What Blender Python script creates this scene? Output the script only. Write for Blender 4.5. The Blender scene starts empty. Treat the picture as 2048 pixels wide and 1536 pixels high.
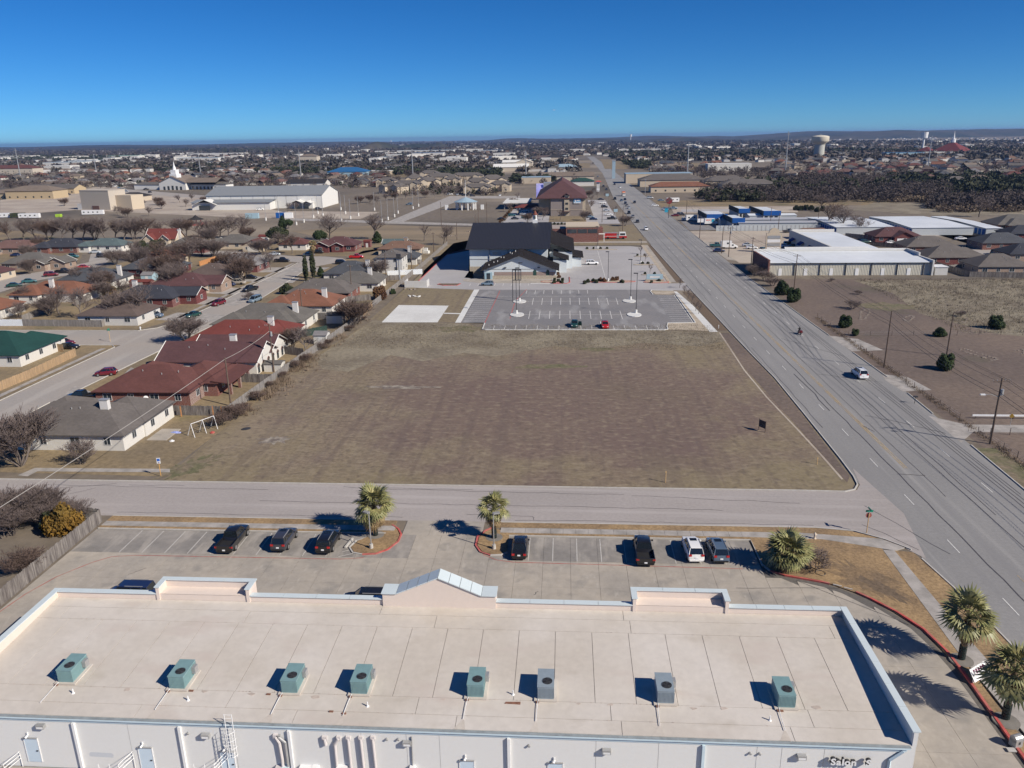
import bpy, math, random
import numpy as np
from mathutils import Vector, Matrix
R = math.radians
random.seed(7); rng = np.random.default_rng(7)
SC = bpy.context.scene
COL = SC.collection

# ------------------------------------------------------------------ camera
CAM_H = 45.0; FPX = 1559.0; PITCH = R(17.5); ROLL = R(0.9); YAW = R(4.0)
fwd_h = Vector((-math.sin(YAW), math.cos(YAW), 0)); right0 = Vector((math.cos(YAW), math.sin(YAW), 0))
fwd = fwd_h * math.cos(PITCH) + Vector((0, 0, -math.sin(PITCH)))
up0 = fwd_h * math.sin(PITCH) + Vector((0, 0, math.cos(PITCH)))
cx_ = right0 * math.cos(ROLL) - up0 * math.sin(ROLL)
cy_ = right0 * math.sin(ROLL) + up0 * math.cos(ROLL)
cam = bpy.data.cameras.new('camera'); cam.sensor_width = 36; cam.lens = FPX / 2048 * 36
cam.clip_start = 0.5; cam.clip_end = 60000
camo = bpy.data.objects.new('camera', cam); COL.objects.link(camo)
camo.matrix_world = Matrix(((cx_.x, cy_.x, -fwd.x, 0), (cx_.y, cy_.y, -fwd.y, 0), (cx_.z, cy_.z, -fwd.z, CAM_H), (0, 0, 0, 1)))
SC.camera = camo
def ray(px, py):
    return cx_ * ((px - 1024) / FPX) + cy_ * (-(py - 768) / FPX) + fwd
def Q(px, py, z=0.0):            # ground position seen at a photo pixel, for a surface at height z
    d = ray(px, py); k = (z - CAM_H) / d.z
    return d.x * k, d.y * k
def QW(px, py, y):               # position on an east-west wall plane
    d = ray(px, py); k = y / d.y
    return d.x * k, CAM_H + d.z * k
def pxpm(x, y, z=0.0):
    return FPX / (Vector((x, y, z - CAM_H)).dot(fwd))

# ------------------------------------------------------------------ light
SUN_EL = R(35.5); SUN_AZ = R(118)
w = bpy.data.worlds.new('World'); SC.world = w; w.use_nodes = True
nt = w.node_tree; bg = nt.nodes['Background']
sky = nt.nodes.new('ShaderNodeTexSky'); sky.sky_type = 'NISHITA'; sky.sun_disc = False
sky.sun_elevation = SUN_EL; sky.sun_rotation = SUN_AZ
sky.altitude = 300; sky.air_density = 0.6; sky.dust_density = 0.0; sky.ozone_density = 8.0
hs = nt.nodes.new('ShaderNodeHueSaturation'); hs.inputs['Saturation'].default_value = 1.16; nt.links.new(sky.outputs[0], hs.inputs['Color'])   # the clear deep blue of the day
ml = nt.nodes.new('ShaderNodeVectorMath'); ml.operation = 'MULTIPLY'; ml.inputs[1].default_value = (0.66, 1.0, 1.14); nt.links.new(hs.outputs[0], ml.inputs[0])
nt.links.new(ml.outputs[0], bg.inputs[0]); bg.inputs[1].default_value = 0.07
sl = bpy.data.lights.new('sun', 'SUN'); sl.energy = 5.0; sl.angle = R(0.53); sl.color = (1.0, 0.92, 0.80)
so = bpy.data.objects.new('sun', sl); COL.objects.link(so)
sd = Vector((math.sin(SUN_AZ) * math.cos(SUN_EL), math.cos(SUN_AZ) * math.cos(SUN_EL), math.sin(SUN_EL)))
so.rotation_euler = (-sd).to_track_quat('-Z', 'Y').to_euler(); so.location = (60, -30, 80)
SC.view_settings.view_transform = 'Standard'; SC.view_settings.look = 'None'
SC.view_settings.exposure = 0.2; SC.view_settings.gamma = 1.0; SC.view_settings.use_curve_mapping = False
SC.render.engine = 'CYCLES'
SC.cycles.max_bounces = 5; SC.cycles.diffuse_bounces = 2; SC.cycles.glossy_bounces = 2
SC.cycles.transparent_max_bounces = 8; SC.cycles.volume_bounces = 0; SC.cycles.transmission_bounces = 2
SC.cycles.use_denoising = True; SC.cycles.use_adaptive_sampling = True; SC.cycles.adaptive_threshold = 0.02
SC.cycles.caustics_reflective = False; SC.cycles.caustics_refractive = False

# ------------------------------------------------------------------ materials
MATS = {}
WORLD = {'concrete', 'sidewalk_concrete', 'concrete_grimy', 'dark_fence', 'weathered_fence', 'tan_fence'}
def coord(n, name):          # pieces that share a mesh take their pattern from world position
    return n.new('ShaderNodeNewGeometry').outputs['Position'] if name in WORLD else n.new('ShaderNodeTexCoord').outputs['Object']
def mat(name, col, rough=0.85, var=0.12, scale=1.0, col2=None, scale2=None, bump=0.0, metal=0.0, stretch=None, detail=6.0, spec=0.3, sharp=0.5):
    """noise-varied surface: colour varies by +-var, and blends towards col2 in large patches"""
    if name in MATS: return MATS[name]
    m = bpy.data.materials.new(name); m.use_nodes = True; n = m.node_tree.nodes; l = m.node_tree.links
    b = n['Principled BSDF']; b.inputs['Roughness'].default_value = rough; b.inputs['Metallic'].default_value = metal
    b.inputs['Specular IOR Level'].default_value = spec
    vec = coord(n, name)
    if stretch:
        mp = n.new('ShaderNodeMapping'); mp.inputs['Scale'].default_value = stretch; l.new(vec, mp.inputs[0]); svec = mp.outputs[0]
    else: svec = vec
    t = n.new('ShaderNodeTexNoise'); t.inputs['Scale'].default_value = scale; t.inputs['Detail'].default_value = detail
    t.inputs['Roughness'].default_value = 0.65; l.new(svec, t.inputs[0])
    base = n.new('ShaderNodeRGB'); base.outputs[0].default_value = (*col, 1); cur = base.outputs[0]
    if col2:
        t2 = n.new('ShaderNodeTexNoise'); t2.inputs['Scale'].default_value = scale2 or scale * 0.1; t2.inputs['Detail'].default_value = 5
        l.new(svec if stretch else vec, t2.inputs[0])
        r2 = n.new('ShaderNodeMapRange'); r2.inputs['From Min'].default_value = 0.5 - sharp * 0.25; r2.inputs['From Max'].default_value = 0.5 + sharp * 0.25
        l.new(t2.outputs[0], r2.inputs[0])
        mx = n.new('ShaderNodeMix'); mx.data_type = 'RGBA'; l.new(r2.outputs[0], mx.inputs[0]); l.new(cur, mx.inputs[6])
        mx.inputs[7].default_value = (*col2, 1); cur = mx.outputs[2]
    mr = n.new('ShaderNodeMapRange'); mr.inputs['From Min'].default_value = 0.3; mr.inputs['From Max'].default_value = 0.7
    mr.inputs['To Min'].default_value = 1 - var; mr.inputs['To Max'].default_value = 1 + var; l.new(t.outputs[0], mr.inputs[0])
    vm = n.new('ShaderNodeVectorMath'); vm.operation = 'SCALE'; l.new(cur, vm.inputs[0]); l.new(mr.outputs[0], vm.inputs['Scale'])
    l.new(vm.outputs[0], b.inputs['Base Color'])
    if bump:
        bp = n.new('ShaderNodeBump'); bp.inputs['Strength'].default_value = min(1, bump * 4); bp.inputs['Distance'].default_value = bump
        l.new(t.outputs[0], bp.inputs['Height']); l.new(bp.outputs[0], b.inputs['Normal'])
    MATS[name] = m; return m
def paint(name, col, rough=0.3, metal=0.0, coat=0.6):
    if name in MATS: return MATS[name]
    m = mat(name, col, rough=rough, var=0.03, scale=3, metal=metal, spec=0.5)
    m.node_tree.nodes['Principled BSDF'].inputs['Coat Weight'].default_value = coat
    m.node_tree.nodes['Principled BSDF'].inputs['Coat Roughness'].default_value = 0.08
    return m
def layer(m, col, scale, lo, hi, stretch=None, bump=0, detail=4, offs=(0, 0, 0), amt=1.0, waves=False):
    """blends another patchy colour over an existing mat()"""
    n = m.node_tree.nodes; l = m.node_tree.links; b = n['Principled BSDF']
    src = b.inputs['Base Color'].links[0].from_socket
    mp = n.new('ShaderNodeMapping'); l.new(coord(n, m.name), mp.inputs[0])
    mp.inputs['Location'].default_value = offs
    if stretch: mp.inputs['Scale'].default_value = stretch
    t = n.new('ShaderNodeTexWave' if waves else 'ShaderNodeTexNoise'); t.inputs['Scale'].default_value = scale; t.inputs['Detail'].default_value = detail
    if waves: t.inputs['Distortion'].default_value = 1.5
    l.new(mp.outputs[0], t.inputs[0])
    r = n.new('ShaderNodeMapRange'); r.inputs['From Min'].default_value = lo; r.inputs['From Max'].default_value = hi
    r.inputs['To Max'].default_value = amt
    l.new(t.outputs['Fac' if not waves else 'Fac'], r.inputs[0])
    mx = n.new('ShaderNodeMix'); mx.data_type = 'RGBA'; l.new(r.outputs[0], mx.inputs[0]); l.new(src, mx.inputs[6])
    mx.inputs[7].default_value = (*col, 1); l.new(mx.outputs[2], b.inputs['Base Color'])
    return m

# ------------------------------------------------------------------ mesh helpers
def tag(o, label=None, cat=None, group=None, kind=None):
    if label: o['label'] = label
    if cat: o['category'] = cat
    if group: o['group'] = group
    if kind: o['kind'] = kind
    return o
def empty(name, loc=(0, 0, 0), rz=0.0, label=None, cat=None, group=None, kind=None):
    o = bpy.data.objects.new(name, None); COL.objects.link(o); o.location = loc; o.rotation_euler = (0, 0, rz)
    o.empty_display_size = 0.5
    return tag(o, label, cat, group, kind)
class MB:
    def __init__(s, mx=None): s.v = []; s.f = []; s.m = []; s.mx = mx
    def add(s, vs, fs, m=0):
        k = len(s.v)
        if s.mx is not None: vs = [tuple(s.mx @ Vector(p)) for p in vs]
        s.v += [tuple(p) for p in vs]
        s.f += [tuple(i + k for i in f) for f in fs]; s.m += [m] * len(fs)
        return s
    def box(s, x0, x1, y0, y1, z0, z1, m=0):
        return s.add([(x0, y0, z0), (x1, y0, z0), (x1, y1, z0), (x0, y1, z0), (x0, y0, z1), (x1, y0, z1), (x1, y1, z1), (x0, y1, z1)],
                     [(0, 3, 2, 1), (4, 5, 6, 7), (0, 1, 5, 4), (1, 2, 6, 5), (2, 3, 7, 6), (3, 0, 4, 7)], m)
    def prism(s, poly, z0, z1, m=0, mt=None):
        n = len(poly)
        if sum(poly[i][0] * poly[(i + 1) % n][1] - poly[(i + 1) % n][0] * poly[i][1] for i in range(n)) < 0: poly = poly[::-1]
        k = [(x, y, z0) for x, y in poly] + [(x, y, z1) for x, y in poly]
        s.add(k, [(i, (i + 1) % n, n + (i + 1) % n, n + i) for i in range(n)], m)
        s.add(k, [tuple(range(n, 2 * n)), tuple(range(n - 1, -1, -1))], m if mt is None else mt)
        return s
    def cyl(s, p0, p1, r0, r1=None, n=8, m=0, cap=True):
        r1 = r0 if r1 is None else r1
        a, b = Vector(p0), Vector(p1); d = (b - a)
        if d.length < 1e-9: return s
        d.normalize(); u = d.cross(Vector((0, 0, 1)))
        if u.length < 1e-3: u = Vector((1, 0, 0))
        u.normalize(); v = d.cross(u)
        vs = []
        for c, r in ((a, r0), (b, r1)):
            for i in range(n):
                t = 2 * math.pi * i / n; vs.append(tuple(c + (u * math.cos(t) + v * math.sin(t)) * r))
        fs = [(i, (i + 1) % n, n + (i + 1) % n, n + i) for i in range(n)]
        if cap: fs += [tuple(range(n - 1, -1, -1)), tuple(range(n, 2 * n))]
        return s.add(vs, fs, m)
    def tube(s, pts, r, n=5, m=0):
        for a, b in zip(pts, pts[1:]): s.cyl(a, b, r, r, n, m, True)
        return s
    def loft(s, rings, m=0, close=True):
        n = len(rings[0]); vs = [p for r in rings for p in r]; fs = []
        for j in range(len(rings) - 1):
            for i in range(n): fs.append((j * n + i, j * n + (i + 1) % n, (j + 1) * n + (i + 1) % n, (j + 1) * n + i))
        if close: fs += [tuple(range(n - 1, -1, -1)), tuple(range((len(rings) - 1) * n, len(rings) * n))]
        return s.add(vs, fs, m)
    def mesh(s, name, mats, smooth=False):
        me = bpy.data.meshes.new(name); me.from_pydata(s.v, [], s.f)
        if not isinstance(mats, (list, tuple)): mats = [mats]
        for q in mats: me.materials.append(q)
        if len(mats) > 1: me.polygons.foreach_set('material_index', s.m)
        if smooth:
            me.polygons.foreach_set('use_smooth', [True] * len(me.polygons))
            try: me.set_sharp_from_angle(angle=R(38))
            except Exception: pass
        me.update(); return me
    def build(s, name, mats, parent=None, loc=None, rz=None, smooth=False, **k):
        return link(name, s.mesh(name, mats, smooth), parent, loc, rz, **k)
def link(name, me, parent=None, loc=None, rz=None, label=None, cat=None, group=None, kind=None, scale=None):
    o = bpy.data.objects.new(name, me); COL.objects.link(o)
    if parent is not None: o.parent = parent
    if loc is not None: o.location = loc
    if rz is not None: o.rotation_euler = (0, 0, rz)
    if scale is not None: o.scale = scale
    return tag(o, label, cat, group, kind)
def npmesh(name, V, F, mats, mi=None):
    """big mesh from numpy arrays; F is (n,3) or (n,4)"""
    V = np.asarray(V, np.float32); F = np.asarray(F, np.int32); k = F.shape[1]
    me = bpy.data.meshes.new(name); me.vertices.add(len(V)); me.vertices.foreach_set('co', V.ravel())
    me.loops.add(F.size); me.loops.foreach_set('vertex_index', F.ravel())
    me.polygons.add(len(F)); me.polygons.foreach_set('loop_start', np.arange(0, F.size, k, dtype=np.int32))
    if not isinstance(mats, (list, tuple)): mats = [mats]
    for q in mats: me.materials.append(q)
    if mi is not None: me.polygons.foreach_set('material_index', np.asarray(mi, np.int32))
    me.update(calc_edges=True); return me
def kids(o): return CH.get(o.name, [])
CH = {}
def copy_tree(src, children, loc, rz=None, scale=None, label=None, group=None):
    """copy a thing (an empty) and its parts; children = [(child, [grandchildren])]"""
    r = src.copy(); COL.objects.link(r); r.location = loc
    if rz is not None: r.rotation_euler = (0, 0, rz)
    if scale is not None: r.scale = scale
    if label: r['label'] = label
    if group: r['group'] = group
    for ch, gs in children:
        c = ch.copy(); COL.objects.link(c); c.parent = r
        for g in gs:
            d = g.copy(); COL.objects.link(d); d.parent = c
    return r
def strip(pts, w, z=0.0):
    """flat ribbon polygon pieces along a polyline"""
    mb = MB(); P = [Vector((p[0], p[1])) for p in pts]; L = []; Rr = []
    for i, p in enumerate(P):
        a = P[max(0, i - 1)]; b = P[min(len(P) - 1, i + 1)]; d = (b - a).normalized(); nrm = Vector((-d.y, d.x)) * w / 2
        L.append(p + nrm); Rr.append(p - nrm)
    n = len(P)
    mb.add([(q.x, q.y, z) for q in Rr] + [(q.x, q.y, z) for q in L], [(i, i + 1, n + i + 1, n + i) for i in range(n - 1)])
    return mb
def bar(mb, pts, w, z0, z1, m=0):
    """solid kerb-like bar following a polyline, offset to both sides by w/2"""
    s = strip(pts, w); n = len(pts); k = s.v
    ring = [[(k[i][0], k[i][1], z0), (k[n + i][0], k[n + i][1], z0), (k[n + i][0], k[n + i][1], z1), (k[i][0], k[i][1], z1)] for i in range(n)]
    mb.loft(ring, m); return mb
def arc(cx, cy, r, a0, a1, n=8):
    return [(cx + r * math.cos(R(a0 + (a1 - a0) * i / n)), cy + r * math.sin(R(a0 + (a1 - a0) * i / n))) for i in range(n + 1)]

# ================================================================== SETTING
# --- ground colours (real base colours)
m_ground = mat('dry_land', (0.20, 0.165, 0.125), var=0.25, scale=0.35, col2=(0.155, 0.13, 0.105), scale2=0.012, bump=0.03, sharp=0.8)
layer(m_ground, (0.32, 0.265, 0.20), 0.006, 0.53, 0.64, amt=0.85)
layer(m_ground, (0.07, 0.065, 0.055), 0.0035, 0.52, 0.60, offs=(40, 90, 0), amt=0.7)
m_field = mat('bare_field', (0.20, 0.156, 0.114), var=0.38, scale=1.6, col2=(0.235, 0.185, 0.13), scale2=0.03, bump=0.06, sharp=1.0, detail=8)
layer(m_field, (0.16, 0.116, 0.10), 0.05, 0.50, 0.62, amt=0.5, offs=(3, 0, 0))
layer(m_field, (0.145, 0.115, 0.10), 0.9, 0.52, 0.62, stretch=(0.9, 0.04, 1), amt=0.35)
layer(m_field, (0.24, 0.20, 0.15), 1.4, 0.56, 0.66, stretch=(0.5, 1.0, 1), amt=0.5)
layer(m_field, (0.175, 0.155, 0.09), 0.04, 0.53, 0.66, offs=(7, 3, 0), amt=0.45)
layer(m_field, (0.28, 0.225, 0.16), 0.03, 0.54, 0.66, offs=(1, 8, 0), amt=0.5)
layer(m_field, (0.33, 0.275, 0.20), 0.5, 0.58, 0.70, stretch=(.5, 1.2, 1), offs=(9, 2, 0), amt=0.4)
layer(m_field, (0.10, 0.078, 0.066), 0.9, 0.60, 0.72, offs=(4, 6, 0), amt=0.45)
layer(m_field, (0.27, 0.235, 0.18), 0.9, 0.66, 0.72, offs=(2, 3, 0), amt=0.5)
def zone(m, col, cx, cy, rx_, ry_, amt, inner=True, lo=.75, hi=1.25):
    # a soil colour that holds inside (or outside) a ragged oval of the ground
    n = m.node_tree.nodes; l = m.node_tree.links; b = n['Principled BSDF']; src = b.inputs['Base Color'].links[0].from_socket
    g = n.new('ShaderNodeTexCoord'); mp = n.new('ShaderNodeMapping'); mp.inputs['Location'].default_value = (-cx / rx_, -cy / ry_, 0); mp.inputs['Scale'].default_value = (1 / rx_, 1 / ry_, 0); l.new(g.outputs['Object'], mp.inputs[0])
    ln = n.new('ShaderNodeVectorMath'); ln.operation = 'LENGTH'; l.new(mp.outputs[0], ln.inputs[0]); t = n.new('ShaderNodeTexNoise'); t.inputs['Scale'].default_value = .09; t.inputs['Detail'].default_value = 8; l.new(g.outputs['Object'], t.inputs[0])
    ma = n.new('ShaderNodeMath'); ma.operation = 'MULTIPLY_ADD'; ma.inputs[1].default_value = 1.6; l.new(t.outputs[0], ma.inputs[0]); l.new(ln.outputs['Value'], ma.inputs[2])
    r = n.new('ShaderNodeMapRange'); r.inputs['From Min'].default_value = lo + .8; r.inputs['From Max'].default_value = hi + .8; r.inputs['To Min'].default_value = amt if inner else 0; r.inputs['To Max'].default_value = 0 if inner else amt; l.new(ma.outputs[0], r.inputs[0])
    mx = n.new('ShaderNodeMix'); mx.data_type = 'RGBA'; l.new(r.outputs[0], mx.inputs[0]); l.new(src, mx.inputs[6]); mx.inputs[7].default_value = (*col, 1); l.new(mx.outputs[2], b.inputs['Base Color'])
zone(m_field, (0.145, 0.098, 0.088), 2, 131, 36, 30, .6)
zone(m_field, (0.225, 0.185, 0.105), -6, 136, 50, 38, .55, inner=False)
layer(m_field, (0.30, 0.245, 0.175), 1.1, 0.52, 0.66, stretch=(.6, 1, 1), offs=(2, 7, 0), amt=.5, detail=8)
layer(m_field, (0.095, 0.072, 0.062), 0.8, 0.54, 0.68, offs=(8, 1, 0), amt=.5, detail=8)
layer(m_field, (0.12, 0.09, 0.08), 0.5, 0.54, 0.64, stretch=(1, .03, 1), offs=(5, 0, 0), amt=.3)
m_straw = mat('pale_straw_grass', (0.26, 0.225, 0.165), var=0.3, scale=1.2, col2=(0.18, 0.15, 0.11), scale2=0.10, bump=0.08)
layer(m_straw, (0.35, 0.31, 0.24), 0.8, 0.6, 0.7, amt=0.6)
m_yard = mat('dormant_lawn', (0.27, 0.205, 0.12), var=0.25, scale=1.2, col2=(0.19, 0.15, 0.10), scale2=0.06, bump=0.03)
layer(m_yard, (0.11, 0.115, 0.05), 0.05, 0.60, 0.68, offs=(11, 5, 0), amt=0.6)
m_verge = mat('dead_lawn', (0.33, 0.225, 0.12), var=0.35, scale=3.6, col2=(0.24, 0.165, 0.095), scale2=0.25, bump=0.05)
m_verge_dark = mat('dead_lawn_dark', (0.15, 0.11, 0.075), var=0.35, scale=3.5, bump=0.05)
m_right = mat('pasture', (0.19, 0.145, 0.115), var=0.25, scale=1.1, col2=(0.135, 0.105, 0.09), scale2=0.03, bump=0.06)
layer(m_right, (0.115, 0.11, 0.06), 0.03, 0.60, 0.70, amt=0.5)
layer(m_right, (0.25, 0.21, 0.155), 1.0, 0.62, 0.72, amt=0.6)
m_asph = mat('road_asphalt', (0.285, 0.277, 0.27), rough=0.8, var=0.10, scale=2.5, col2=(0.24, 0.234, 0.23), scale2=0.03, bump=0.004, detail=9)
layer(m_asph, (0.22, 0.215, 0.215), 0.35, 0.5, 0.64, stretch=(1.6, 0.02, 1), amt=0.55)
layer(m_asph, (0.40, 0.385, 0.365), 0.5, 0.6, 0.70, stretch=(1.0, 0.03, 1), amt=0.4)
m_side = mat('side_asphalt', (0.37, 0.335, 0.32), rough=0.85, var=0.09, scale=2.5, col2=(0.325, 0.295, 0.28), scale2=0.05, bump=0.004)
layer(m_side, (0.44, 0.405, 0.39), 0.4, 0.55, 0.66, stretch=(0.06, 1.3, 1), amt=0.5)
layer(m_side, (0.31, 0.295, 0.295), 0.4, 0.6, 0.7, stretch=(0.05, 1.0, 1), offs=(4, 9, 0), amt=0.5)
m_resid = mat('residential_asphalt', (0.36, 0.32, 0.285), rough=0.9, var=0.08, scale=1.5, col2=(0.33, 0.305, 0.285), scale2=0.05)
layer(m_resid, (0.44, 0.41, 0.375), 0.3, 0.55, 0.7, stretch=(1, 0.08, 1), amt=0.5)
m_lot = mat('lot_asphalt', (0.225, 0.215, 0.215), rough=0.85, var=0.1, scale=1.2, col2=(0.195, 0.19, 0.195), scale2=0.08)
layer(m_lot, (0.35, 0.345, 0.345), 0.22, 0.56, 0.68, stretch=(1, 0.3, 1), amt=0.55)
m_pale_lot = mat('pale_lot', (0.40, 0.385, 0.385), rough=0.85, var=0.07, scale=1.0, col2=(0.35, 0.335, 0.335), scale2=0.05)
m_conc = mat('concrete', (0.41, 0.365, 0.31), rough=0.9, var=0.10, scale=1.1, col2=(0.33, 0.30, 0.265), scale2=0.16, bump=0.004)
layer(m_conc, (0.25, 0.235, 0.215), 0.35, 0.56, 0.68, offs=(3, 8, 0), amt=0.7)
layer(m_conc, (0.46, 0.42, 0.37), 1.6, 0.60, 0.70, stretch=(1, 0.35, 1), amt=0.5)
m_joint = mat('joint', (0.13, 0.12, 0.11), var=0.2, scale=3)
m_walk = mat('sidewalk_concrete', (0.40, 0.37, 0.345), rough=0.9, var=0.15, scale=0.9, col2=(0.29, 0.27, 0.25), scale2=0.5)
m_white_conc = mat('new_concrete', (0.66, 0.66, 0.64), rough=0.85, var=0.06, scale=0.8, col2=(0.58, 0.575, 0.555), scale2=0.12)
m_curb = mat('curb_concrete', (0.47, 0.45, 0.42), rough=0.9, var=0.12, scale=1.2)
m_red = mat('red_curb_paint', (0.52, 0.09, 0.08), rough=0.6, var=0.25, scale=1.6, col2=(0.42, 0.14, 0.12), scale2=0.5)
m_redline = mat('faded_red_line', (0.36, 0.10, 0.09), rough=0.8, var=0.3, scale=2.0, col2=(0.38, 0.2, 0.17), scale2=0.6)
m_white = mat('white_line_paint', (0.62, 0.61, 0.58), rough=0.7, var=0.25, scale=2.5)
m_worn = mat('worn_white_paint', (0.50, 0.48, 0.45), rough=0.8, var=0.2, scale=1.2)
m_yellow = mat('yellow_line_paint', (0.50, 0.33, 0.10), rough=0.7, var=0.3, scale=1.5, col2=(0.37, 0.31, 0.24), scale2=0.3)
m_tar = mat('tar', (0.085, 0.08, 0.085), rough=0.6, var=0.3, scale=1.0)
m_oil = mat('oil_stain', (0.2, 0.185, 0.165), rough=0.7, var=0.2, scale=1.0)
m_gravel = mat('gravel', (0.47, 0.40, 0.31), var=0.3, scale=4, col2=(0.38, 0.32, 0.25), scale2=0.5, bump=0.05)
m_dirt = mat('caliche_dirt', (0.45, 0.39, 0.32), var=0.12, scale=0.5, col2=(0.36, 0.30, 0.25), scale2=0.05)
m_hill = mat('wooded_hill', (0.022, 0.030, 0.022), var=0.5, scale=0.02, col2=(0.07, 0.06, 0.045), scale2=0.003)

# --- the land: one sheet out to the horizon, finer towards the camera
def land():
    a = [-26000, -16000, -9000, -5000, -3000, -1800, -1000, -600, -300, -150, 0, 150, 300, 600, 1000, 1800, 3000, 5000, 9000, 16000, 26000]
    b = [-600, -200, -60, 0, 100, 200, 400, 700, 1100, 1700, 2600, 4000, 6500, 10000, 16000, 26000]
    V = [(x, y, 0) for y in b for x in a]; n = len(a)
    F = [(j * n + i, j * n + i + 1, (j + 1) * n + i + 1, (j + 1) * n + i) for j in range(len(b) - 1) for i in range(n - 1)]
    link('ground', npmesh('ground', V, F, m_ground), kind='structure')
land()
def hill(name, x0, x1, y0, depth, h, seed, mt=m_hill, n=90):
    r = random.Random(seed); ph = [(r.uniform(2, 9), r.uniform(0, 6.3), r.uniform(.3, 1)) for _ in range(6)]
    V = []; F = []; K = 7
    for j in range(K):
        t = j / (K - 1); prof = math.sin(math.pi * min(1, t * 1.0)) ** 0.8
        for i in range(n + 1):
            s = i / n; env = min(1, s * 6, (1 - s) * 6)
            e = 0.72 + 0.28 * sum(a * math.sin(f * 3.1 * s + p + j * .4) for f, p, a in ph) / 3
            V.append((x0 + (x1 - x0) * s, y0 + depth * t + 300 * math.sin(4 * s + seed), max(-3, h * prof * env * e - 2) + (r.uniform(0, h * .05) if 0 < j < K - 1 else 0)))
    for j in range(K - 1):
        for i in range(n): F.append((j * (n + 1) + i, j * (n + 1) + i + 1, (j + 1) * (n + 1) + i + 1, (j + 1) * (n + 1) + i))
    link(name, npmesh(name, V, F, mt), kind='structure')
hill('hill', 1300, 9500, 8200, 2400, 76, 3)
hill('hill.001', 1500, 5200, 6300, 1500, 66, 5)
hill('hill.002', -1500, 2600, 9500, 2600, 52, 8)
hill('hill.003', -1000, -640, 3900, 500, 38, 11, n=40)
hill('hill.004', -9500, -1200, 8800, 2600, 48, 14)
hill('hill.005', -7000, -1800, 5600, 1500, 30, 17)
hill('hill.006', -400, 1500, 6000, 1200, 34, 21)

def sheet(name, poly, z, mt, parent=None, kind='structure'):
    n = len(poly)
    if sum(poly[i][0] * poly[(i + 1) % n][1] - poly[(i + 1) % n][0] * poly[i][1] for i in range(n)) < 0: poly = poly[::-1]
    return MB().add([(x, y, z) for x, y in poly], [tuple(range(n))]).build(name, mt, parent, kind=kind if parent is None else None)
def px(l, z=0.0): return [Q(a, b, z) for a, b in l]
def rect(x0, x1, y0, y1): return [(x0, y0), (x1, y0), (x1, y1), (x0, y1)]

# --- main road
RL = [(43.5, 10), (41.9, 40), (40.8, 62), (40.5, 75), (39.8, 81.2), (39.9, 98), (40.3, 107), (40.7, 127), (41.0, 147), (40.4, 166), (40.0, 186), (39.6, 196), (38.7, 251), (37.6, 343), (37.2, 600), (43, 820), (49, 1071), (52, 1500), (52, 1950)]
RR = [(58.6, 10), (59, 40), (59.5, 70), (60, 97), (61, 120), (61.9, 146), (61.2, 187), (60.2, 256), (60.8, 359), (62.6, 595), (64, 800), (65.8, 1071), (67.5, 1500), (68, 1950)]
def rx(line, y):
    for (a, b), (c, d) in zip(line, line[1:]):
        if b <= y <= d: return a + (c - a) * (y - b) / (d - b)
    return line[-1][0]
road = MB()
ys = [10, 25, 40, 62, 80, 98, 120, 146, 187, 230, 256, 330, 420, 520, 600, 700, 820, 950, 1071, 1300, 1500, 1950]
road.add([(rx(RL, y) - .3, y, .02) for y in ys] + [(rx(RR, y) + .3, y, .02) for y in ys], [(i, len(ys) + i, len(ys) + i + 1, i + 1) for i in range(len(ys) - 1)])
ROAD = road.build('main_road', m_asph, kind='structure')
side = [(-330, 85.9), (-19.5, 85.9), (-9.5, 85.9), (30, 85.9), (34.5, 85.2), (38.2, 82.2), (40, 79), (42, 90), (40.6, 104), (39.7, 98.5), (38.7, 96.7), (37, 95.95), (32, 96.1), (-330, 96.2)]
SIDE = sheet('side_street', side, .028, m_side)
# lane markings
mk = MB()
for x in (47.75, 48.1):
    for y0 in range(104, 600, 20):
        mk.add([(x - .06, y0, .034), (x + .06, y0, .034), (x + .06, y0 + 20, .034), (x - .06, y0 + 20, .034)], [(0, 1, 2, 3)])
for x in (48.3,): 
    mk.add([(x - .06, 30, .034), (x + .06, 30, .034), (x - .2, 76, .034), (x - .3, 76, .034)], [(0, 1, 2, 3)])
mk.build('centre_line', m_yellow, ROAD)
dash = MB().box(-.06, .06, -1.5, 1.5, .0, .004).mesh('lane_dash', m_white)
for k in range(26):
    for x, off in ((44.25, 0), (55.85, 4)):
        y = 34 + off + k * 12.0
        if 83 < y < 84: continue
        link('lane_dash', dash, ROAD, (x - (.25 if y > 160 else 0), y, .032))
# tar seams, cracks on both roads
def squig(x0, y0, x1, y1, n, amp, w=.09, seed=0, z=.037):
    r = random.Random(seed); pts = []
    for i in range(n + 1):
        t = i / n; pts.append((x0 + (x1 - x0) * t + r.uniform(-amp, amp), y0 + (y1 - y0) * t + r.uniform(-amp, amp)))
    return strip(pts, w, z)
tar = MB()
def addmb(a, b): a.add(b.v, b.f, 0)
for i, (x, y0, y1, am, ww) in enumerate([(46.1, 60, 210, .12, .12), (49.3, 95, 330, .05, .06), (52.0, 70, 300, .06, .07), (53.0, 90, 280, .10, .07), (57.4, 70, 420, .05, .08), (58.0, 80, 300, .04, .08), (58.6, 75, 420, .04, .07), (59.1, 96, 220, .03, .07), (45.2, 128, 150, .2, .14), (41.4, 120, 170, .1, .08), (51, 240, 420, .15, .12), (40.6, 150, 400, .1, .08), (47, 200, 420, .1, .1), (54.4, 180, 520, .1, .1), (56.3, 200, 620, .1, .1), (43, 230, 600, .12, .1)]):
    addmb(tar, squig(x, y0, x + (.3 if y1 > 300 else 0), y1, int((y1 - y0) / 3), am, ww * 1.2, i))
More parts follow.
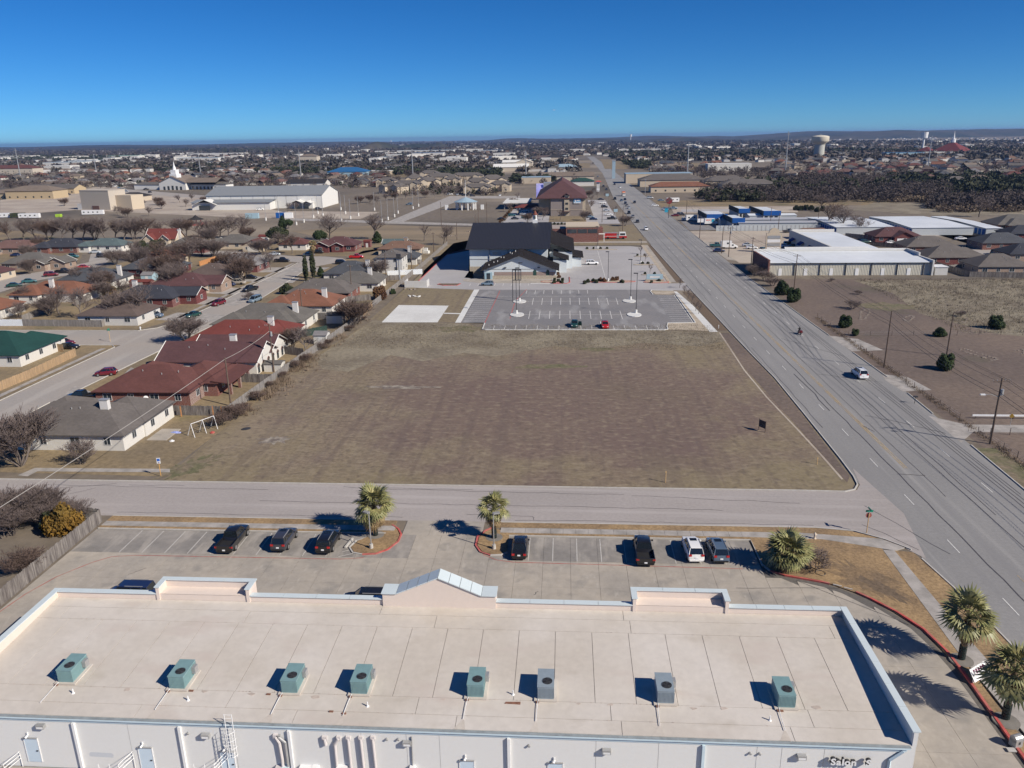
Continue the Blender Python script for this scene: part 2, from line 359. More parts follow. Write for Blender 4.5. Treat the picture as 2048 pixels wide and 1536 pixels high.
for i, (a, b, c, d) in enumerate([(49.5, 150, 60, 144.5), (46, 102, 49.6, 101.6), (50, 126, 53, 124), (53, 124, 59.6, 118), (48.0, 121, 48.8, 118.5), (50, 178, 59, 163), (45, 250, 56, 245), (40, 330, 58, 322), (42, 285, 60, 275)]):
    addmb(tar, squig(a, b, c, d, 9, .15, .13, 50 + i))
for i, (a, b, c, d) in enumerate([(-72, 94.6, -40, 94.2), (-60, 95, -52, 95), (-80, 91, -62, 95.4), (-72, 88, -64, 94), (-30, 95.3, -12, 95), (-57, 86.8, -20, 86.8), (-6, 86.6, 30, 86.5), (-12, 87.9, -4, 87.7), (-4, 87.7, -3.5, 86.8), (-25, 94.9, 8, 94.2), (9, 94, 30, 92.5), (36, 87, 40, 81), (38, 92, 43, 80), (-40, 90.8, 20, 90.2)]):
    addmb(tar, squig(a, b, c, d, max(5, int(abs(c - a) / 2)), .16, .07, 80 + i, .04))
tar.build('tar_seam', m_tar, ROAD, kind='stuff')
# drives and aprons beside the main road
sheet('driveway', [(61, 146), (61.5, 139), (67, 140), (66, 148), (62, 150)], .024, m_walk)
sheet('driveway.001', [(61.5, 176), (62, 167), (69, 168), (67, 178), (61.6, 181)], .024, m_walk)
sheet('driveway.002', [(60.4, 126), (60, 114), (64, 118.6), (90, 118.8), (140, 119), (140, 122.4), (90, 122), (64.5, 122)], .024, m_walk)
sheet('side_road', rect(80, 170, 122.9, 129), .022, m_resid)
curb_pieces = []
def kerb(name, pts, h=.15, w=.16, mt=m_curb, z0=0.0): return bar(MB(), pts, w, z0, h, 0).build(name, mt, kind='structure')
kerb('curb', [(-330, 96.3), (31.5, 96.2), (36.9, 96.05), (38.4, 96.75), (39.3, 98.3), (39.7, 101)] + [(rx(RL, y) - .35, y) for y in (107, 127, 147, 166, 187, 230, 247)])
kerb('curb.001', [(rx(RL, y) - .35, y) for y in (253, 300, 343)])
kerb('curb.002', [(rx(RL, y) - .35, y) for y in (372, 420, 500, 600, 820)])
kerb('curb.003', [(-57, 85.8), (-21.5, 85.8)])
kerb('curb.004', [(-8.5, 85.8), (30, 85.8), (34.3, 85.2), (37.2, 83.2), (39.2, 81)])
kerb('curb.005', [(rx(RR, y) + .3, y) for y in (20, 40, 70, 97, 113)])
kerb('curb.006', [(rx(RR, y) + .3, y) for y in (127, 138)])
kerb('curb.007', [(rx(RR, y) + .3, y) for y in (148, 166)])
kerb('curb.008', [(rx(RR, y) + .3, y) for y in (181, 187, 256, 290)])
kerb('curb.009', [(rx(RR, y) + .3, y) for y in (320, 359, 375)])
kerb('curb.010', [(rx(RR, y) + .3, y) for y in (400, 470, 595)])
kerb('curb.011', [(39.5, 79), (40.7, 70), (41.1, 62), (41.9, 40), (43, 20)])

# --- fields
m_darkf = m_field
sheet('field', [(-56, 96.6), (36.6, 96.4), (38.2, 97.2), (39.1, 98.8), (39.6, 107), (40.1, 127), (40.4, 147), (39.8, 166), (39.3, 184.5), (24, 186), (-20.6, 186), (-24, 193), (-50, 197.5), (-56.5, 150)], .012, m_field)
sheet('field_verge', [(38.2, 99), (39.2, 101), (39.9, 127), (40.2, 147), (39.2, 184), (37.2, 184), (36.5, 152), (37.6, 119)], .022, m_right)
MBt = strip([(37.0, 184), (36.0, 152), (36.3, 135), (37.2, 119), (37.7, 108), (37.9, 100)], .32, .03)
MBt.build('dirt_track', m_dirt, kind='structure')
def blob(name, cx, cy, rx_, ry_, z, mt, seed, n=26, j=.25, rot=0):
    r = random.Random(seed); p = []
    for i in range(n):
        a = 2 * math.pi * i / n; k = 1 + r.uniform(-j, j); x, y = rx_ * k * math.cos(a), ry_ * k * math.sin(a)
        p.append((cx + x * math.cos(rot) - y * math.sin(rot), cy + x * math.sin(rot) + y * math.cos(rot)))
    return sheet(name, p, z, mt)
m_patchg = mat('winter_grass', (0.135, 0.13, 0.07), var=0.35, scale=1.5, col2=(0.20, 0.16, 0.11), scale2=.5, bump=.03)
sheet('pale_grass', [(-50, 197), (-24.5, 192.6), (-20.6, 185.6), (24, 185.6), (37, 184), (37, 176), (30, 171), (18, 174), (6, 168), (-2, 171), (-8, 167), (-15, 162), (-22, 165), (-30, 158), (-38, 163), (-44, 150), (-50, 152), (-54, 160)], .018, m_straw)
blob('green_patch', -26, 187.5, 6, 3.2, .026, m_patchg, 1)
blob('green_patch.001', -3, 154.5, 6.5, 1.7, .026, m_patchg, 2)
blob('green_patch.002', -54.2, 101.5, 2.2, 4.6, .026, m_patchg, 3, n=50, j=.4, rot=-.5)
blob('bare_patch', 7, 168, 4, 1.4, .027, m_patchg, 5)
m_chalk = mat('chalky_soil', (0.30, 0.265, 0.22), var=0.35, scale=1.1, col2=(0.17, 0.14, 0.12), scale2=.7, sharp=.4)
blob('chalk_patch', -31, 140, 6, 1.0, .024, m_chalk, 6, j=.5)
blob('chalk_patch.001', -45.5, 112.5, 2.8, 1.6, .024, m_chalk, 7, j=.5)
sheet('church_grounds', [(-51, 198), (-20.6, 193.4), (-26, 194), (-28.2, 240), (-32, 244), (-47.3, 243), (-52.5, 300), (-50, 420), (-24, 421), (36.5, 425), (36.5, 343), (-5, 343), (-44, 333), (-50, 320)], .01, m_field)
# pasture right of the main road
sheet('pasture', [(62.5, 100), (61.8, 60), (230, 60), (230, 255), (64, 257), (61.6, 200), (62.2, 146)], .008, m_right)
sheet('tall_dry_grass', [(92, 205), (100, 183), (120, 172), (150, 168), (230, 172), (230, 258), (92, 254), (96, 232)], .016, m_straw)
blob('green_patch.003', 87, 214, 8, 5, .02, m_patchg, 8)
sheet('green_patch.004', [(60.6, 70), (65.5, 70), (65, 100), (64, 112), (61.2, 112), (60.6, 100)], .024, m_patchg)
blob('green_patch.005', 76, 98, 9, 10, .02, mat('rough_green_verge', (0.13, 0.12, 0.065), var=.3, scale=1.5, bump=.04), 9)

# --- near parking lot of concrete slabs
LOT = sheet('parking_lot', [(-57.2, 10), (34.6, 10), (34.4, 52), (34.4, 59.5), (33.8, 65.7), (30.9, 70.7), (27, 73.8), (23.1, 75), (21.6, 76.6), (21.6, 82.3), (-6.5, 82.3), (-9.6, 83.5), (-9.6, 86), (-19.3, 86), (-19.3, 83.5), (-21, 82.4), (-57.2, 82.4)], .014, m_joint)
slab_cache = {}
def slab(x0, x1, y0, y1, par, mt, name, z0=.02, z1=.045, gap=.025):
    k = (round(x1 - x0, 2), round(y1 - y0, 2), mt.name, z1)
    if k not in slab_cache: slab_cache[k] = MB().box(0, x1 - x0 - gap, 0, y1 - y0 - gap, 0, z1 - z0).mesh(name, mt)
    return link(name, slab_cache[k], par, (x0, y0, z0 + random.uniform(-.002, .002)))
def lot_edge(y):
    pts = [(34.0, 10), (34.0, 52), (34.0, 59.5), (33.4, 65.2), (30.5, 70.2), (26.6, 73.2), (23.1, 74.4)]
    for (a, b), (c, d) in zip(pts, pts[1:]):
        if b <= y <= d: return a + (c - a) * (y - b) / (d - b)
    return 21.5
m_conc_d = mat('concrete_grimy', (0.30, 0.275, 0.25), rough=0.9, var=0.14, scale=1.1, col2=(0.23, 0.215, 0.20), scale2=0.2, bump=0.004)
layer(m_conc_d, (0.40, 0.365, 0.325), 0.5, 0.54, 0.66, stretch=(1, 0.3, 1), amt=0.7)
rows = [(60.15, 65.9), (65.9, 71.6), (71.6, 76.9), (76.9, 82.3)]
for y0, y1 in rows:
    x = -57.1
    while x < 21.3:
        x1 = min(x + 3.05, 21.5); slab(x, x1, y0, y1, LOT, m_conc_d if y0 > 76 and not -19.6 < x < -10 else m_conc, 'concrete_slab'); x = x1
# eastern drive: slabs cut along the curved curb
ycuts = [10, 15, 20, 25, 30, 35.0, 40, 45, 50, 55, 60.15, 65.9, 71.6, 75.0]
for y0, y1 in zip(ycuts, ycuts[1:]):
    xs = [24.7, 27.7, 30.8, 40] if y1 <= 60.2 else [21.5, 24.6, 27.7, 30.8, 40]
    for x0, x1 in zip(xs, xs[1:]):
        g = .02; e0, e1 = min(x1, lot_edge(y0)), min(x1, lot_edge(y1))
        if e0 <= x0 + .2 and e1 <= x0 + .2: continue
        ym = y1
        if e1 <= x0 + .05:
            while lot_edge(ym) <= x0 + .1: ym -= .2
            e1 = lot_edge(ym)
        mid = (y0 + ym) / 2; em = min(x1, lot_edge(mid))
        MB().prism([(x0, y0), (e0 - g, y0), (em - g, mid), (e1 - g, ym - g), (x0, ym - g)], .02, .046).build('concrete_slab', m_conc, LOT)
for y0, y1 in [(10, 20), (20, 30), (30, 38), (38, 45.2)]:
    for k in range(14):
        slab(-57.1 + k * 5.84, -57.1 + (k + 1) * 5.84, y0, y1, LOT, m_conc, 'concrete_slab')
for y0, y1 in [(45.2, 52.6), (52.6, 60.15)]:
    for k in range(3): slab(-57.1 + k * 3.4, -57.1 + (k + 1) * 3.4, y0, y1, LOT, m_conc, 'concrete_slab')
for k in range(3): slab(-19.2 + k * 3.2, -19.2 + (k + 1) * 3.2, 82.3, 86, LOT, m_conc, 'concrete_slab', z0=.021, z1=.047)
# painted lines of the near lot
ln = MB().box(-.05, .05, 0, 5.2, 0, .004).mesh('stall_line', m_worn)
for k in range(14): 
    x = -51.2 + k * 2.7
    if x < -25.5: link('stall_line', ln, LOT, (x, 76.9, .05))
for k in range(10): link('stall_line', ln, LOT, (-6.6 + k * 2.72, 76.9, .05))
rl = MB()
def ribbon(mb, pts, w, z):
    s = strip(pts, w, z); mb.add(s.v, s.f, 0)
ribbon(rl, [(-57.0, 64), (-56.4, 68), (-55.2, 71.5), (-53, 74.6), (-51.5, 75.9), (-49, 76.3), (-25, 76.4), (-22.5, 76.8)], .13, .053)
ribbon(rl, [(-9.6, 79.5), (-8.9, 77.9), (-7.4, 76.9), (-5.5, 76.5), (19.5, 76.1)], .13, .053)
ribbon(rl, [(24.6, 44.4), (25.2, 41), (26.3, 36), (27, 20)], .16, .053)
rl.build('red_line', m_redline, LOT)
hx = MB()
for k in range(4): ribbon(hx, [(-25.4 + k * .1, 76.9 + k * 1.1), (-23.6, 77.9 + k * 1.1)], .1, .053)
ribbon(hx, [(25.3, 43.6), (26.3, 43.6), (25.8, 44.6), (25.3, 43.6)], .09, .053)
hx.build('hatch_marking', m_worn, LOT)
cr = MB()
for i, (a, b, c, d) in enumerate([(-47.5, 72.3, -46.2, 73.6), (-16.9, 70.0, -16.6, 71.8), (11.5, 70.3, 14.2, 70.4), (18, 72.2, 30, 72.8), (24.6, 74, 33, 66.5), (-3, 70, -2.6, 70.8)]): addmb(cr, squig(a, b, c, d, 7, .06, .07, 200 + i, .056))
cr.build('pavement_crack', m_tar, LOT)
# verge, sidewalk and islands round the near lot
def raised(name, poly, mt, h=.13, z0=0.0): return MB().prism(poly, z0, h).build(name, mt, kind='structure')
raised('verge', rect(-57, -20.5, 84.35, 85.7), m_verge, .12)
raised('verge.001', rect(-57, -21.5, 82.5, 83.1), m_verge, .12)
raised('verge.002', [(-8.4, 84.5), (28, 84.4), (36.8, 83.35), (38.7, 81.3), (37.1, 83.1), (34, 85.0), (30, 85.7), (-8.4, 85.7)], m_verge, .12)
raised('verge.003', [(-6.5, 82.5), (21.6, 82.5), (21.8, 76.6), (23.2, 75.2), (27.1, 74), (31.1, 70.9), (34.1, 65.8), (34.8, 59.6), (34.8, 52), (34.6, 20), (35.4, 20), (35.6, 62), (36.0, 74), (36.0, 81.0), (30, 82.9), (21.5, 83.1), (-6.5, 83.1)], m_verge, .12)
blob('dark_turf', 32.0, 74.2, 4.6, 2.2, .126, mat('matted_turf', (0.24, 0.165, 0.095), var=.35, scale=3, col2=(.19, .135, .085), scale2=.4, bump=.05), 12, rot=-.9, j=.35, n=40)
blob('dark_turf.001', 33.0, 72.6, 2.3, .9, .131, m_verge_dark, 13, rot=-1.0, j=.4, n=40)
raised('verge.004', [(37.2, 80.6), (39.1, 80.3), (40.5, 70), (40.9, 62), (41.6, 40), (42.6, 20), (39.2, 20), (38.4, 45), (37.6, 64)], m_verge, .12)
WALK = sheet('sidewalk', rect(-57, -20.3, 83.1, 84.35), .06, m_joint)
for k in range(24): slab(-57 + k * 1.53, -57 + (k + 1) * 1.53, 83.12, 84.33, WALK, m_walk, 'paving_slab', z0=.062, z1=.14)
WALK2 = sheet('sidewalk.001', rect(-7.5, 21, 83.1, 84.4), .06, m_joint)
for k in range(19): slab(-7.5 + k * 1.5, -7.5 + (k + 1) * 1.5, 83.12, 84.38, WALK2, m_walk, 'paving_slab', z0=.062, z1=.14)
raised('sidewalk.002', [(21, 83.12), (30, 82.9), (36.0, 81.0), (37.2, 80.6), (38.6, 81.3), (36.7, 83.3), (28, 84.38), (21, 84.38)], m_walk, .136)
WALK3 = sheet('sidewalk.003', [(36.0, 81), (37.2, 80.6), (37.6, 64), (38.4, 45), (39.2, 20), (37.5, 20), (36.2, 45), (35.6, 62), (35.95, 74)], .06, m_joint)
for k in range(26):
    y0 = 80.6 - k * 1.7; y1 = y0 - 1.68
    def wx(y): return (35.95 + (35.62 - 35.95) * (81 - y) / 19) if y > 62 else 35.62 + (62 - y) * .036, (37.2 + (80.6 - y) * .024) if y > 64 else 37.6 + (64 - y) * .042
    (a0, b0), (a1, b1) = wx(y0), wx(y1)
    MB().prism([(a0 + .02, y0), (b0 - .02, y0), (b1 - .02, y1), (a1 + .02, y1)], .062, .142).build('paving_slab', m_walk, WALK3)
isl = [(-20.6, 84.3), (-24.1, 80.5), (-24.5, 79.0), (-23.9, 78.0), (-22.8, 77.6), (-21.4, 77.8), (-20.3, 78.8), (-19.5, 80.6), (-19.5, 82.2), (-20.0, 83.4)]
raised('island', isl, m_verge, .13)
isr = [(-6.4, 83.0), (-6.4, 78.6), (-7.0, 78.1), (-8.0, 77.95), (-9.2, 78.6), (-9.9, 80.0), (-9.9, 82.0), (-9.2, 83.4), (-8.4, 84.3)]
raised('island.001', isr, m_verge, .13)
kerb('red_curb', [(-22.8, 77.45), (-21.3, 77.65), (-20.1, 78.7), (-19.3, 80.6), (-19.3, 82.3), (-19.9, 83.6), (-20.9, 84.6)], .17, .2, m_red)
kerb('island_curb', [(-24.3, 80.6), (-24.7, 79.0), (-24.0, 77.8), (-22.8, 77.45)], .17, .18)
kerb('red_curb.001', [(-8.2, 77.8), (-9.4, 78.5), (-10.1, 80.0), (-10.1, 82.1), (-9.3, 83.6), (-8.6, 84.3)], .17, .2, m_red)
kerb('island_curb.001', [(-6.3, 78.5), (-7.0, 77.95), (-8.2, 77.8)], .17, .18)
kerb('lot_curb', [(-57, 82.45), (-21.2, 82.45)], .16, .15)
kerb('lot_curb.001', [(-6.4, 82.45), (21.7, 82.45), (21.75, 77), (22.3, 75.7)], .17, .15)
kerb('red_curb.002', [(22.3, 75.7), (23.6, 74.85), (27.0, 73.75), (27.8, 73.4)], .19, .2, m_red)
kerb('red_curb.003', [(30.0, 71.9), (31.0, 70.8), (32.7, 68.5), (34.1, 65.7), (34.7, 62.5), (34.8, 59.5), (34.6, 52), (34.4, 20)], .2, .22, m_red)
for x, y in ((28.5, 73.05), (29.4, 72.5)):
    MB().box(-.42, .42, -.07, .07, 0, .13).build('wheel_stop', m_curb, None, (x, y, .05), -.45, label='short concrete kerb block %s in the gap of the red curb' % ('nearer the shaggy shrub' if x < 29 else 'farther from the shaggy shrub'), cat='kerb block', group='kerb blocks in the red curb gap')
MB().box(-.1, .1, -1.1, 1.1, 0, .2).build('wheel_stop', m_curb, None, (-25.0, 79.9, .05), -.15, label='long pale concrete wheel stop beside the island left of the drive entrance', cat='wheel stop')
# round beds under palms
for i, (x, y) in enumerate([(-22.3, 82.0), (-8.1, 81.9), (35.4, 61.2), (35.3, 53.6)]):
    b = MB(); b.cyl((0, 0, .0), (0, 0, .145), 1.0, 1.0, 20); b.build('mulch_bed' + ('.%03d' % i if i else ''), m_oil, None, (x, y, .0), kind='structure')

# --- church lot
MID = sheet('church_parking', [(-26.4, 194.3), (-20.6, 194.3), (-20.0, 187.2), (-19.4, 186.5), (24.4, 186.5), (25.2, 187.4), (25.2, 191), (26, 194.2), (32.7, 194.4), (32.7, 230.5), (27, 231), (26.2, 234), (26.4, 239), (-26.4, 240)], .03, m_lot)
sheet('church_lane', [(-47.6, 243.6), (-28.8, 240), (26.4, 238), (33.5, 238), (38.8, 237.5), (38.5, 250.5), (33, 249.5), (33.2, 335), (28, 340), (-4, 341), (-4.6, 262), (-26, 258), (-34, 262), (-34, 274), (-40, 330), (-47.8, 317), (-49, 260)], .026, m_pale_lot)
sheet('concrete_pad', [(-47.2, 194.6), (-32.6, 194.6), (-32.7, 215.5), (-47.2, 216.5)], .05, m_white_conc)
sheet('footpath', [(-32.6, 205), (-28, 204.4), (-28, 205.6), (-32.6, 206.2)], .04, m_white_conc)
sheet('footpath.001', [(-28.0, 194.3), (-26.5, 194.3), (-26.5, 240), (-28.2, 240)], .045, m_white_conc)
sheet('footpath.002', [(34.8, 184.5), (36.7, 184.5), (35.6, 215), (33.9, 236), (33.0, 236)], .04, m_white_conc)
sheet('footpath.003', [(34.2, 252), (35.8, 252), (35.8, 343), (34.4, 343)], .04, m_conc)
sheet('gravel_bed', [(25.3, 187), (34.6, 185.5), (35.3, 200), (33.7, 236.6), (26.3, 236), (27, 232), (33, 231), (33, 194.2), (26, 193.8)], .036, m_gravel)
sheet('gravel_bed.001', [(33.3, 250), (34.2, 250), (34.4, 343), (32.8, 343)], .036, m_gravel)
sheet('road_verge', [(36.9, 186), (39.4, 186), (38.5, 233), (35.4, 236)], .02, m_verge_dark)
sheet('road_verge.001', [(36.0, 252), (38.1, 252), (37.1, 343), (35.9, 343)], .02, m_verge_dark)
sheet('footpath.004', [(-33.6, 255), (-27, 251.5), (-3, 250.6), (-2.2, 256), (-1.6, 335), (-4.5, 335), (-4.5, 257.5), (-34, 259.5)], .05, m_conc)
sheet('gravel_drive', [(-12, 345), (-5, 352), (36.5, 350.5), (36.5, 356), (8, 357.5), (-4, 359), (-15, 372), (-40, 372), (-40, 366), (-18, 362)], .02, m_conc)
for i, pts in enumerate([[(-20.3, 193.6), (-20.2, 187), (-19.4, 186.4), (24.3, 186.4), (25.2, 187.2), (25.3, 190), (26, 193.8), (32.9, 194.2), (32.9, 231)], [(26.2, 231.4), (26, 236), (26.6, 238.2), (33, 237.4)], [(-3.9, 262), (-4.0, 252), (-3.2, 250.4), (-11, 250.2)]]):
    kerb('lot_kerb' + ('.%03d' % i if i else ''), pts, .17, .22, m_white_conc)
kerb('red_curb.004', [(-41, 331), (-44, 328), (-47.9, 318), (-48.4, 290), (-48.6, 256)], .16, .3, m_red)
kerb('red_curb.005', [(1.6, 262), (1.7, 252), (.8, 250.2), (-3.6, 249.8)], .16, .25, m_red)
kerb('red_curb.006', [(-40.5, 250.6), (-41.2, 249), (-39, 247.2), (-34.5, 247.2), (-33.8, 250.5)], .16, .25, m_red)
raised('island.002', [(-40.3, 250.4), (-40.9, 249), (-39, 247.5), (-34.7, 247.5), (-34.0, 250.4)], m_verge_dark, .14)
st = {}
def stall(x, y, dx, dy, w=.15):
    k = (round(dx, 2), round(dy, 2))
    if k not in st: st[k] = strip([(0, 0), (dx, dy)], w, 0).mesh('stall_line', m_white)
    link('stall_line', st[k], MID, (x, y, .036))
for k in range(16): stall(-17.5 + k * 2.7, 186.9, 0, 4.2)
for k in range(10): stall(-9.3 + k * 2.7, 198.7, 0, 9.9); stall(-9.1 + k * 2.68, 216.7, 0, 9.7)
stall(-10.8, 203.7, 27.5, 0); stall(-11, 221.6, 27.5, 0); stall(-19.8, 229.1, 33, 0)
for k in range(8): stall(-11.6 + k * 2.66, 233, 0, 5.4)
for k in range(14): stall(-26.4, 196.2 + k * 2.66, 5.9, 0); stall(27.2, 196.2 + k * 2.62, 5.3, 0)
for k in range(8): stall(-30.5 + k * 2.7, 246.6, 0, 4.2)
stall(32.4, 194.4, 0, 36); stall(13.6, 257, 0, 70)
for k in range(8): stall(8.2, 262 + k * 8, 5.0, 0)
fl = MB(); ribbon(fl, [(-20.3, 194), (-19.9, 238)], .18, .037); ribbon(fl, [(-14.2, 199), (-14.2, 222), (-11.8, 240)], .18, .037); fl.build('fire_lane_line', m_red, MID)
def lot_island(x, y, rx_, ry_, name='light_island'):
    MB().prism([(x + rx_ * math.cos(a * math.pi / 8), y + ry_ * math.sin(a * math.pi / 8)) for a in range(16)], .02, .18).build(name, m_white_conc, MID)
for x, y in ((-12.6, 203.6), (18.4, 203.4), (-12.9, 221.2), (18.5, 221.6)): lot_island(x, y, 1.9, 2.6)
for i, (x, y, a, b) in enumerate([(14.5, 253.5, 8.5, 1.8), (29.5, 252, 4, 1.6), (-4.5, 253, 3.2, 1.6), (30, 266, 4, 1), (29.5, 288, 4.4, 1.1), (30.6, 309, 3.4, 1), (15.5, 329, 6.5, 1.2)]):
    pl = [(x + a * math.cos(t * math.pi / 10), y + b * math.sin(t * math.pi / 10)) for t in range(20)]
    raised('planted_island' + ('.%03d' % i if i else ''), pl, m_gravel, .14)
    kerb('planted_island_curb' + ('.%03d' % i if i else ''), pl + [pl[0]], .18, .22, m_red if i < 3 else m_conc)

# --- residential streets
RW = sheet('residential_street', [(-104.0, 60), (-104.0, 171), (-106, 171.1), (-150, 171.1), (-200, 170), (-200, 185.5), (-143, 185.3), (-107, 185), (-103.5, 188), (-102.0, 195), (-101.3, 215), (-101.9, 240), (-102.4, 268), (-103, 298), (-112, 302.5), (-130, 312.5), (-141, 320), (-180, 330), (-181, 342), (-142, 331), (-112, 315.5), (-98, 314), (-89, 309), (-86, 303), (-89, 296), (-93.5, 288), (-95.1, 279), (-93, 250), (-91.2, 220), (-90.2, 200), (-91.5, 180), (-92.6, 156), (-94, 124), (-95.6, 112), (-96, 60)], .02, m_resid)
sheet('residential_street.001', [(-182, 200), (-182, 238), (-184, 260), (-179, 273), (-177, 283), (-186, 310), (-190, 322), (-181, 330), (-181, 342), (-200, 345), (-212, 362), (-225, 360), (-212, 338), (-204, 325), (-191, 302), (-194, 283), (-200, 268), (-202, 240), (-200, 200)], .022, m_resid)
for i, p in enumerate([[(-104.3, 98), (-104.3, 169), (-106, 170.9), (-150, 170.8)], [(-150, 185.6), (-107.4, 185.3), (-103.9, 188.2), (-102.3, 195), (-101.6, 215), (-102.2, 240), (-102.8, 270), (-103.4, 297)], [(-95.6, 99), (-95.2, 112), (-93.7, 124), (-92.4, 156), (-91.2, 180), (-90, 200), (-91, 220), (-92.7, 250), (-94.8, 279)]]):
    kerb('street_curb' + ('.%03d' % i if i else ''), p, .14, .2)
sheet('yard', [(-91, 99), (-57, 98), (-55.5, 125), (-56.5, 180), (-54, 240), (-52.5, 300), (-51, 350), (-70, 352), (-86, 330), (-87, 300), (-94, 285), (-92.5, 250), (-90.6, 220), (-89.8, 200), (-91, 180), (-92, 156), (-93.2, 124)], .014, m_yard)
sheet('yard.001', [(-150, 172), (-104.6, 171), (-104.6, 60), (-200, 60), (-200, 172)], .014, m_yard)
sheet('yard.002', [(-180, 186), (-108, 186), (-103.4, 200), (-103, 215), (-103.5, 240), (-104, 296), (-112, 301), (-141, 319), (-176, 328), (-176, 283), (-180, 260)], .014, m_yard)
sheet('yard.003', [(-205, 200), (-203, 268), (-195, 302), (-215, 338), (-228, 362), (-300, 420), (-420, 420), (-420, 200)], .012, m_yard)
sheet('yard.004', [(-205, 360), (-140, 336), (-112, 318), (-88, 314), (-70, 352), (-110, 362), (-200, 395)], .014, m_yard)
sheet('front_walk', strip([(-106.2, 99), (-106.2, 160)], 1.2).v and [(-107, 99), (-105.8, 99), (-105.8, 168), (-107, 168)], .03, m_walk)
sheet('front_walk.001', [(-104.8, 200), (-103.6, 200), (-104.3, 296), (-105.5, 296)], .03, m_walk)
sheet('front_walk.002', px([(35, 951), (70, 936), (340, 938), (340, 945), (75, 943), (55, 953)]), .03, m_walk)
for i, p in enumerate([[(118, 799), (150, 772), (200, 790), (150, 812), (75, 812)], [(230, 765), (262, 735), (290, 745), (270, 760)], [(300, 735), (330, 712), (350, 720), (325, 740)], [(385, 672), (435, 655), (440, 664), (400, 682)], [(355, 625), (450, 630), (440, 645), (310, 640)], [(400, 592), (500, 600), (470, 612), (380, 608)], [(395, 570), (530, 580), (515, 592), (385, 585)], [(470, 552), (600, 556), (585, 566), (460, 562)], [(520, 535), (660, 535), (640, 543), (510, 545)], [(480, 508), (560, 512), (545, 520), (470, 516)]]):
    sheet('driveway.%03d' % (10 + i), px(p), .03, m_walk)

m_litter = mat('leaf_litter', (0.13, 0.10, 0.078), var=.35, scale=.4)
for i, p in enumerate([[(1385, 398), (1480, 368), (1560, 352), (1800, 358), (2048, 352), (2048, 400), (1900, 402), (1790, 408), (1520, 408)], [(230, 326), (640, 328), (900, 336), (1010, 345), (1000, 357), (700, 350), (230, 347)], [(1200, 326), (1300, 328), (1300, 339), (1202, 338)]]): sheet('wood_floor' + ('.%03d' % i if i else ''), px(p), .012, m_litter)
# --- lots and patches farther off
sheet('hotel_parking', [(-41, 432), (-8, 431), (-8, 437), (10, 437), (14, 431), (30, 431), (30, 600), (17, 600), (17, 470), (12, 470), (12, 442), (-9, 442), (-10, 560), (-34, 560), (-34, 450)], .03, m_pale_lot)
sheet('hotel_lawn', rect(-9, 12, 443, 474), .034, m_yard)
sheet('strip_parking', [(64, 292), (96, 285), (98, 340), (112, 345), (112, 352), (64, 350)], .024, m_dirt)
sheet('gravel_yard', [(61.5, 352), (118, 350), (118, 392), (61.5, 393)], .022, m_dirt)
sheet('parking_strip', [(61.2, 300), (64, 297), (64, 349), (61.2, 356)], .026, m_conc)
sheet('storage_forecourt', [(62, 398), (100, 398), (120, 442), (64, 445)], .024, m_lot)
sheet('cleared_lot', [(66, 488), (140, 488), (150, 530), (70, 534)], .022, m_dirt)
sheet('asphalt_pad', [(72, 496), (116, 495), (122, 512), (74, 514)], .03, m_pale_lot)
sheet('grass_strip', [(64, 536), (220, 530), (220, 580), (64, 590)], .02, m_yard)
sheet('residential_street.002', [(126, 374), (250, 352), (250, 362), (172, 370), (168, 330), (150, 312), (158, 300), (175, 318), (180, 350), (170, 372), (126, 385)], .022, m_resid)
sheet('big_parking', [Q(*p) for p in [(0, 400), (130, 385), (260, 388), (400, 395), (560, 422), (760, 424), (720, 438), (500, 436), (240, 424), (150, 420), (0, 432)]], .024, m_dirt)
sheet('farm_drive', [Q(*p) for p in [(770, 446), (800, 446), (930, 397), (1040, 397), (1040, 392), (900, 392)]], .03, m_walk)
sheet('farm_drive.001', [Q(*p) for p in [(560, 440), (770, 447), (960, 452), (960, 448), (770, 442), (560, 436)]], .034, m_walk)
sheet('big_road', [Q(*p) for p in [(0, 394), (120, 385), (240, 386), (420, 398), (420, 392), (250, 378), (100, 378), (0, 386)]], .03, m_resid)
sheet('meadow', [Q(*p) for p in [(580, 462), (760, 450), (960, 455), (940, 480), (880, 492), (760, 488), (640, 475)]], .02, mat('hay_meadow', (0.27, 0.21, 0.14), var=.15, scale=.4, col2=(.2, .16, .11), scale2=.03, stretch=(.2, 2, 1)))
for i, (p, mt) in enumerate([([(880, 330), (1180, 326), (1180, 335), (900, 345)], m_yard), ([(1200, 318), (1500, 330), (1480, 340), (1210, 338)], m_yard), ([(0, 382), (260, 372), (230, 380), (0, 392)], m_dirt), ([(1560, 315), (1900, 305), (2048, 315), (2048, 321), (1850, 318), (1600, 320)], m_yard), ([(1750, 405), (2048, 408), (2048, 430), (1880, 432), (1700, 420)], m_straw), ([(700, 297), (1100, 292), (1120, 296), (740, 301)], m_dirt), ([(960, 300), (1170, 305), (1170, 312), (940, 312)], m_yard), ([(1840, 305), (2048, 303), (2048, 311), (1840, 311)], m_conc), ([(700, 350), (1000, 346), (1010, 352), (720, 356)], m_yard), ([(1180, 282), (1330, 282), (1320, 286), (1190, 286)], m_dirt)]):
    sheet('open_land' + ('.%03d' % i if i else ''), px(p), .03 + .01 * i, mt)

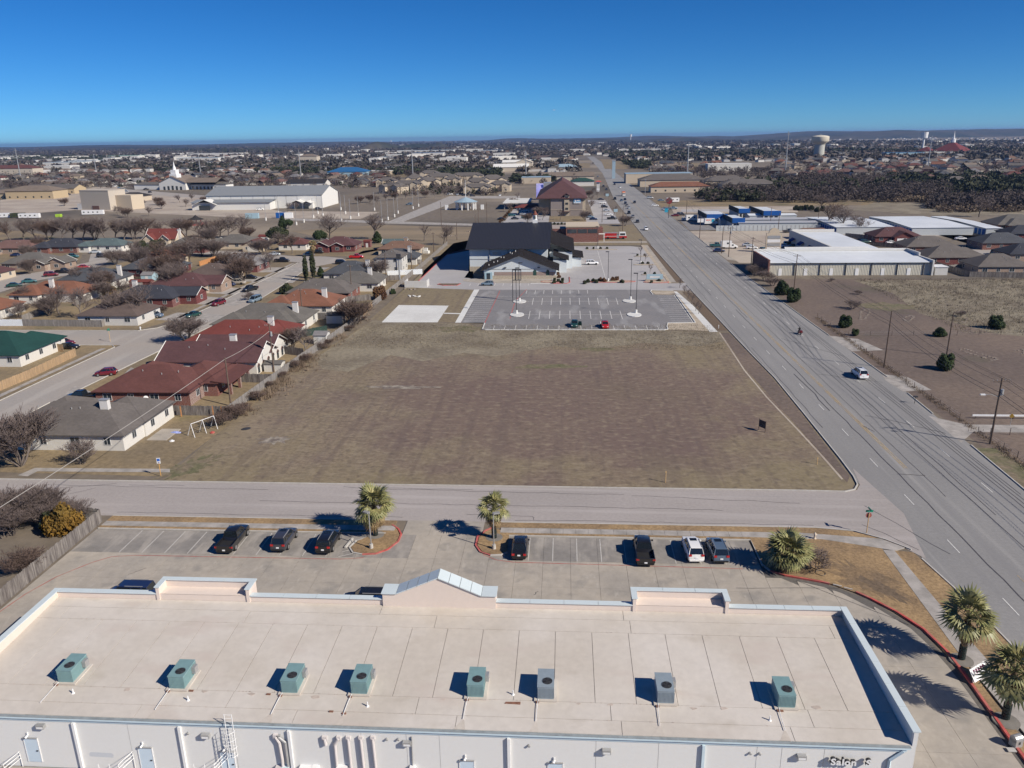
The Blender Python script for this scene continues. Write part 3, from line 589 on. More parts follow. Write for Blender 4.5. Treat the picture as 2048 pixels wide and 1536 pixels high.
# ================================================================== FOREGROUND STORE
m_roof = mat('roof_membrane', (0.60, 0.555, 0.505), rough=0.75, var=0.06, scale=1.6, col2=(0.53, 0.48, 0.42), scale2=0.12)
layer(m_roof, (0.44, 0.39, 0.33), 0.7, 0.60, 0.74, stretch=(.5, .9, 1), offs=(5, 2, 0), amt=.45)
layer(m_roof, (0.52, 0.45, 0.40), 0.25, 0.60, 0.72, stretch=(.6, 1.3, 1), amt=0.6)
m_roof_seam = mat('roof_seam', (0.40, 0.36, 0.33), var=.2, scale=2)
m_stucco = mat('white_stucco', (0.70, 0.695, 0.68), rough=0.9, var=0.025, scale=4, bump=0.004)
m_pink = mat('cream_stucco', (0.70, 0.60, 0.53), rough=0.9, var=0.03, scale=2, bump=0.003)
m_cope = mat('coping_metal', (0.58, 0.65, 0.67), rough=0.5, var=0.03, scale=1.0, metal=0.0, spec=.6)
m_gut = mat('gutter_metal', (0.56, 0.68, 0.74), rough=0.45, var=0.04, scale=1.5, spec=.6)
m_shelf = mat('eave_flashing', (0.27, 0.30, 0.31), rough=0.6, var=0.2, scale=2)
m_door = mat('store_door', (0.55, 0.65, 0.74), rough=0.5, var=0.03)
m_wht = mat('white_metal', (0.75, 0.75, 0.75), rough=0.45, var=0.05)
m_galv = mat('grey_metal', (0.42, 0.42, 0.42), rough=0.4, var=0.08, metal=0.4)
m_dk = mat('dark_metal', (0.05, 0.05, 0.055), rough=0.5, var=0.1)
m_rust = mat('rusty_stain', (0.22, 0.11, 0.075), var=.3, scale=3)
m_stain = mat('water_stain', (0.46, 0.39, 0.34), var=.2, scale=2)
X0, X1, Y0, Y1 = -46.7, 24.3, 45.25, 60.0
def zr(y): return 4.78 + (y - Y0) / (Y1 - Y0) * 0.55
ST = empty('store_building', (0, 0, 0), label='long flat-roofed white strip building with eight rooftop units', cat='building')
wall = MB()
wall.box(X0 + .02, X1 - .02, Y0, Y0 + .3, 0, 4.76); wall.box(X0, X0 + .3, Y0 + .3, Y1, 0, 5.92); wall.box(X1 - .3, X1, Y0 + .3, Y1, 0, 5.92)
wall.box(X0, X1, Y1 - .3, Y1 + .01, 0, 5.92)
wall.box(X1 - .3, X1, Y0, Y0 + .3, 4.76, 5.92); wall.box(X0, X0 + .3, Y0, Y0 + .3, 4.76, 5.92)
wall.build('wall', m_stucco, ST)
MB().add([(X0 + .31, Y0 - .02, 4.72), (X1 - .31, Y0 - .02, 4.72), (X1 - .31, Y1 - .31, 5.25), (X0 + .31, Y1 - .31, 5.25)], [(0, 1, 2, 3)]).build('roof_deck', m_roof_seam, ST)
# membrane sheets, each its own piece
def roofpanel(x0, x1, y0, y1, dz=0.0):
    g = .018; z = .045 + dz
    a, b = zr(y0 + g) - .02, zr(y1 - g) - .02
    vs = [(x0 + g, y0 + g, a), (x1 - g, y0 + g, a), (x1 - g, y1 - g, b), (x0 + g, y1 - g, b)]
    MB().add(vs + [(p[0], p[1], p[2] + z) for p in vs], [(4, 5, 6, 7), (0, 1, 5, 4), (1, 2, 6, 5), (2, 3, 7, 6), (3, 0, 4, 7)]).build('roof_panel', m_roof, ST)
for y0, y1, off, stp in [(45.28, 46.62, 3, 11.9), (46.62, 48.35, 7, 14.3), (56.6, 58.3, 2, 16.7), (58.3, 59.66, 9, 21.3)]:
    x = X0 + .34; nx = x + off
    while x < X1 - .4:
        x1 = min(nx, X1 - .34); roofpanel(x, x1, y0, y1, random.uniform(0, .006)); x = x1; nx = x + stp
x = X0 + .34
while x < X1 - .4:
    x1 = min(x + 3.05, X1 - .34)
    if abs(x1 - (X1 - .34)) < .8: x1 = X1 - .34
    roofpanel(x, x1, 48.35, 56.6, random.uniform(0, .008)); x = x1
for (x, y, s) in [(-33.5, 48.15, .5), (-27.4, 48.2, .4), (-23.6, 48.1, .5), (-18.6, 48.0, .6), (-8.9, 48.2, .3), (1.2, 48.2, .3), (3.6, 48.2, .4), (9.6, 48.1, .4), (11.8, 48.2, .5), (18.6, 48.6, .6)]:
    r0 = random.Random(int(x * 9)); MB().prism([(x + s * .55 * (1 + r0.uniform(-.4, .4)) * math.cos(a), y + s * .3 * (1 + r0.uniform(-.4, .4)) * math.sin(a)) for a in [i * .7 for i in range(9)]], zr(y) + .02, zr(y) + .042).build('roof_stain', m_stain, ST)
for (x, y) in [(-17.0, 46.55), (-22.3, 48.1), (-16.0, 46.4), (-28.4, 48.2), (15.9, 48.1)]: MB().prism([(x - .16, y - .07), (x + .16, y - .07), (x + .16, y + .07), (x - .16, y + .07)], zr(y) + .03, zr(y) + .1).build('roof_patch', m_rust, ST)
MB().prism([(-4.3, 47.95), (-3.1, 47.9), (-3.1, 48.2), (-4.2, 48.15)], zr(48) + .02, zr(48) + .05).build('roof_patch', m_rust, ST)
stn = MB()
for k in range(150):
    x = X0 + 1 + random.random() * 69; y = random.choice([46.62, 48.35, 48.35, 56.6]); s_ = random.uniform(.05, .14)
    stn.prism([(x, y - .03), (x + s_, y - .04), (x + s_, y + .03), (x, y + .035)], zr(y) + .022, zr(y) + .040)
stn.build('seam_dirt', m_stain, ST, kind='stuff')
# inner parapet faces in cream
inn = MB(); inn.box(X0 + .3, X0 + .33, Y0 + .3, Y1 - .3, 4.8, 5.9); inn.box(X0 + .33, X1 - .33, Y1 - .33, Y1 - .303, 5.2, 5.9)
inn.build('parapet_lining', m_pink, ST)
MB().box(X1 - .33, X1 - .3, Y0 + .3, Y1 - .34, 4.8, 5.9).build('parapet_lining', m_cope, ST)
# copings in lengths
def coping(p0, p1, w=.56, z=5.92, n=1, horiz=True, th=.09):
    for i in range(n):
        a = [p0[k] + (p1[k] - p0[k]) * i / n for k in (0, 1)]; b = [p0[k] + (p1[k] - p0[k]) * (i + 1) / n for k in (0, 1)]
        if horiz: MB().box(a[0] + .015, b[0] - .015, a[1] - w / 2, a[1] + w / 2, z + .003, z + th).build('coping', m_cope, ST)
        else: MB().box(a[0] - w / 2, a[0] + w / 2, min(a[1], b[1]) + .015, max(a[1], b[1]) - .015, z + .003, z + th).build('coping', m_cope, ST)
steps = [(-36.9, -28.2, 6.62), (6.1, 14.35, 6.62)]
ped = (-16.0, -5.9)
for a, b, n in [(X0 + .45, -36.9, 3), (-28.2, -16.0, 4), (-5.9, 6.1, 4), (14.35, X1 - .45, 4)]: coping((a, Y1 - .15), (b, Y1 - .15), n=n)
coping((X0 + .14, Y0 - .05), (X0 + .14, Y1 + .13), n=4, horiz=False); coping((X1 - .14, Y0 - .05), (X1 - .14, Y1 + .13), n=6, horiz=False)
for a, b, h in steps:
    rb = MB(); rb.box(a, b, Y1 + .95, Y1 + 1.25, 3.6, h); rb.box(a, a + .3, Y1 - .42, Y1 + .95, 5.0, h); rb.box(b - .3, b, Y1 - .42, Y1 + .95, 5.0, h)
    rb.build('raised_parapet', m_pink, ST)
    MB().box(a + .3, b - .3, Y1 - .3, Y1 + .95, 5.3, 5.93).build('parapet_ledge', m_pink, ST)
    coping((a - .12, Y1 + 1.1), (b + .12, Y1 + 1.1), w=.5, z=h, n=3)
    for xx in (a + .15, b - .15): coping((xx, Y1 - .48), (xx, Y1 + .84), w=.5, z=h, horiz=False)
a, b = ped; zb, za = 6.62, 8.3; xm = (a + b) / 2; ya, yb = Y1 - .5, Y1 + .85
prof = [(a, 5.0), (b, 5.0), (b, zb), (b - 1.25, zb), (xm, za), (a + 1.25, zb), (a, zb)]
MB().add([(x, ya, z) for x, z in prof] + [(x, yb, z) for x, z in prof], [tuple(range(7)), tuple(range(13, 6, -1))] + [(i, 7 + i, 7 + (i + 1) % 7, (i + 1) % 7) for i in range(7)]).build('pediment', m_pink, ST)
def slope_cope(x0, z0, x1, z1, n):
    for i in range(n):
        t0, t1 = i / n + .006, (i + 1) / n - .006
        xa, zza, xb, zzb = x0 + (x1 - x0) * t0, z0 + (z1 - z0) * t0, x0 + (x1 - x0) * t1, z0 + (z1 - z0) * t1
        y0, y1 = ya - .12, yb + .12; vs = [(xa, y0, zza + .004), (xb, y0, zzb + .004), (xb, y1, zzb + .004), (xa, y1, zza + .004)]
        MB().add(vs + [(p[0], p[1], p[2] + .09) for p in vs], [(4, 5, 6, 7), (0, 3, 2, 1), (0, 1, 5, 4), (1, 2, 6, 5), (2, 3, 7, 6), (3, 0, 4, 7)]).build('coping', m_cope, ST)
slope_cope(a - .1, zb, a + 1.25, zb, 1); slope_cope(a + 1.25, zb, xm, za, 4); slope_cope(xm, za, b - 1.25, zb, 4); slope_cope(b - 1.25, zb, b + .1, zb, 1)
# gutter, brackets, downspouts
g = MB(); g.box(X0, X1 - .45, Y0 - .2, Y0 - .02, 4.58, 4.74); g.build('gutter', m_gut, ST)
MB().box(X0, X1 - .42, Y0 - .21, Y0 + .03, 4.741, 4.775).build('eave_flashing', m_shelf, ST)
MB().box(X0, X1 - .6, Y0 - .05, Y0 - .003, 4.3, 4.57).build('fascia', m_gut, ST)
for x in (-36.1, -28.0, -19.8, -3.8, 9.9):
    MB().box(x - .1, x + .1, Y0 - .18, Y0 - .003, .1, 4.28).build('downspout', m_wht if x < 0 else m_gut, ST)
MB().tube([(23.45, Y0 - .12, 4.4), (22.6, Y0 - .12, 3.6), (22.6, Y0 - .12, 0.1)], .12, 4).build('downspout', m_gut, ST)
# panel joints in the wall
for x in (-32, -24, -14.5, -11.2, -8.8, 2.4, 6.8, 13.6, 15.3, 18.2): MB().box(x - .012, x + .012, Y0 - .006, Y0 + .01, .1, 4.3).build('wall_joint', m_galv, ST)
def wallthing(pxp, y=Y0): return QW(pxp[0], pxp[1], y)
door_f = None
for i, (ax, ay) in enumerate([(58, 1476), (287, 1495), (451, 1503), (931, 1521), (1108, 1526)]):
    x, z = wallthing((ax, ay)); z = min(z, 3.25)
    d = MB().box(-.5, .5, -.035, 0, 0, 2.15).build('door', m_door, ST, (x + .1, Y0 - .003, z - 2.15))
    MB().box(-.56, .56, -.1, 0, 2.16, 2.24).build('door_hood', m_galv, d)
    MB().box(-.57, -.505, -.05, 0, 0, 2.15).box(.505, .57, -.05, 0, 0, 2.15).build('door_frame', m_wht, d)
    MB().box(.3, .44, -.09, -.036, 1.0, 1.08).build('handle', m_dk, d)
    lm = MB(); lm.cyl((x + .05, Y0 - .1, z + .35), (x - .05, Y0 - .3, z + .25), .07, .09, 8); lm.box(x - .03, x + .03, Y0 - .1, Y0 - .003, z + .3, z + .55); lm.build('door_lamp', m_wht, ST)
for i, (ax, ay) in enumerate([(84, 1449), (413, 1468), (815, 1483), (1213, 1499), (1602, 1510)]):
    x, z = wallthing((ax, ay)); lm = MB(); lm.box(x - .3, x + .3, Y0 - .32, Y0 - .003, z - .18, z + .15); lm.build('wall_light', m_galv, ST)
    MB().box(x - .24, x + .24, Y0 - .33, Y0 - .322, z - .14, z + .02).build('wall_light_lens', m_wht, ST)
for ax, ay in [(774, 1477), (797, 1477), (1058, 1490), (1500, 1505), (1519, 1506), (377, 1465)]:
    x, z = wallthing((ax, ay)); MB().cyl((x, Y0 - .003, z), (x, Y0 - .16, z - .02), .09, .09, 8).build('wall_vent', m_galv, ST)
MB().cyl((wallthing((824, 1480))[0], Y0 - .08, 4.1), (wallthing((826, 1530))[0], Y0 - .08, 1.2), .045).build('conduit', m_galv, ST)
def pipe(pts, r=.11, mt=None):
    p = [(lambda q: (q[0], Y0 - .16, q[1]))(wallthing(a)) for a in pts]
    mb = MB(); mb.tube(p, r, 8); mb.box(p[0][0] - r * 1.4, p[0][0] + r * 1.4, Y0 - .2, Y0 - .003, p[0][2] - .2, p[0][2] + .15)
    mb.build('exhaust_pipe', mt or m_wht, ST)
m_duct = mat('pinkish_duct', (0.60, 0.56, 0.55), rough=.4, var=.06)
pipe([(552, 1470), (560, 1482), (566, 1515), (568, 1536)], .12, m_duct); pipe([(558, 1471), (572, 1482), (577, 1520), (579, 1536)], .1, m_galv)
pipe([(678, 1474), (671, 1486), (676, 1536)], .11, m_duct)
for a in (697, 722, 746): pipe([(a, 1474), (a + 7, 1536)], .11, m_duct)
pipe([(650, 1474), (653, 1487)], .13, m_duct)
for ax, w_, mt in ((560, .5, m_duct), (573, .55, m_gut), (613, .9, m_wht), (632, .5, m_wht), (685, .8, m_wht), (826, .4, m_wht)):
    x, z = wallthing((ax, 1529)); MB().box(x - w_ / 2, x + w_ / 2, Y0 - .35, Y0 - .003, z - .9, z).build('meter_box', mt, ST)
x, z = wallthing((203, 1508)); 
pp = [(x - .95, z - .25), (x + .85, z - .3), (x + .95, z - .05), (x + .8, z + .12), (x - .8, z + .15), (x - .95, z)]
MB().add([(a, Y0 - .004, b) for a, b in pp], [tuple(range(6))]).build('wall_patch', mat('painted_over_patch', (0.55, 0.57, 0.60), var=.03), ST)
# ladder with cage
LD = empty('roof_ladder', (0, 0, 0)); LD.parent = ST
lx, lz = wallthing((463, 1450)); lx = wallthing((466, 1470))[0]
for s in (-.28, .28): MB().cyl((lx + s, Y0 - .35, 2.0), (lx + s, Y0 - .35, 5.75), .03, n=5).build('rail', m_wht, LD)
for k in range(13): MB().cyl((lx - .28, Y0 - .35, 2.1 + k * .3), (lx + .28, Y0 - .35, 2.1 + k * .3), .018, n=4).build('rung', m_wht, LD)
cg = MB()
for zz in (2.3, 3.0, 3.7, 4.4):
    cg.tube([(lx + .4 * math.cos(R(a)), Y0 - .4 + .42 * math.sin(R(a)), zz) for a in range(0, -181, -20)], .018, 4)
for a in range(-20, -170, -24): cg.cyl((lx + .4 * math.cos(R(a)), Y0 - .4 + .42 * math.sin(R(a)), 2.3), (lx + .4 * math.cos(R(a)), Y0 - .4 + .42 * math.sin(R(a)), 4.4), .014, n=4)
cg.build('safety_cage', m_wht, LD)
# stair railings at the back doors
for ax in (20, 245, 432):
    x, z = wallthing((ax, 1510)); x += .3
    rb = MB()
    for dz in (.45, .75, 1.05): rb.tube([(x + .6, Y0 - .1, z - .9 + dz + .3), (x + .1, Y0 - 1.2, z - .9 + dz + .1), (x - 1.4, Y0 - 1.25, z - 1.9 + dz)], .025, 4)
    for (a_, b_) in ((x + .6, Y0 - .1), (x + .1, Y0 - 1.2), (x - .6, Y0 - 1.22), (x - 1.4, Y0 - 1.25)): rb.cyl((a_, b_, 0), (a_, b_, z + .3), .025, n=4)
    rb.build('stair_railing', m_wht, ST)
# lettering on the back wall
def letters(txt, x, y, z, size, ext, mats, parent, spacing=1.0, rot=(R(90), 0, 0), name='letter'):
    adv = 0
    for chh in txt:
        if chh == ' ': adv += size * .42; continue
        cu = bpy.data.curves.new(name, 'FONT'); cu.body = chh; cu.size = size; cu.extrude = ext; cu.offset = size * .04; cu.resolution_u = 3
        t = bpy.data.objects.new('tmp', cu); COL.objects.link(t); bpy.context.view_layer.update()
        me = bpy.data.meshes.new_from_object(t.evaluated_get(bpy.context.evaluated_depsgraph_get())); wdt = max(v.co.x for v in me.vertices) if len(me.vertices) else .1
        bpy.data.objects.remove(t); bpy.data.curves.remove(cu)
        me.materials.clear()
        for q in mats: me.materials.append(q)
        if len(mats) > 1:
            for p in me.polygons: p.material_index = 0 if p.normal.z > .7 else 1
        o = link(name, me, parent, (x + adv, y, z)); o.rotation_euler = rot
        adv += wdt + size * .045
    return adv
sx, sz = wallthing((1656, 1527))
letters('Salon  S', sx + .02, Y0 - .28, sz + .26, .74, .11, [m_wht, m_dk], ST)
# small roof vents and condensate pipes
for i, (ax, ay) in enumerate([(146, 1384), (376, 1398), (735, 1410), (1540, 1438), (1026, 1388)]):
    x, y = Q(ax, ay, 5.0); MB().cyl((x, y, zr(y)), (x, y, zr(y) + .42), .06, .05, 8).cyl((x, y, zr(y)), (x, y, zr(y) + .1), .16, .07, 8).build('vent_pipe', m_wht, ST)

# rooftop units
m_streak = mat('drain_streak', (0.50, 0.445, 0.39), var=.12, scale=1.5, col2=(.56, .51, .45), scale2=1)
m_trim = mat('black_trim', (0.02, 0.02, 0.022), rough=.7, var=.05)
m_teal = mat('teal_unit', (0.19, 0.31, 0.32), rough=.5, var=.08, scale=3, spec=.5)
m_gunit = mat('grey_unit', (0.25, 0.30, 0.34), rough=.5, var=.08, scale=3, spec=.5)
def ac_unit(x, y, mt, label, hood):
    t = empty('rooftop_unit', (x, y, zr(y) + .02), label=label, cat='air conditioner', group='air conditioning units on the white roof')
    MB().box(-.85, .85, -1.2, 1.25, 0, .1).build('base_curb', m_roof, t)
    W, D, H = .60, 1.02, 1.14
    b = MB(); b.box(-W, W, -D, D, .1, H)
    for k in range(13): b.box(-W + .06 + k * .095, -W + .09 + k * .095, -D - .02, -D, .2, H - .1)
    for k in range(20): b.box(W, W + .02, -D + .08 + k * .105, -D + .11 + k * .105, .2, H - .1)
    b.build('cabinet', mt, t)
    MB().box(-W - .03, W + .03, -D - .03, D + .03, H + .002, H + .06).build('lid', mt, t)
    f = MB(); f.cyl((.12, -.38, H + .055), (.12, -.38, H + .075), .37, .37, 20); f.build('fan_opening', m_dk, t)
    rg = MB()
    for r_ in (.12, .24, .37): rg.tube([(.12 + r_ * math.cos(a * math.pi / 8), -.38 + r_ * math.sin(a * math.pi / 8), H + .1) for a in range(17)], .01, 3)
    rg.build('fan_guard', m_dk, t)
    fb = MB()
    for a in range(4):
        c, s = math.cos(a * math.pi / 2 + .4), math.sin(a * math.pi / 2 + .4)
        fb.add([(.12 + .05 * c, -.38 + .05 * s, H + .082), (.12 + .33 * c - .1 * s, -.38 + .33 * s + .1 * c, H + .080), (.12 + .35 * c + .08 * s, -.38 + .35 * s - .08 * c, H + .092)], [(0, 1, 2)])
    fb.build('fan_blades', m_trim, t)
    if hood: MB().box(W + .022, W + .3, .3, .8, .45, 1.0).build('intake_hood', m_galv, t)
    MB().tube([(-W + .05, -D - .05, .12), (-W - .02, -D - 1.0, .05), (-W - .05, -D - 2.2, -.02)], .025, 5).build('drain_pipe', m_wht, t)
    MB().box(-W - .12, -W + .12, -D - .35, -D - .2, .0, .09).build('pipe_support', m_rust, t)
    MB().add([(x - W - .12, Y0 + .95, zr(Y0 + .95) + .03), (x - W + .02, Y0 + .95, zr(Y0 + .95) + .03), (x - W + random.uniform(.1, .6), Y0 + .02, zr(Y0) + .031), (x - W - random.uniform(.3, .8), Y0 + .02, zr(Y0) + .031)], [(0, 3, 2, 1)]).build('drain_stain', m_streak, ST)
acd = [((134, 1330), 1, 'teal rooftop unit at the far left end of the white roof', 1), ((356, 1342), 1, 'teal rooftop unit, second from the left end of the white roof', 1), ((580, 1350), 1, 'teal rooftop unit above the wall ladder, third from the left', 1),
       ((719, 1352), 1, 'teal rooftop unit fourth from the left, just left of the roof middle', 1), ((951, 1358), 1, 'teal rooftop unit below the pointed gable, left of the grey one', 1), ((1091, 1362), 0, 'grey rooftop unit beside the rust stain, without a side hood', 0),
       ((1330, 1370), 0, 'grey rooftop unit with side hood, second from the right end of the roof', 1), ((1571, 1378), 1, 'teal rooftop unit nearest the right parapet of the white roof', 1)]
for (p, c, lb, hd) in acd:
    x, y = Q(p[0], p[1] - 2, 6.3); ac_unit(x + .02, y + .45, m_teal if c else m_gunit, lb, hd)

# ================================================================== CARS
m_glass = mat('car_glass', (0.012, 0.016, 0.02), rough=.06, var=0, spec=.8)
m_tyre = mat('tyre_rubber', (0.018, 0.018, 0.018), rough=.9, var=.1)
m_rim = mat('alloy_rim', (0.42, 0.42, 0.43), rough=.35, var=.05, metal=.7)
m_tail = paint('tail_light', (0.45, 0.015, 0.015), .2)
m_head = paint('head_light', (0.7, 0.7, 0.7), .1)
m_plate = mat('number_plate', (0.75, 0.77, 0.8), var=.05)
m_trim = mat('black_trim', (0.02, 0.02, 0.022), rough=.7, var=.05)
PAINT = dict(black=(.012, .012, .014), darkgrey=(.045, .045, .055), navy=(.015, .025, .075), blue=(.02, .05, .24), maroon=(.14, .012, .018), red=(.42, .012, .012), white=(.78, .78, .78),
             silver=(.40, .43, .47), slate=(.09, .13, .19), teal=(.03, .11, .12), green=(.015, .055, .045), tan=(.35, .31, .26), grey=(.2, .2, .21), orange=(.55, .16, .04), bluegrey=(.16, .22, .28))
SPEC = {  # L, halfwidth, wheel r, [(x, zbelt, hw factor)] rear->front , cabin: base x0,x1, roof x0,x1, z belt, z roof, wheel xs
 'sedan': dict(L=4.8, hw=.90, r=.33, belt=[(-2.4, .62, .78), (-2.3, .88, .9), (-1.9, .98, .97), (-1.2, 1.0, 1), (0, .96, 1), (1.0, .93, 1), (1.8, .84, .96), (2.2, .74, .88), (2.38, .55, .74)], cab=(-1.75, 1.05, -1.0, .25, .95, 1.45), wx=(-1.42, 1.45)),
 'hatch': dict(L=4.2, hw=.87, r=.32, belt=[(-2.1, .65, .82), (-2.02, .95, .92), (-1.6, 1.0, .98), (-.8, 1.0, 1), (.2, .97, 1), (1.0, .94, 1), (1.6, .84, .95), (1.95, .72, .86), (2.1, .55, .72)], cab=(-1.98, 1.15, -1.55, .2, .96, 1.5), wx=(-1.25, 1.28)),
 'suv': dict(L=4.75, hw=.94, r=.38, belt=[(-2.37, .7, .84), (-2.3, 1.05, .93), (-1.8, 1.12, .98), (-.8, 1.12, 1), (.4, 1.10, 1), (1.1, 1.07, 1), (1.8, 1.0, .96), (2.2, .88, .88), (2.36, .62, .76)], cab=(-2.25, 1.15, -1.95, .35, 1.08, 1.74), wx=(-1.42, 1.45)),
 'van': dict(L=5.1, hw=.97, r=.35, belt=[(-2.55, .7, .88), (-2.5, 1.05, .95), (-1.8, 1.12, .99), (-.8, 1.12, 1), (.6, 1.08, 1), (1.5, 1.04, .99), (2.0, .95, .94), (2.4, .8, .86), (2.54, .6, .76)], cab=(-2.45, 1.7, -2.25, .75, 1.06, 1.8), wx=(-1.6, 1.55)),
 'pickup': dict(L=5.7, hw=.98, r=.41, belt=[(-2.85, .72, .95), (-2.8, .76, .98), (-2.0, .78, 1), (-1.0, .78, 1), (-.85, 1.14, 1), (.6, 1.14, 1), (1.4, 1.15, .99), (2.2, 1.10, .96), (2.65, 1.0, .9), (2.83, .7, .82)], cab=(-.8, 1.5, -.6, .75, 1.12, 1.86), wx=(-1.75, 1.78)),
}
car_cache = {}; CARS = {}
def car_meshes(kind, color):
    key = (kind, color)
    if key in car_cache: return car_cache[key]
    S = SPEC[kind]; L, hw = S['L'], S['hw']; pt = paint('paint_' + color, PAINT[color]); out = []
    z0 = .22 if kind not in ('pickup', 'suv') else .3
    rings = []
    for x, zb, f in S['belt']:
        w_ = hw * f; h = zb - z0
        rings.append([(x, -w_ * .90, z0), (x, -w_, z0 + .14), (x, -w_ * 1.0, z0 + h * .55), (x, -w_ * .96, zb - .10), (x, -w_ * .86, zb), (x, 0, zb + .025), (x, w_ * .86, zb), (x, w_ * .96, zb - .10), (x, w_, z0 + h * .55), (x, w_, z0 + .14), (x, w_ * .90, z0)])
    b = MB(); b.loft(rings)
    x0, x1, r0, r1, zb, zt = S['cab']; wb, wt = hw * .86, hw * .70
    # roof and pillars in body colour
    b.loft([[(r0 - .05, -wt * .9, zt - .03), (r0 - .05, wt * .9, zt - .03), (r0 - .04, wt * .85, zt + .005), (r0 - .04, -wt * .85, zt + .005)], [(r0 + .1, -wt - .03, zt - .05), (r0 + .1, wt + .03, zt - .05), (r0 + .1, wt * .9, zt + .035), (r0 + .1, -wt * .9, zt + .035)],
            [(r1 - .1, -wt - .03, zt - .05), (r1 - .1, wt + .03, zt - .05), (r1 - .1, wt * .9, zt + .03), (r1 - .1, -wt * .9, zt + .03)], [(r1 + .06, -wt * .9, zt - .05), (r1 + .06, wt * .9, zt - .05), (r1 + .04, wt * .85, zt - .01), (r1 + .04, -wt * .85, zt - .01)]])
    for s in (-1, 1):
        for xa, xb in ((x0 + .02, r0), (x1 - .02, r1), ((x0 + x1) / 2 + .1, (r0 + r1) / 2 + .05)):
            b.cyl((xa, s * wb, zb - .04), (xb, s * wt, zt - .01), .05, .04, 4, 0, False)
        if kind in ('suv', 'van', 'hatch'): b.cyl((x0 + .75, s * wb, zb - .04), (r0 + .55, s * wt, zt - .01), .08, .06, 4, 0, False)
    if kind == 'pickup':
        for s in (-1, 1): b.box(-2.84, -.86, s * hw * .97 - .05, s * hw * .97 + .05, .6, 1.16)
        b.box(-2.86, -2.76, -hw * .95, hw * .95, .55, 1.14)
    out.append(('body', b.mesh('body', pt, True)))
    g = MB(); e = .015
    g.loft([[(x0, -wb, zb - .05), (x1, -wb, zb - .05), (x1, wb, zb - .05), (x0, wb, zb - .05)], [(r0, -wt, zt - .02), (r1, -wt, zt - .02), (r1, wt, zt - .02), (r0, wt, zt - .02)]])
    out.append(('windows', g.mesh('windows', m_glass)))
    if kind == 'pickup':
        out.append(('bed_liner', MB().box(-2.75, -.87, -hw * .9, hw * .9, .79, .82).mesh('bed_liner', m_trim)))
    whl = MB().cyl((0, -.11, 0), (0, .11, 0), S['r'], S['r'], 14).mesh('wheel', m_tyre); rim = MB().cyl((0, -.125, 0), (0, .125, 0), S['r'] * .62, S['r'] * .62, 10).mesh('rim', m_rim)
    wh = [(x, s * (hw - .09), S['r']) for x in S['wx'] for s in (-1, 1)]
    tz = 1.0 if kind in ('suv', 'van') else .78; tl = S['belt'][0][0]
    T = MB().box(-.05, .05, -.16, .16, -.1, .1).mesh('tail_light', m_tail); Hh = MB().box(-.07, .07, -.18, .18, -.07, .07).mesh('head_light', m_head)
    small = []
    if kind == 'pickup': tz = .95
    for s in (-1, 1):
        small.append(('tail_light', T, (tl + .04, s * hw * (.72 if kind != 'pickup' else .9), tz)))
        small.append(('head_light', Hh, (-tl - .14, s * hw * .60, (S['belt'][-2][1] - .1))))
        small.append(('mirror', MB().box(-.07, .07, -.1, .1, -.06, .08).mesh('mirror', pt), (x1 - .35, s * (hw + .08), zb + .05)))
    small.append(('number_plate', MB().box(-.02, .02, -.16, .16, -.08, .08).mesh('number_plate', m_plate), (tl - .02, 0, .72 if kind != 'pickup' else .6)))
    small.append(('bumper', MB().box(-.1, .1, -hw * .8, hw * .8, -.08, .08).mesh('bumper', m_trim if color != 'white' else pt), (tl + .02, 0, .42)))
    if kind in ('suv', 'van'):
        for s in (-1, 1): small.append(('roof_rail', MB().box(-1.1, .8, -.02, .02, 0, .06).mesh('roof_rail', m_galv), ((r0 + r1) / 2, s * wt * .95, zt + .02)))
    if kind in ('suv', 'sedan'): small.append(('sunroof', MB().box(-.3, .3, -.38, .38, 0, .012).mesh('sunroof', m_glass), (r1 - .45, 0, zt + .032)))
    car_cache[key] = (out, whl, rim, wh, small); return car_cache[key]
def car(px_, py_, kind, color, deg, label, detail=2, cat=None, world=None, group=None):
    out, whl, rim, wh, small = car_meshes(kind, color)
    x, y = world or Q(px_, py_, .8)
    nm = {'pickup': 'pickup_truck', 'van': 'minivan'}.get(kind, 'car')
    t = empty(nm, (x, y, .05), R(deg), label, cat or {'pickup': 'pickup truck', 'van': 'van'}.get(kind, 'car'), group)
    CARS[label] = t
    for n, me in out: link(n, me, t)
    for p in wh:
        o = link('wheel', whl, t, p)
        if detail > 1: link('rim', rim, o)
    if detail > 0:
        for n, me, p in small:
            if detail > 1 or n in ('tail_light', 'head_light'): link(n, me, t, p)
    return t
car(467, 1074, 'pickup', 'black', 90, 'black pickup truck with open bed at the left end of the near lot row')
car(569, 1075, 'suv', 'darkgrey', 90, 'dark grey crossover parked between the black pickup and the black wagon')
car(657, 1079, 'suv', 'black', 90, 'black crossover beside the left palm island, wheels by a concrete stop')
car(1040, 1089, 'sedan', 'black', 90, 'black hatch-backed sedan parked beside the right palm island')
car(1287, 1097, 'pickup', 'black', 90, 'dark pickup truck with a grey bed parked left of the white crossover')
car(1385, 1094, 'suv', 'white', 92, 'white crossover parked in the near lot beside a blue one')
car(1434, 1096, 'suv', 'slate', 92, 'blue and silver crossover parked in the shade edge of the shaggy shrub')
car(247, 1176, 'van', 'navy', 180, 'dark van half hidden behind the left parapet of the store', world=(-44.7, 67.7))
car(732, 1187, 'suv', 'black', 180, 'black car roof just showing behind the parapet left of the gable', world=(-20.0, 67.5))
car(1533, 1214, 'sedan', 'black', 180, 'black car roof showing behind the parapet near the right corner', world=(19.4, 66.0))
car(1719, 745, 'suv', 'white', 91, 'white crossover driving away on the wide road beside a tall pole')
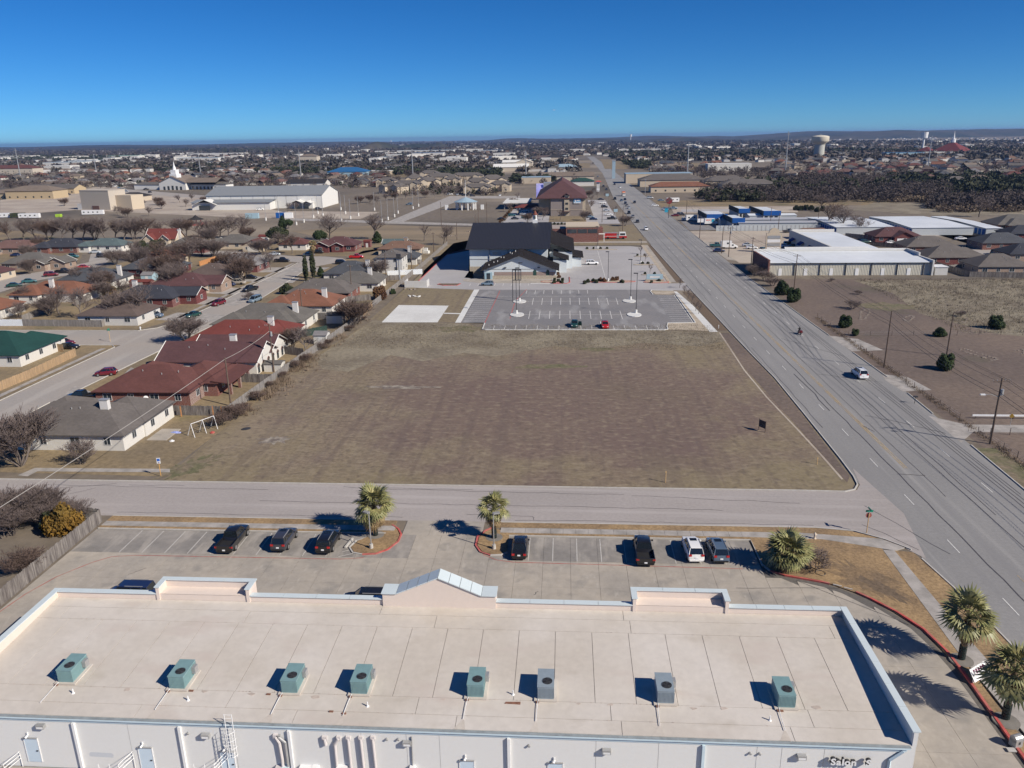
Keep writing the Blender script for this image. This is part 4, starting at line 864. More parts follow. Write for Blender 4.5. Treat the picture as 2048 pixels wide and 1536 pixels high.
for i, (a, b, k, c, d, l) in enumerate([
 (1149, 646, 'sedan', 'green', -92, 'dark green car with an open door in the church parking lot'), (1210, 648, 'sedan', 'red', -90, 'red car in the church parking lot with a person at its door'),
 (1184, 525, 'suv', 'white', 5, 'white crossover alone in the upper church lot'), (975, 566, 'hatch', 'bluegrey', 180, 'blue grey car under the small side canopy of the church'),
 (386, 628, 'sedan', 'green', -110, 'green sedan parked at the street corner by the tan lawn'), (437, 605, 'suv', 'maroon', -105, 'maroon crossover parked at the curb of the curved street'),
 (510, 598, 'van', 'bluegrey', -100, 'silver blue minivan standing in the street near the red roofed house'), (500, 577, 'pickup', 'black', -110, 'black pickup parked at the curb behind the minivan'),
 (309, 629, 'suv', 'slate', -8, 'slate blue crossover in the driveway of the brown roofed corner house'), (455, 567, 'van', 'navy', 0, 'navy minivan in front of the maroon roofed garage'),
 (474, 564, 'pickup', 'tan', 0, 'tan pickup parked beyond the navy minivan'), (500, 553, 'sedan', 'black', -5, 'long black sedan across the driveway of the light grey hip roof'),
 (564, 520, 'pickup', 'black', 0, 'black pickup in the street where it widens'), (549, 507, 'sedan', 'silver', 10, 'silver sedan in front of the small tan garage'),
 (617, 508, 'sedan', 'slate', 15, 'grey blue sedan beside the palm in the front yard'), (636, 503, 'suv', 'black', 5, 'black car parked behind the yard palm'),
 (713, 513, 'pickup', 'red', 5, 'bright red pickup beside the brown orange roof'), (683, 524, 'suv', 'black', 0, 'black car behind the slate roof by the street end'),
 (163, 792, 'pickup', 'black', 180, 'big black pickup in the driveway of the maroon roofed brick house'), (211, 743, 'hatch', 'maroon', 195, 'maroon hatchback parked on the grass by the street'),
 (137, 691, 'sedan', 'black', 0, 'black convertible beside the green roofed house'), (128, 683, 'sedan', 'maroon', 0, 'dark red car behind the black one at the green roof'),
 (28, 569, 'sedan', 'green', 30, 'dark green sedan at the left end of the back street'), (58, 561, 'sedan', 'teal', 30, 'dark teal sedan second in the back street row'),
 (102, 548, 'suv', 'maroon', 25, 'maroon large SUV parked along the back street'), (127, 542, 'pickup', 'black', 15, 'black pickup ahead of the maroon SUV on the back street'),
 (167, 533, 'sedan', 'red', 15, 'dark red sedan on the back street corner'), (205, 511, 'suv', 'darkgrey', 0, 'dark SUV parked across from the teal roofed house'),
 (190, 503, 'sedan', 'silver', 15, 'pale blue sedan in front of the yellow lawn'), (138, 523, 'pickup', 'black', 0, 'black pickup beside the tan gabled garage'), (143, 512, 'pickup', 'teal', 0, 'dark teal pickup behind the black one at the tan garage'),
 (101, 502, 'hatch', 'teal', 20, 'small green car beside the dark slate roof house'), (117, 501, 'sedan', 'maroon', 10, 'maroon sedan in the carport of the dark slate roof'), (27, 500, 'pickup', 'blue', 15, 'bright blue pickup in front of the pink red roof'),
 (33, 509, 'sedan', 'navy', 10, 'navy car parked in front of the blue pickup'), (402, 636, 'hatch', 'tan', 0, None), (400, 611, 'hatch', 'bluegrey', 0, None)]):
    if l is None: continue
    car(a, b, k, c, d, l, 1 if b < 600 else 2)
for i, (a, b, k, c, d, l) in enumerate([
 (1292, 457, 'suv', 'white', -90, 'white car coming down the road beside the fire station drive'), (1275, 442, 'sedan', 'darkgrey', -90, 'dark car following the white one on the road'), (1266, 432, 'sedan', 'grey', -90, 'grey car third in the oncoming line on the road'),
 (1258, 425, 'suv', 'black', -90, 'black SUV fourth in the oncoming line'), (1258, 415, 'sedan', 'silver', -90, 'silver sedan in the oncoming line on the road'), (1254, 410, 'sedan', 'grey', -90, 'grey sedan close behind the silver one'),
 (1251, 406, 'suv', 'darkgrey', -90, 'dark SUV at the rear of the oncoming line'), (1269, 404, 'suv', 'darkgrey', 90, 'dark car driving away alone in the right lanes'), (1243, 400, 'sedan', 'slate', -90, 'blue grey car in front of the orange truck'),
 (1250, 398, 'sedan', 'black', -90, 'black car beside the orange truck'), (1230, 397, 'pickup', 'black', -90, 'black pickup by the road edge left of the orange truck'), (1207, 372, 'suv', 'darkgrey', -90, 'dark car near the red roofed sign on the road'),
 (1213, 378, 'sedan', 'darkgrey', -90, 'dark sedan close behind the road sign pole'), (1229, 368, 'sedan', 'black', 90, 'black car at the bend of the road'), (1196, 353, 'sedan', 'grey', -90, 'grey car where the far road narrows'), (1186, 326, 'suv', 'black', 90, 'black car high up on the far road'),
 (1240, 374, 'sedan', 'white', 90, 'white car on the right side of the far road')]):
    car(a, b, k, c, d + (4 if b < 380 else 0), l, 0, group='cars driving on the main road')
for i, (a, b, k, c, d, l) in enumerate([
 (1433, 490, 'pickup', 'teal', 0, 'teal pickup by the road in the strip centre lot'), (1438, 500, 'sedan', 'navy', 0, 'navy car behind the white camper truck'), (1496, 489, 'sedan', 'silver', 0, 'silver sedan in the middle of the strip lot'),
 (1504, 494, 'sedan', 'white', -5, 'white sedan nose out in the middle of the strip lot'), (1529, 498, 'hatch', 'teal', 5, 'dark teal car beside the arched sign'), (1526, 504, 'sedan', 'blue', 0, 'blue car in front of the arched sign'),
 (1572, 491, 'sedan', 'white', 10, 'white sedan near the blue awnings'), (1578, 487, 'suv', 'black', 0, 'black car beyond the white sedan by the awnings'), (1588, 491, 'sedan', 'teal', 0, 'teal car in the shade of the awning shop'), (1598, 501, 'sedan', 'bluegrey', 0, 'blue grey car in the shade in front of the shop'),
 (1578, 462, 'pickup', 'darkgrey', 0, 'dark pickup at the wall of the storage yard'), (1596, 469, 'sedan', 'white', 0, 'white sedan beside the small red roofed cabin'), (1731, 483, 'suv', 'green', 5, 'dark green SUV beside the maroon roofed duplex'),
 (1783, 484, 'sedan', 'white', 5, 'white sedan in the drive of the maroon roofed duplex'), (1792, 477, 'suv', 'black', 60, 'black car in front of the duplex garage doors'), (1922, 476, 'sedan', 'white', -5, 'white and green sedan on the street by the storage block'),
 (1986, 504, 'suv', 'teal', 60, 'dark teal SUV by the slate roof fence'),
 (1372, 438, 'van', 'white', 0, 'white van by the road left of the blue storage office')]):
    car(a, b, k, c, d, l, 1)

# ================================================================== PLANTS
m_bark = mat('bark', (0.15, 0.125, 0.11), var=.2, scale=4)
m_twig = mat('bare_twigs', (0.165, 0.13, 0.12), var=.15, scale=1)
m_twig2 = mat('brown_twigs', (0.135, 0.095, 0.08), var=.2, scale=1)
m_leaf = mat('juniper_green', (0.05, 0.075, 0.028), var=.45, scale=2.5, col2=(.025, .04, .015), scale2=.6)
m_leafd = mat('dark_oak_green', (0.042, 0.055, 0.026), var=.4, scale=1.5, col2=(.06, .06, .03), scale2=.4)
m_leafy = mat('yellow_foliage', (0.21, 0.115, 0.02), var=.4, scale=2, col2=(.11, .085, .025), scale2=.6)
m_leafr = mat('russet_foliage', (0.12, 0.06, 0.035), var=.35, scale=2, col2=(.16, .09, .04), scale2=.6)
m_pframe = mat('palm_frond', (0.15, 0.16, 0.06), var=.4, scale=1.2, col2=(.34, .31, .14), scale2=2.0, rough=.5, spec=.5)
m_pdead = mat('dead_frond', (0.30, 0.22, 0.115), var=.3, scale=2, col2=(.17, .12, .07), scale2=.8)
m_ptrunk = mat('palm_trunk', (0.10, 0.07, 0.05), var=.35, scale=5, bump=.03)
m_wrap = mat('dark_trunk_wrap', (0.02, 0.03, 0.03), rough=.35, var=.2)
m_weed = mat('dry_weeds', (0.23, 0.175, 0.125), var=.35, scale=.5, col2=(.19, .14, .10), scale2=.1)

def tree_arrays(seed, H=8.0, spread=.55, trunks=1, trunk_h=.22, levels=5, twig=.02, dens=1.0, lean=0.0):
    """returns (thick segments, thin segments): arrays of (p0,p1,r0,r1)"""
    r = random.Random(seed); thick = []; thin = []
    def grow(p, d, L, rad, lv):
        n = 3 if lv < 2 else 2; q = p
        for i in range(n):
            d2 = (d + Vector((r.uniform(-1, 1), r.uniform(-1, 1), r.uniform(-.35, .75))) * .17).normalized()
            e = q + d2 * (L / n); r0 = rad * (1 - .25 * i / n); r1 = rad * (1 - .25 * (i + 1) / n)
            (thick if lv < 2 else thin).append((q, e, max(r0, twig), max(r1, twig * .8))); q = e; d = d2
            if lv < levels and (i > 0 or lv > 0):
                for k in range(1 if r.random() < .8 * dens else 2):
                    a = r.uniform(0, 6.28); sd_ = (d + Vector((math.cos(a), math.sin(a), r.uniform(-.1, .6))) * spread * r.uniform(.9, 1.6)).normalized()
                    grow(q, sd_, L * r.uniform(.55, .78), rad * .5, lv + 1)
        if lv < levels:
            for k in range(2 if lv > 0 else 4):
                a = r.uniform(0, 6.28) + k * 2; sd_ = (d * 1.1 + Vector((math.cos(a), math.sin(a), r.uniform(0, .4))) * spread * r.uniform(.6, 1.2)).normalized()
                grow(q, sd_, L * r.uniform(.6, .85), rad * .6, lv + 1)
    for t in range(trunks):
        a = 6.28 * t / trunks + r.uniform(-.4, .4); tl = .0 if trunks == 1 else .42
        d = Vector((math.cos(a) * tl + lean, math.sin(a) * tl, 1)).normalized()
        grow(Vector((math.cos(a) * .12 * (trunks > 1), math.sin(a) * .12 * (trunks > 1), -.05)), d, H * (trunk_h if trunks == 1 else .3), H * .022 if trunks == 1 else H * .013, 0)
    top = max(s[1].z for s in thick + thin); k = H / top
    f = lambda S: [(a * k, b * k, c, d) for a, b, c, d in S]
    return f(thick), f(thin)
def segs_mesh(name, S, mt, n=3):
    A = np.array([s[0] for s in S]); B = np.array([s[1] for s in S]); ra = np.array([s[2] for s in S])[:, None]; rb = np.array([s[3] for s in S])[:, None]
    D = B - A; D /= np.linalg.norm(D, axis=1)[:, None] + 1e-9; U = np.cross(D, np.array([.31, .22, .92])); U /= np.linalg.norm(U, axis=1)[:, None] + 1e-9; W = np.cross(D, U)
    V = []; m = len(S)
    for P, r_ in ((A, ra), (B, rb)):
        for i in range(n):
            t = 2 * math.pi * i / n; V.append(P + (U * math.cos(t) + W * math.sin(t)) * r_)
    V = np.stack(V, 1).reshape(-1, 3); base = np.arange(m)[:, None] * 2 * n
    F = np.concatenate([base + np.array([[i, (i + 1) % n, n + (i + 1) % n, n + i]]) for i in range(n)])
    return npmesh(name, V, F, mt)
TREES = {}
def tree_kind(key):
    if key in TREES: return TREES[key]
    cfg = dict(vase=dict(seed=3, H=7, spread=.52, trunks=8, levels=4, twig=.02), vase2=dict(seed=9, H=7, spread=.62, trunks=5, levels=4, twig=.02), oak=dict(seed=5, H=9, spread=.95, trunk_h=.2, levels=4, twig=.019, dens=.9),
               oak2=dict(seed=15, H=9, spread=.85, trunk_h=.24, levels=4, twig=.019, dens=.9), oak3=dict(seed=25, H=9, spread=1.05, trunk_h=.18, levels=4, twig=.019, dens=.9), bush=dict(seed=31, H=3, spread=.75, trunks=7, levels=3, twig=.012), small=dict(seed=41, H=4, spread=.6, trunk_h=.3, levels=3, twig=.012),
               bush2=dict(seed=37, H=3, spread=.9, trunks=8, levels=3, twig=.014))[key]
    a, b = tree_arrays(**cfg); H = cfg['H']
    TREES[key] = (segs_mesh('trunk', a, m_bark, 5), segs_mesh('crown', b, m_twig if key not in ('bush2',) else m_twig2, 3), H); return TREES[key]
def bare(x, y, h, key, label, group=None, rz=None, wide=1.0, brown=False, cat='tree', name=None):
    tk, cr_, H = tree_kind(key); s = h / H
    t = empty(name or ('bare_shrub' if key.startswith('bush') else 'bare_tree'), (x, y, 0), random.uniform(0, 6.28) if rz is None else rz, label, cat, group); wide *= 1.22; s *= 1.2; t.scale = (s * wide, s * wide, s)
    link('trunk', tk, t)
    c = link('crown', cr_, t)
    if brown:
        c.material_slots[0].link = 'OBJECT'; c.material_slots[0].material = m_twig2
    return t
def leaf_cloud(n, blobs, size, seed, up=.2, shell=.72):
    g = np.random.default_rng(seed); w_ = np.array([b[3] * b[4] for b in blobs]); idx = g.choice(len(blobs), n, p=w_ / w_.sum()); Bm = np.array(blobs)[idx]
    d = g.normal(size=(n, 3)); d /= np.linalg.norm(d, axis=1)[:, None]; rad = g.uniform(shell, 1.05, n)[:, None] ** .7
    C = Bm[:, :3] + d * rad * np.stack([Bm[:, 3], Bm[:, 3], Bm[:, 4]], 1)
    nrm = d + g.normal(size=(n, 3)) * .55; nrm /= np.linalg.norm(nrm, axis=1)[:, None]
    u = np.cross(nrm, g.normal(size=(n, 3))); u /= np.linalg.norm(u, axis=1)[:, None]; v = np.cross(nrm, u); s = size * g.uniform(.6, 1.5, n)[:, None]
    V = np.stack([C + u * s, C - u * s * .5 + v * s * .8, C - u * s * .5 - v * s * .8], 1).reshape(-1, 3)
    return V, np.arange(3 * n).reshape(-1, 3)
LEAF = {}
def leafy(x, y, h, kind, label, group=None, w=None, mt=None, cat='tree', name='evergreen_tree', rz=None):
    cfgs = dict(juniper=([(0, 0, .36, .42, .36), (.22, .14, .3, .28, .3), (-.26, -.08, .28, .26, .28), (.06, -.2, .66, .2, .3), (-.12, .14, .6, .22, .36), (.2, -.1, .5, .18, .3), (-.22, .05, .5, .16, .32)], 2600, .040),
                column=([(0, 0, .5, .07, .5), (0, .01, .4, .085, .42)], 900, .02),
                oak=([(0, 0, .62, .42, .3), (.3, .1, .55, .26, .24), (-.3, .05, .52, .28, .22), (.05, -.28, .5, .26, .22), (0, .28, .6, .26, .22)], 2000, .04),
                bush=([(0, 0, .42, .5, .5), (.42, .15, .33, .36, .36), (-.42, -.1, .36, .38, .38), (.12, -.3, .6, .26, .34), (-.16, .22, .66, .24, .3), (.5, -.22, .22, .26, .24)], 2100, .05),
                cone=([(0, 0, .3, .28, .3), (0, 0, .55, .2, .3), (0, 0, .78, .1, .22)], 1200, .032))
    key = (kind, (mt or m_leaf).name)
    if key not in LEAF:
        bl, n, s = cfgs[kind]; V, F = leaf_cloud(n, bl, s, 5 + len(LEAF)); LEAF[key] = npmesh('crown', V, F, mt or m_leaf)
        bV, bF = leaf_cloud(260, [(b[0], b[1], b[2], b[3] * .62, b[4] * .62) for b in bl], s * 3.2, 77); LEAF[key + ('in',)] = npmesh('inner_foliage', bV, bF, mt or m_leaf)
        LEAF['trunk'] = MB().cyl((0, 0, -.02), (.02, .01, .5), .035, .02, 6).mesh('trunk', m_bark)
    t = empty(name, (x, y, 0), random.uniform(0, 6.28) if rz is None else rz, label, cat, group); t.scale = (h * (w or 1), h * (w or 1), h)
    link('trunk', LEAF['trunk'], t); c = link('crown', LEAF[key], t); link('inner_foliage', LEAF[key + ('in',)], c)
    return t
# --- fan palms
def frond_mesh(seed, dead=False, droop=.4, L=1.25, seg=15):
    r = random.Random(seed); b = MB()
    b.cyl((0, 0, 0), (L * .55, 0, .06), .022, .014, 3, 0, False)
    cx0 = L * .5
    for k in range(seg):
        a = (k / (seg - 1) - .5) * R(190); l = L * .62 * (1 - .25 * abs(a) / 1.7) * r.uniform(.88, 1.08); w_ = .055
        dx, dy = math.cos(a), math.sin(a); nx, ny = -dy, dx; pts = []
        for t, dr in ((0.05, 0), (.55, .12), (1.0, 1.0)):
            pts.append((cx0 + dx * l * t, dy * l * t, .06 - dr * droop * l * (1.3 if dead else 1) + .03 * math.sin(k * 2.1)))
        (p0, p1, p2) = pts
        b.add([(p0[0] - nx * .01, p0[1] - ny * .01, p0[2]), (p0[0] + nx * .01, p0[1] + ny * .01, p0[2]), (p1[0] + nx * w_, p1[1] + ny * w_, p1[2] - .02), (p1[0] - nx * w_, p1[1] - ny * w_, p1[2] - .02), (p2[0], p2[1], p2[2])], [(0, 1, 2, 3), (3, 2, 4)])
    return b.mesh('frond', m_pdead if dead else m_pframe)
FR = [frond_mesh(i, False, .25 + .12 * i) for i in range(3)]; FD = [frond_mesh(10 + i, True, .7) for i in range(2)]
def palm(x, y, trunk_h, crown_r, nf, nd, label, skirt=.5, lean=(0, 0)):
    t = empty('fan_palm', (x, y, .1), random.uniform(0, 6), label, 'palm tree', 'shaggy fan palms round the near lot'); r = random.Random(int(x * 10))
    tb = MB(); rr = .24
    for k in range(7):
        z0 = trunk_h * k / 7; tb.cyl((0, 0, z0), (0, 0, z0 + trunk_h / 7), rr * (1.05 if k > 1 else 1.25), rr * .88, 9, 0)
    for k in range(40):
        a = r.uniform(0, 6.28); z = trunk_h * r.uniform(.3, 1); tb.add([(rr * .9 * math.cos(a), rr * .9 * math.sin(a), z), (rr * 1.6 * math.cos(a + .3), rr * 1.6 * math.sin(a + .3), z + .22), (rr * .9 * math.cos(a + .5), rr * .9 * math.sin(a + .5), z)], [(0, 1, 2)])
    tb.build('trunk', m_ptrunk, t)
    wv = MB()
    for k in range(5): wv.cyl((0, 0, .1 + k * .28), (0, 0, .3 + k * .28), rr * 1.36, rr * 1.33, 10)
    wv.build('trunk_wrap', m_wrap, t)
    for i in range(nf + nd):
        dead = i >= nf
        if dead: el = R(r.uniform(-78, -45)); 
        else:
            u = ((i + .5) / nf) ** .85; el = R(80 - 112 * u + r.uniform(-12, 12))
        az = i * 2.399 + r.uniform(-.2, .2)
        o = link('frond', (FD[i % 2] if dead else FR[i % 3]), t, (0.08 * math.cos(az), .08 * math.sin(az), trunk_h - (.0 if not dead else r.uniform(0, skirt)) + (.15 * math.sin(el) if not dead else 0)))
        o.rotation_euler = (r.uniform(-.5, .5), -el, az); s = crown_r / 1.9 * (r.uniform(.72, 1.15) if not dead else r.uniform(.65, .95)); o.scale = (s, s, s)
        if dead: o['label'] = 'dry tan hanging frond'
    return t
palm(-22.3, 81.9, 4.0, 3.8, 52, 46, 'tallest shaggy fan palm, on the island left of the drive entrance', .9)
palm(-8.1, 81.8, 3.8, 2.9, 36, 22, 'slimmer fan palm on the island right of the drive entrance', .7)
palm(24.2, 76.3, 1.9, 3.7, 58, 40, 'low shaggy fan palm with no visible trunk in front of the parked blue crossover', .3)
palm(35.5, 61.4, 4.3, 3.6, 34, 9, 'dark green fan palm by the sidewalk, casting the upper round shadow', .5)
palm(35.4, 53.9, 4.4, 3.7, 34, 13, 'pale yellowish fan palm nearest the camera by the red curb', .8)
bare(27.0, 76.2, 2.2, 'bush', 'leafless grey shrub beside the shaggy palm on the corner lawn', wide=1.15, cat='shrub')
b = MB(); b.tube([(.5 * math.cos(a * .4), .5 * math.sin(a * .4), .05) for a in range(17)], .03, 4); b.build('garden_hose', m_dk, None, (27.5, 75.4, .13), label='dark coiled hose at the foot of the grey shrub', cat='hose')

# --- juniper bushes on the pasture
for i, (a, b_, h, wd, l) in enumerate([(1564, 590, 4.6, 1.0, 'tall juniper at the road edge, farther one of a pair'), (1587, 604, 4.3, 1.05, 'wide juniper at the road edge by the utility pole, nearer of a pair'), (1690, 655, 3.3, 1.1, 'round juniper bush near the road by the ruined slabs'),
     (1710, 671, 1.7, 1.2, 'small juniper bush beyond the driveway stub'), (1879, 673, 2.2, 1.4, 'low double juniper beside a thin pole'), (1991, 657, 3.4, 1.25, 'largest round juniper alone on the right pasture'), (1889, 739, 3.5, 1.1, 'juniper bush in front of the thin pole on the pasture')]):
    x, y = Q(a, b_); leafy(x, y, h, 'juniper', l, w=wd, group='juniper bushes on the pasture', cat='bush', name='juniper_bush')
# --- neighbourhood vegetation
NB = [ # px, py(base), height, kind, wide, label
 (42, 932, 7.2, 'vase', 1.15, 'big leafless tree at the left edge in front of the grey roofed house'), (165, 928, 3.4, 'bush', 1.0, 'small bare shrub before the white wall of the grey roofed house'), (376, 684, 5.5, 'vase2', 1.3, 'round leafless tree between the street and the dark red roof'),
 (268, 643, 8.5, 'oak3', 1.0, 'wide bare tree over the brown roof at the street corner'), (238, 641, 7, 'vase2', 1.1, 'many stemmed bare tree beside the brown corner roof'), (163, 639, 7.5, 'oak', 1.0, 'bare tree behind the grey plank fence'), (118, 628, 7.5, 'oak2', 1.0, 'bare tree in the yard behind the orange roof'),
 (100, 632, 5, 'vase', 1.0, 'thin bare tree in the back yard near the red roof'), (40, 636, 4, 'bush', 1.0, 'brown bush in the yard by the white fence'), (60, 548, 5, 'vase', .9, 'small bare tree on the lawn of the grey roofed house'), (233, 530, 5.5, 'vase2', 1.2, 'bare tree at the bend of the back street'),
 (327, 532, 9.0, 'oak3', 1.15, 'dense bare tree beside the orange brown roof'), (352, 530, 8.5, 'oak', 1.1, 'dense bare tree in the middle of the block'), (382, 528, 8, 'oak2', 1.1, 'bare tree right of the dense pair in the block'), (404, 512, 6.5, 'vase2', 1.1, 'bare tree on the lawn by the grey roof'), (428, 514, 6.5, 'vase', 1.1, 'bare tree at the grey roof, right one of two'),
 (457, 478, 10, 'oak', 1.1, 'large dark bare tree behind the grey roofs'), (480, 476, 10, 'oak3', 1.0, 'large bare tree right behind the grey roofs'), (527, 510, 6, 'vase', 1.2, 'pale bare tree by the tan garage'), (585, 507, 7.5, 'oak2', 1.15, 'spreading bare tree over the small brown roofs'), (565, 500, 7, 'oak', 1.1, 'bare tree left of the yard palm'),
 (659, 479, 11, 'oak3', 1.1, 'big bare tree in the meadow edge, left of two'), (749, 479, 11, 'oak2', 1.1, 'big bare tree in the meadow edge, right of two'), (887, 490, 8, 'oak', 1.0, 'bare tree by the end of the wooden fence'), (848, 482, 6.5, 'small', 1.1, 'small bare tree near the white boulder'), (752, 558, 6, 'vase2', 1.2, 'bare tree beside the white two storey house'),
 (706, 656, 6.5, 'vase', 1.0, 'bare tree at the wooden fence by the shed'), (690, 645, 4.5, 'vase2', 1.0, 'low bare tree beside the shed'), (613, 710, 5.5, 'oak', 1.0, 'dark bare tree at the fence corner'), (585, 700, 4.5, 'vase', 1.0, 'thin bare tree inside the yard fence'), (497, 600, 2.2, 'bush', 1.2, 'bare brown shrub at the curb in front of the red roof'),
 (325, 628, 2.2, 'bush2', 1.0, 'rust coloured shrub at the garage corner'), (325, 566, 2.0, 'bush2', 1.0, 'small shrub by the slate roof'), (60, 605, 5, 'oak', 1.0, 'bare tree behind the left orange roof'), (250, 600, 6, 'oak2', 1.1, 'bare tree between the yellow bush and the brown roof'), (295, 560, 6, 'oak', 1.0, 'bare tree in the yard with the white shed'), (210, 598, 5, 'vase2', 1.0, 'bare tree left of the yellow bush')]
for (a, b_, h, k, wd, l) in NB:
    x, y = Q(a, b_); bare(x, y, h, k, l, wide=wd, cat='shrub' if k.startswith('bush') else 'tree', brown=(a in (585, 327, 352, 706)))
cre = [(22, 483, 9), (48, 481, 9.5), (74, 480, 10), (98, 480, 9), (124, 482, 10.5), (148, 480, 9), (165, 481, 10), (190, 480, 9.5), (212, 481, 10), (232, 480, 9), (248, 480, 10), (268, 479, 9), (290, 478, 9.5), (320, 476, 8), (346, 474, 8), (372, 472, 8), (398, 474, 7.5), (422, 474, 8), (440, 476, 8.5)]
for i, (a, b_, h) in enumerate(cre):
    x, y = Q(a, b_); bare(x, y, h, ['oak', 'oak2', 'oak3', 'vase2'][i % 4], 'leafless tree in the creek row behind the back street houses', group='leafless trees along the creek', wide=1.15, brown=i % 3 == 0)
EV = [(640, 486, 6.5, 'oak', 1.0, m_leaf, 'round green tree beside the dark brick house'), (557, 487, 8.5, 'oak', 1.1, m_leafd, 'olive brown evergreen oak behind the small brown roofs'), (566, 457, 7, 'cone', 1.3, m_leaf, 'dark cedar at the meadow, left of two'), (578, 457, 5.5, 'oak', .9, m_leaf, 'smaller rounder cedar at the meadow'),
      (755, 486, 5.5, 'cone', 1.6, m_leaf, 'dark cedar at the foot of the big bare tree'), (574, 588, 3.6, 'bush', .8, m_leafd, 'dark rounded shrub at the curb'), (642, 553, 3.6, 'cone', 1.4, m_leaf, 'green shrub beside the two columnar cypresses'), (318, 505, 6, 'bush', 1.0, m_leafd, 'olive bush in front of the red gabled house'), (286, 503, 5, 'bush', .9, m_leafd, 'dark bush at the left corner of the red gabled house'),
      (760, 598, 4.2, 'bush', .9, m_leafr, 'rusty brown bush by the yard fence'), (786, 588, 1.8, 'bush', .7, m_leaf, 'small green bush at the field fence'), (470, 519, 2.6, 'bush', 1.9, m_leafr, 'long russet hedge behind the light grey roof'), (438, 526, 2.6, 'bush', 1.5, m_leafr, 'russet hedge by the orange fence'), (215, 590, 4.2, 'bush', .95, m_leafy, 'bright yellow bush between the roofs'),
      (352, 601, 1.1, 'bush', 2.2, m_leafy, 'low yellow green hedge along the brick garage'), (396, 577, 2.6, 'bush', .8, m_leaf, 'green bush by the maroon roofed garage'), (100, 532, 1.2, 'bush', 1.6, m_leafy, 'clipped hedge by the tan gables'), (22, 538, 2.4, 'bush', .8, m_leafy, 'yellowish bush in front of the maroon roof at the left edge'), (130, 590, 3.0, 'bush', .9, m_leafr, 'rusty shrub in the yard behind the orange roof')]
for (a, b_, h, k, wd, mt_, l) in EV:
    x, y = Q(a, b_); leafy(x, y, h, k, l, w=wd, mt=mt_, cat='tree' if k in ('oak', 'cone') else 'bush', name='evergreen_tree' if k in ('oak', 'cone') else 'leafy_bush')
for (a, b_, h, l) in [(613, 562, 9.5, 'columnar cypress, left one of two by the street'), (627, 557, 10, 'columnar cypress, right one of two by the street')]:
    x, y = Q(a, b_); leafy(x, y, h, 'column', l, w=1.1, mt=m_leafd, name='columnar_cypress', group='two columnar cypresses')
# yard palm
x, y = Q(627, 513); t = empty('yard_palm', (x, y, 0), 0, 'tan fan palm with a dead skirt in the front yard', 'palm tree')
MB().cyl((0, 0, 0), (0, 0, 5), .3, .2, 8).build('trunk', m_ptrunk, t)
for i in range(46):
    o = link('frond', FD[i % 2] if i % 3 else FR[i % 3], t, (0, 0, 5 - (i > 24) * random.uniform(0, 2))); o.rotation_euler = (0, R(-70 + i * 3.4), i * 2.4); o.scale = (1.5,) * 3
# near-left garden: grey shrubs and the yellow tree behind the fence
for i, (a, b_, h, wd, l) in enumerate([(28, 1048, 4.2, 1.1, 'grey leafless shrub mass at the left edge by the street'), (72, 1040, 3.8, 1.2, 'grey leafless shrub left of the yellow bush'), (100, 1052, 3.0, 1.2, 'twiggy shrub in the shade of the yellow bush'), (45, 1142, 2.0, 1.5, 'low brown bramble by the grey fence'), (8, 1075, 3.5, 1.1, 'grey shrub cut by the left frame edge'), (160, 1047, 3.0, 1.0, 'thin twigs between the yellow bush and the fence end')]):
    x, y = Q(a, b_); bare(x, y, h, 'bush' if i != 3 else 'bush2', l, wide=wd, cat='shrub', brown=(i == 3))
    if i < 5: bare(x + .8, y + .5, h * .9, 'vase', l.replace('shrub', 'thicket').replace('bramble', 'thicket').replace('twiggy', 'second twiggy').replace('grey', 'finer grey'), wide=wd, cat='shrub', name='bare_shrub', brown=(i == 3))
x, y = Q(132, 1068); leafy(x, y, 4.1, 'bush', 'yellow and orange leafed bush behind the grey fence', w=.72, mt=m_leafy, cat='bush', name='leafy_bush')
x, y = Q(108, 1062); leafy(x, y, 2.8, 'bush', 'dark green bush in the shadow behind the yellow one', w=.75, mt=m_leafd, cat='bush', name='leafy_bush')
# weeds along the long fence and on the pasture (countless)
def blades(name, pts, hgt, wid, mt, label, cat='grass', per=5):
    P = np.repeat(np.array(pts, float), per, 0); n = len(P); g = rng
    P = P + np.concatenate([g.normal(0, wid, (n, 2)), np.zeros((n, 1))], 1); a = g.uniform(0, 6.28, n); h = hgt * g.uniform(.35, 1.2, n); lean_ = g.normal(0, .35, (n, 2)) * h[:, None]
    ww = .035 + .02 * h; dx = np.stack([np.cos(a) * ww, np.sin(a) * ww, np.zeros(n)], 1)
    T = P + np.stack([lean_[:, 0], lean_[:, 1], h], 1); V = np.stack([P - dx, P + dx, T], 1).reshape(-1, 3)
    tag(link(name, npmesh(name, V, np.arange(3 * n).reshape(-1, 3), mt)), label, cat, None, 'stuff')
pts = []
for i in range(1700):
    y = rng.uniform(123, 205)
    if math.sin(y * .33) + math.sin(y * .71 + 1) + rng.uniform(-.8, .8) < -.2: continue
    pts.append((-56.3 + rng.exponential(.9) - (y - 128) * -.006, y, 0))
blades('tall_dry_weeds', pts, .9, .25, m_weed, 'tall dry weeds along the field side of the plank fence', per=8)
pts = [(rng.uniform(93, 200), rng.uniform(176, 256), 0) for _ in range(9000)]
pts = [p for p in pts if p[1] > 205 - (p[0] - 92) * 1.0 or p[1] > 183]
blades('tall_dry_grass_blades', pts, .55, .35, m_straw, 'tall pale dry grass on the upper pasture', per=6)
pts = [(rng.uniform(-50, 36), 168 + rng.uniform(0, 24) ** 1.0, 0) for _ in range(5000)]
blades('pale_grass_tufts', pts, .28, .4, m_straw, 'pale grass tufts along the north side of the field', per=5)
pts = [(64.6 + rng.normal(0, .35), rng.uniform(98, 200), 0) for _ in range(800)]
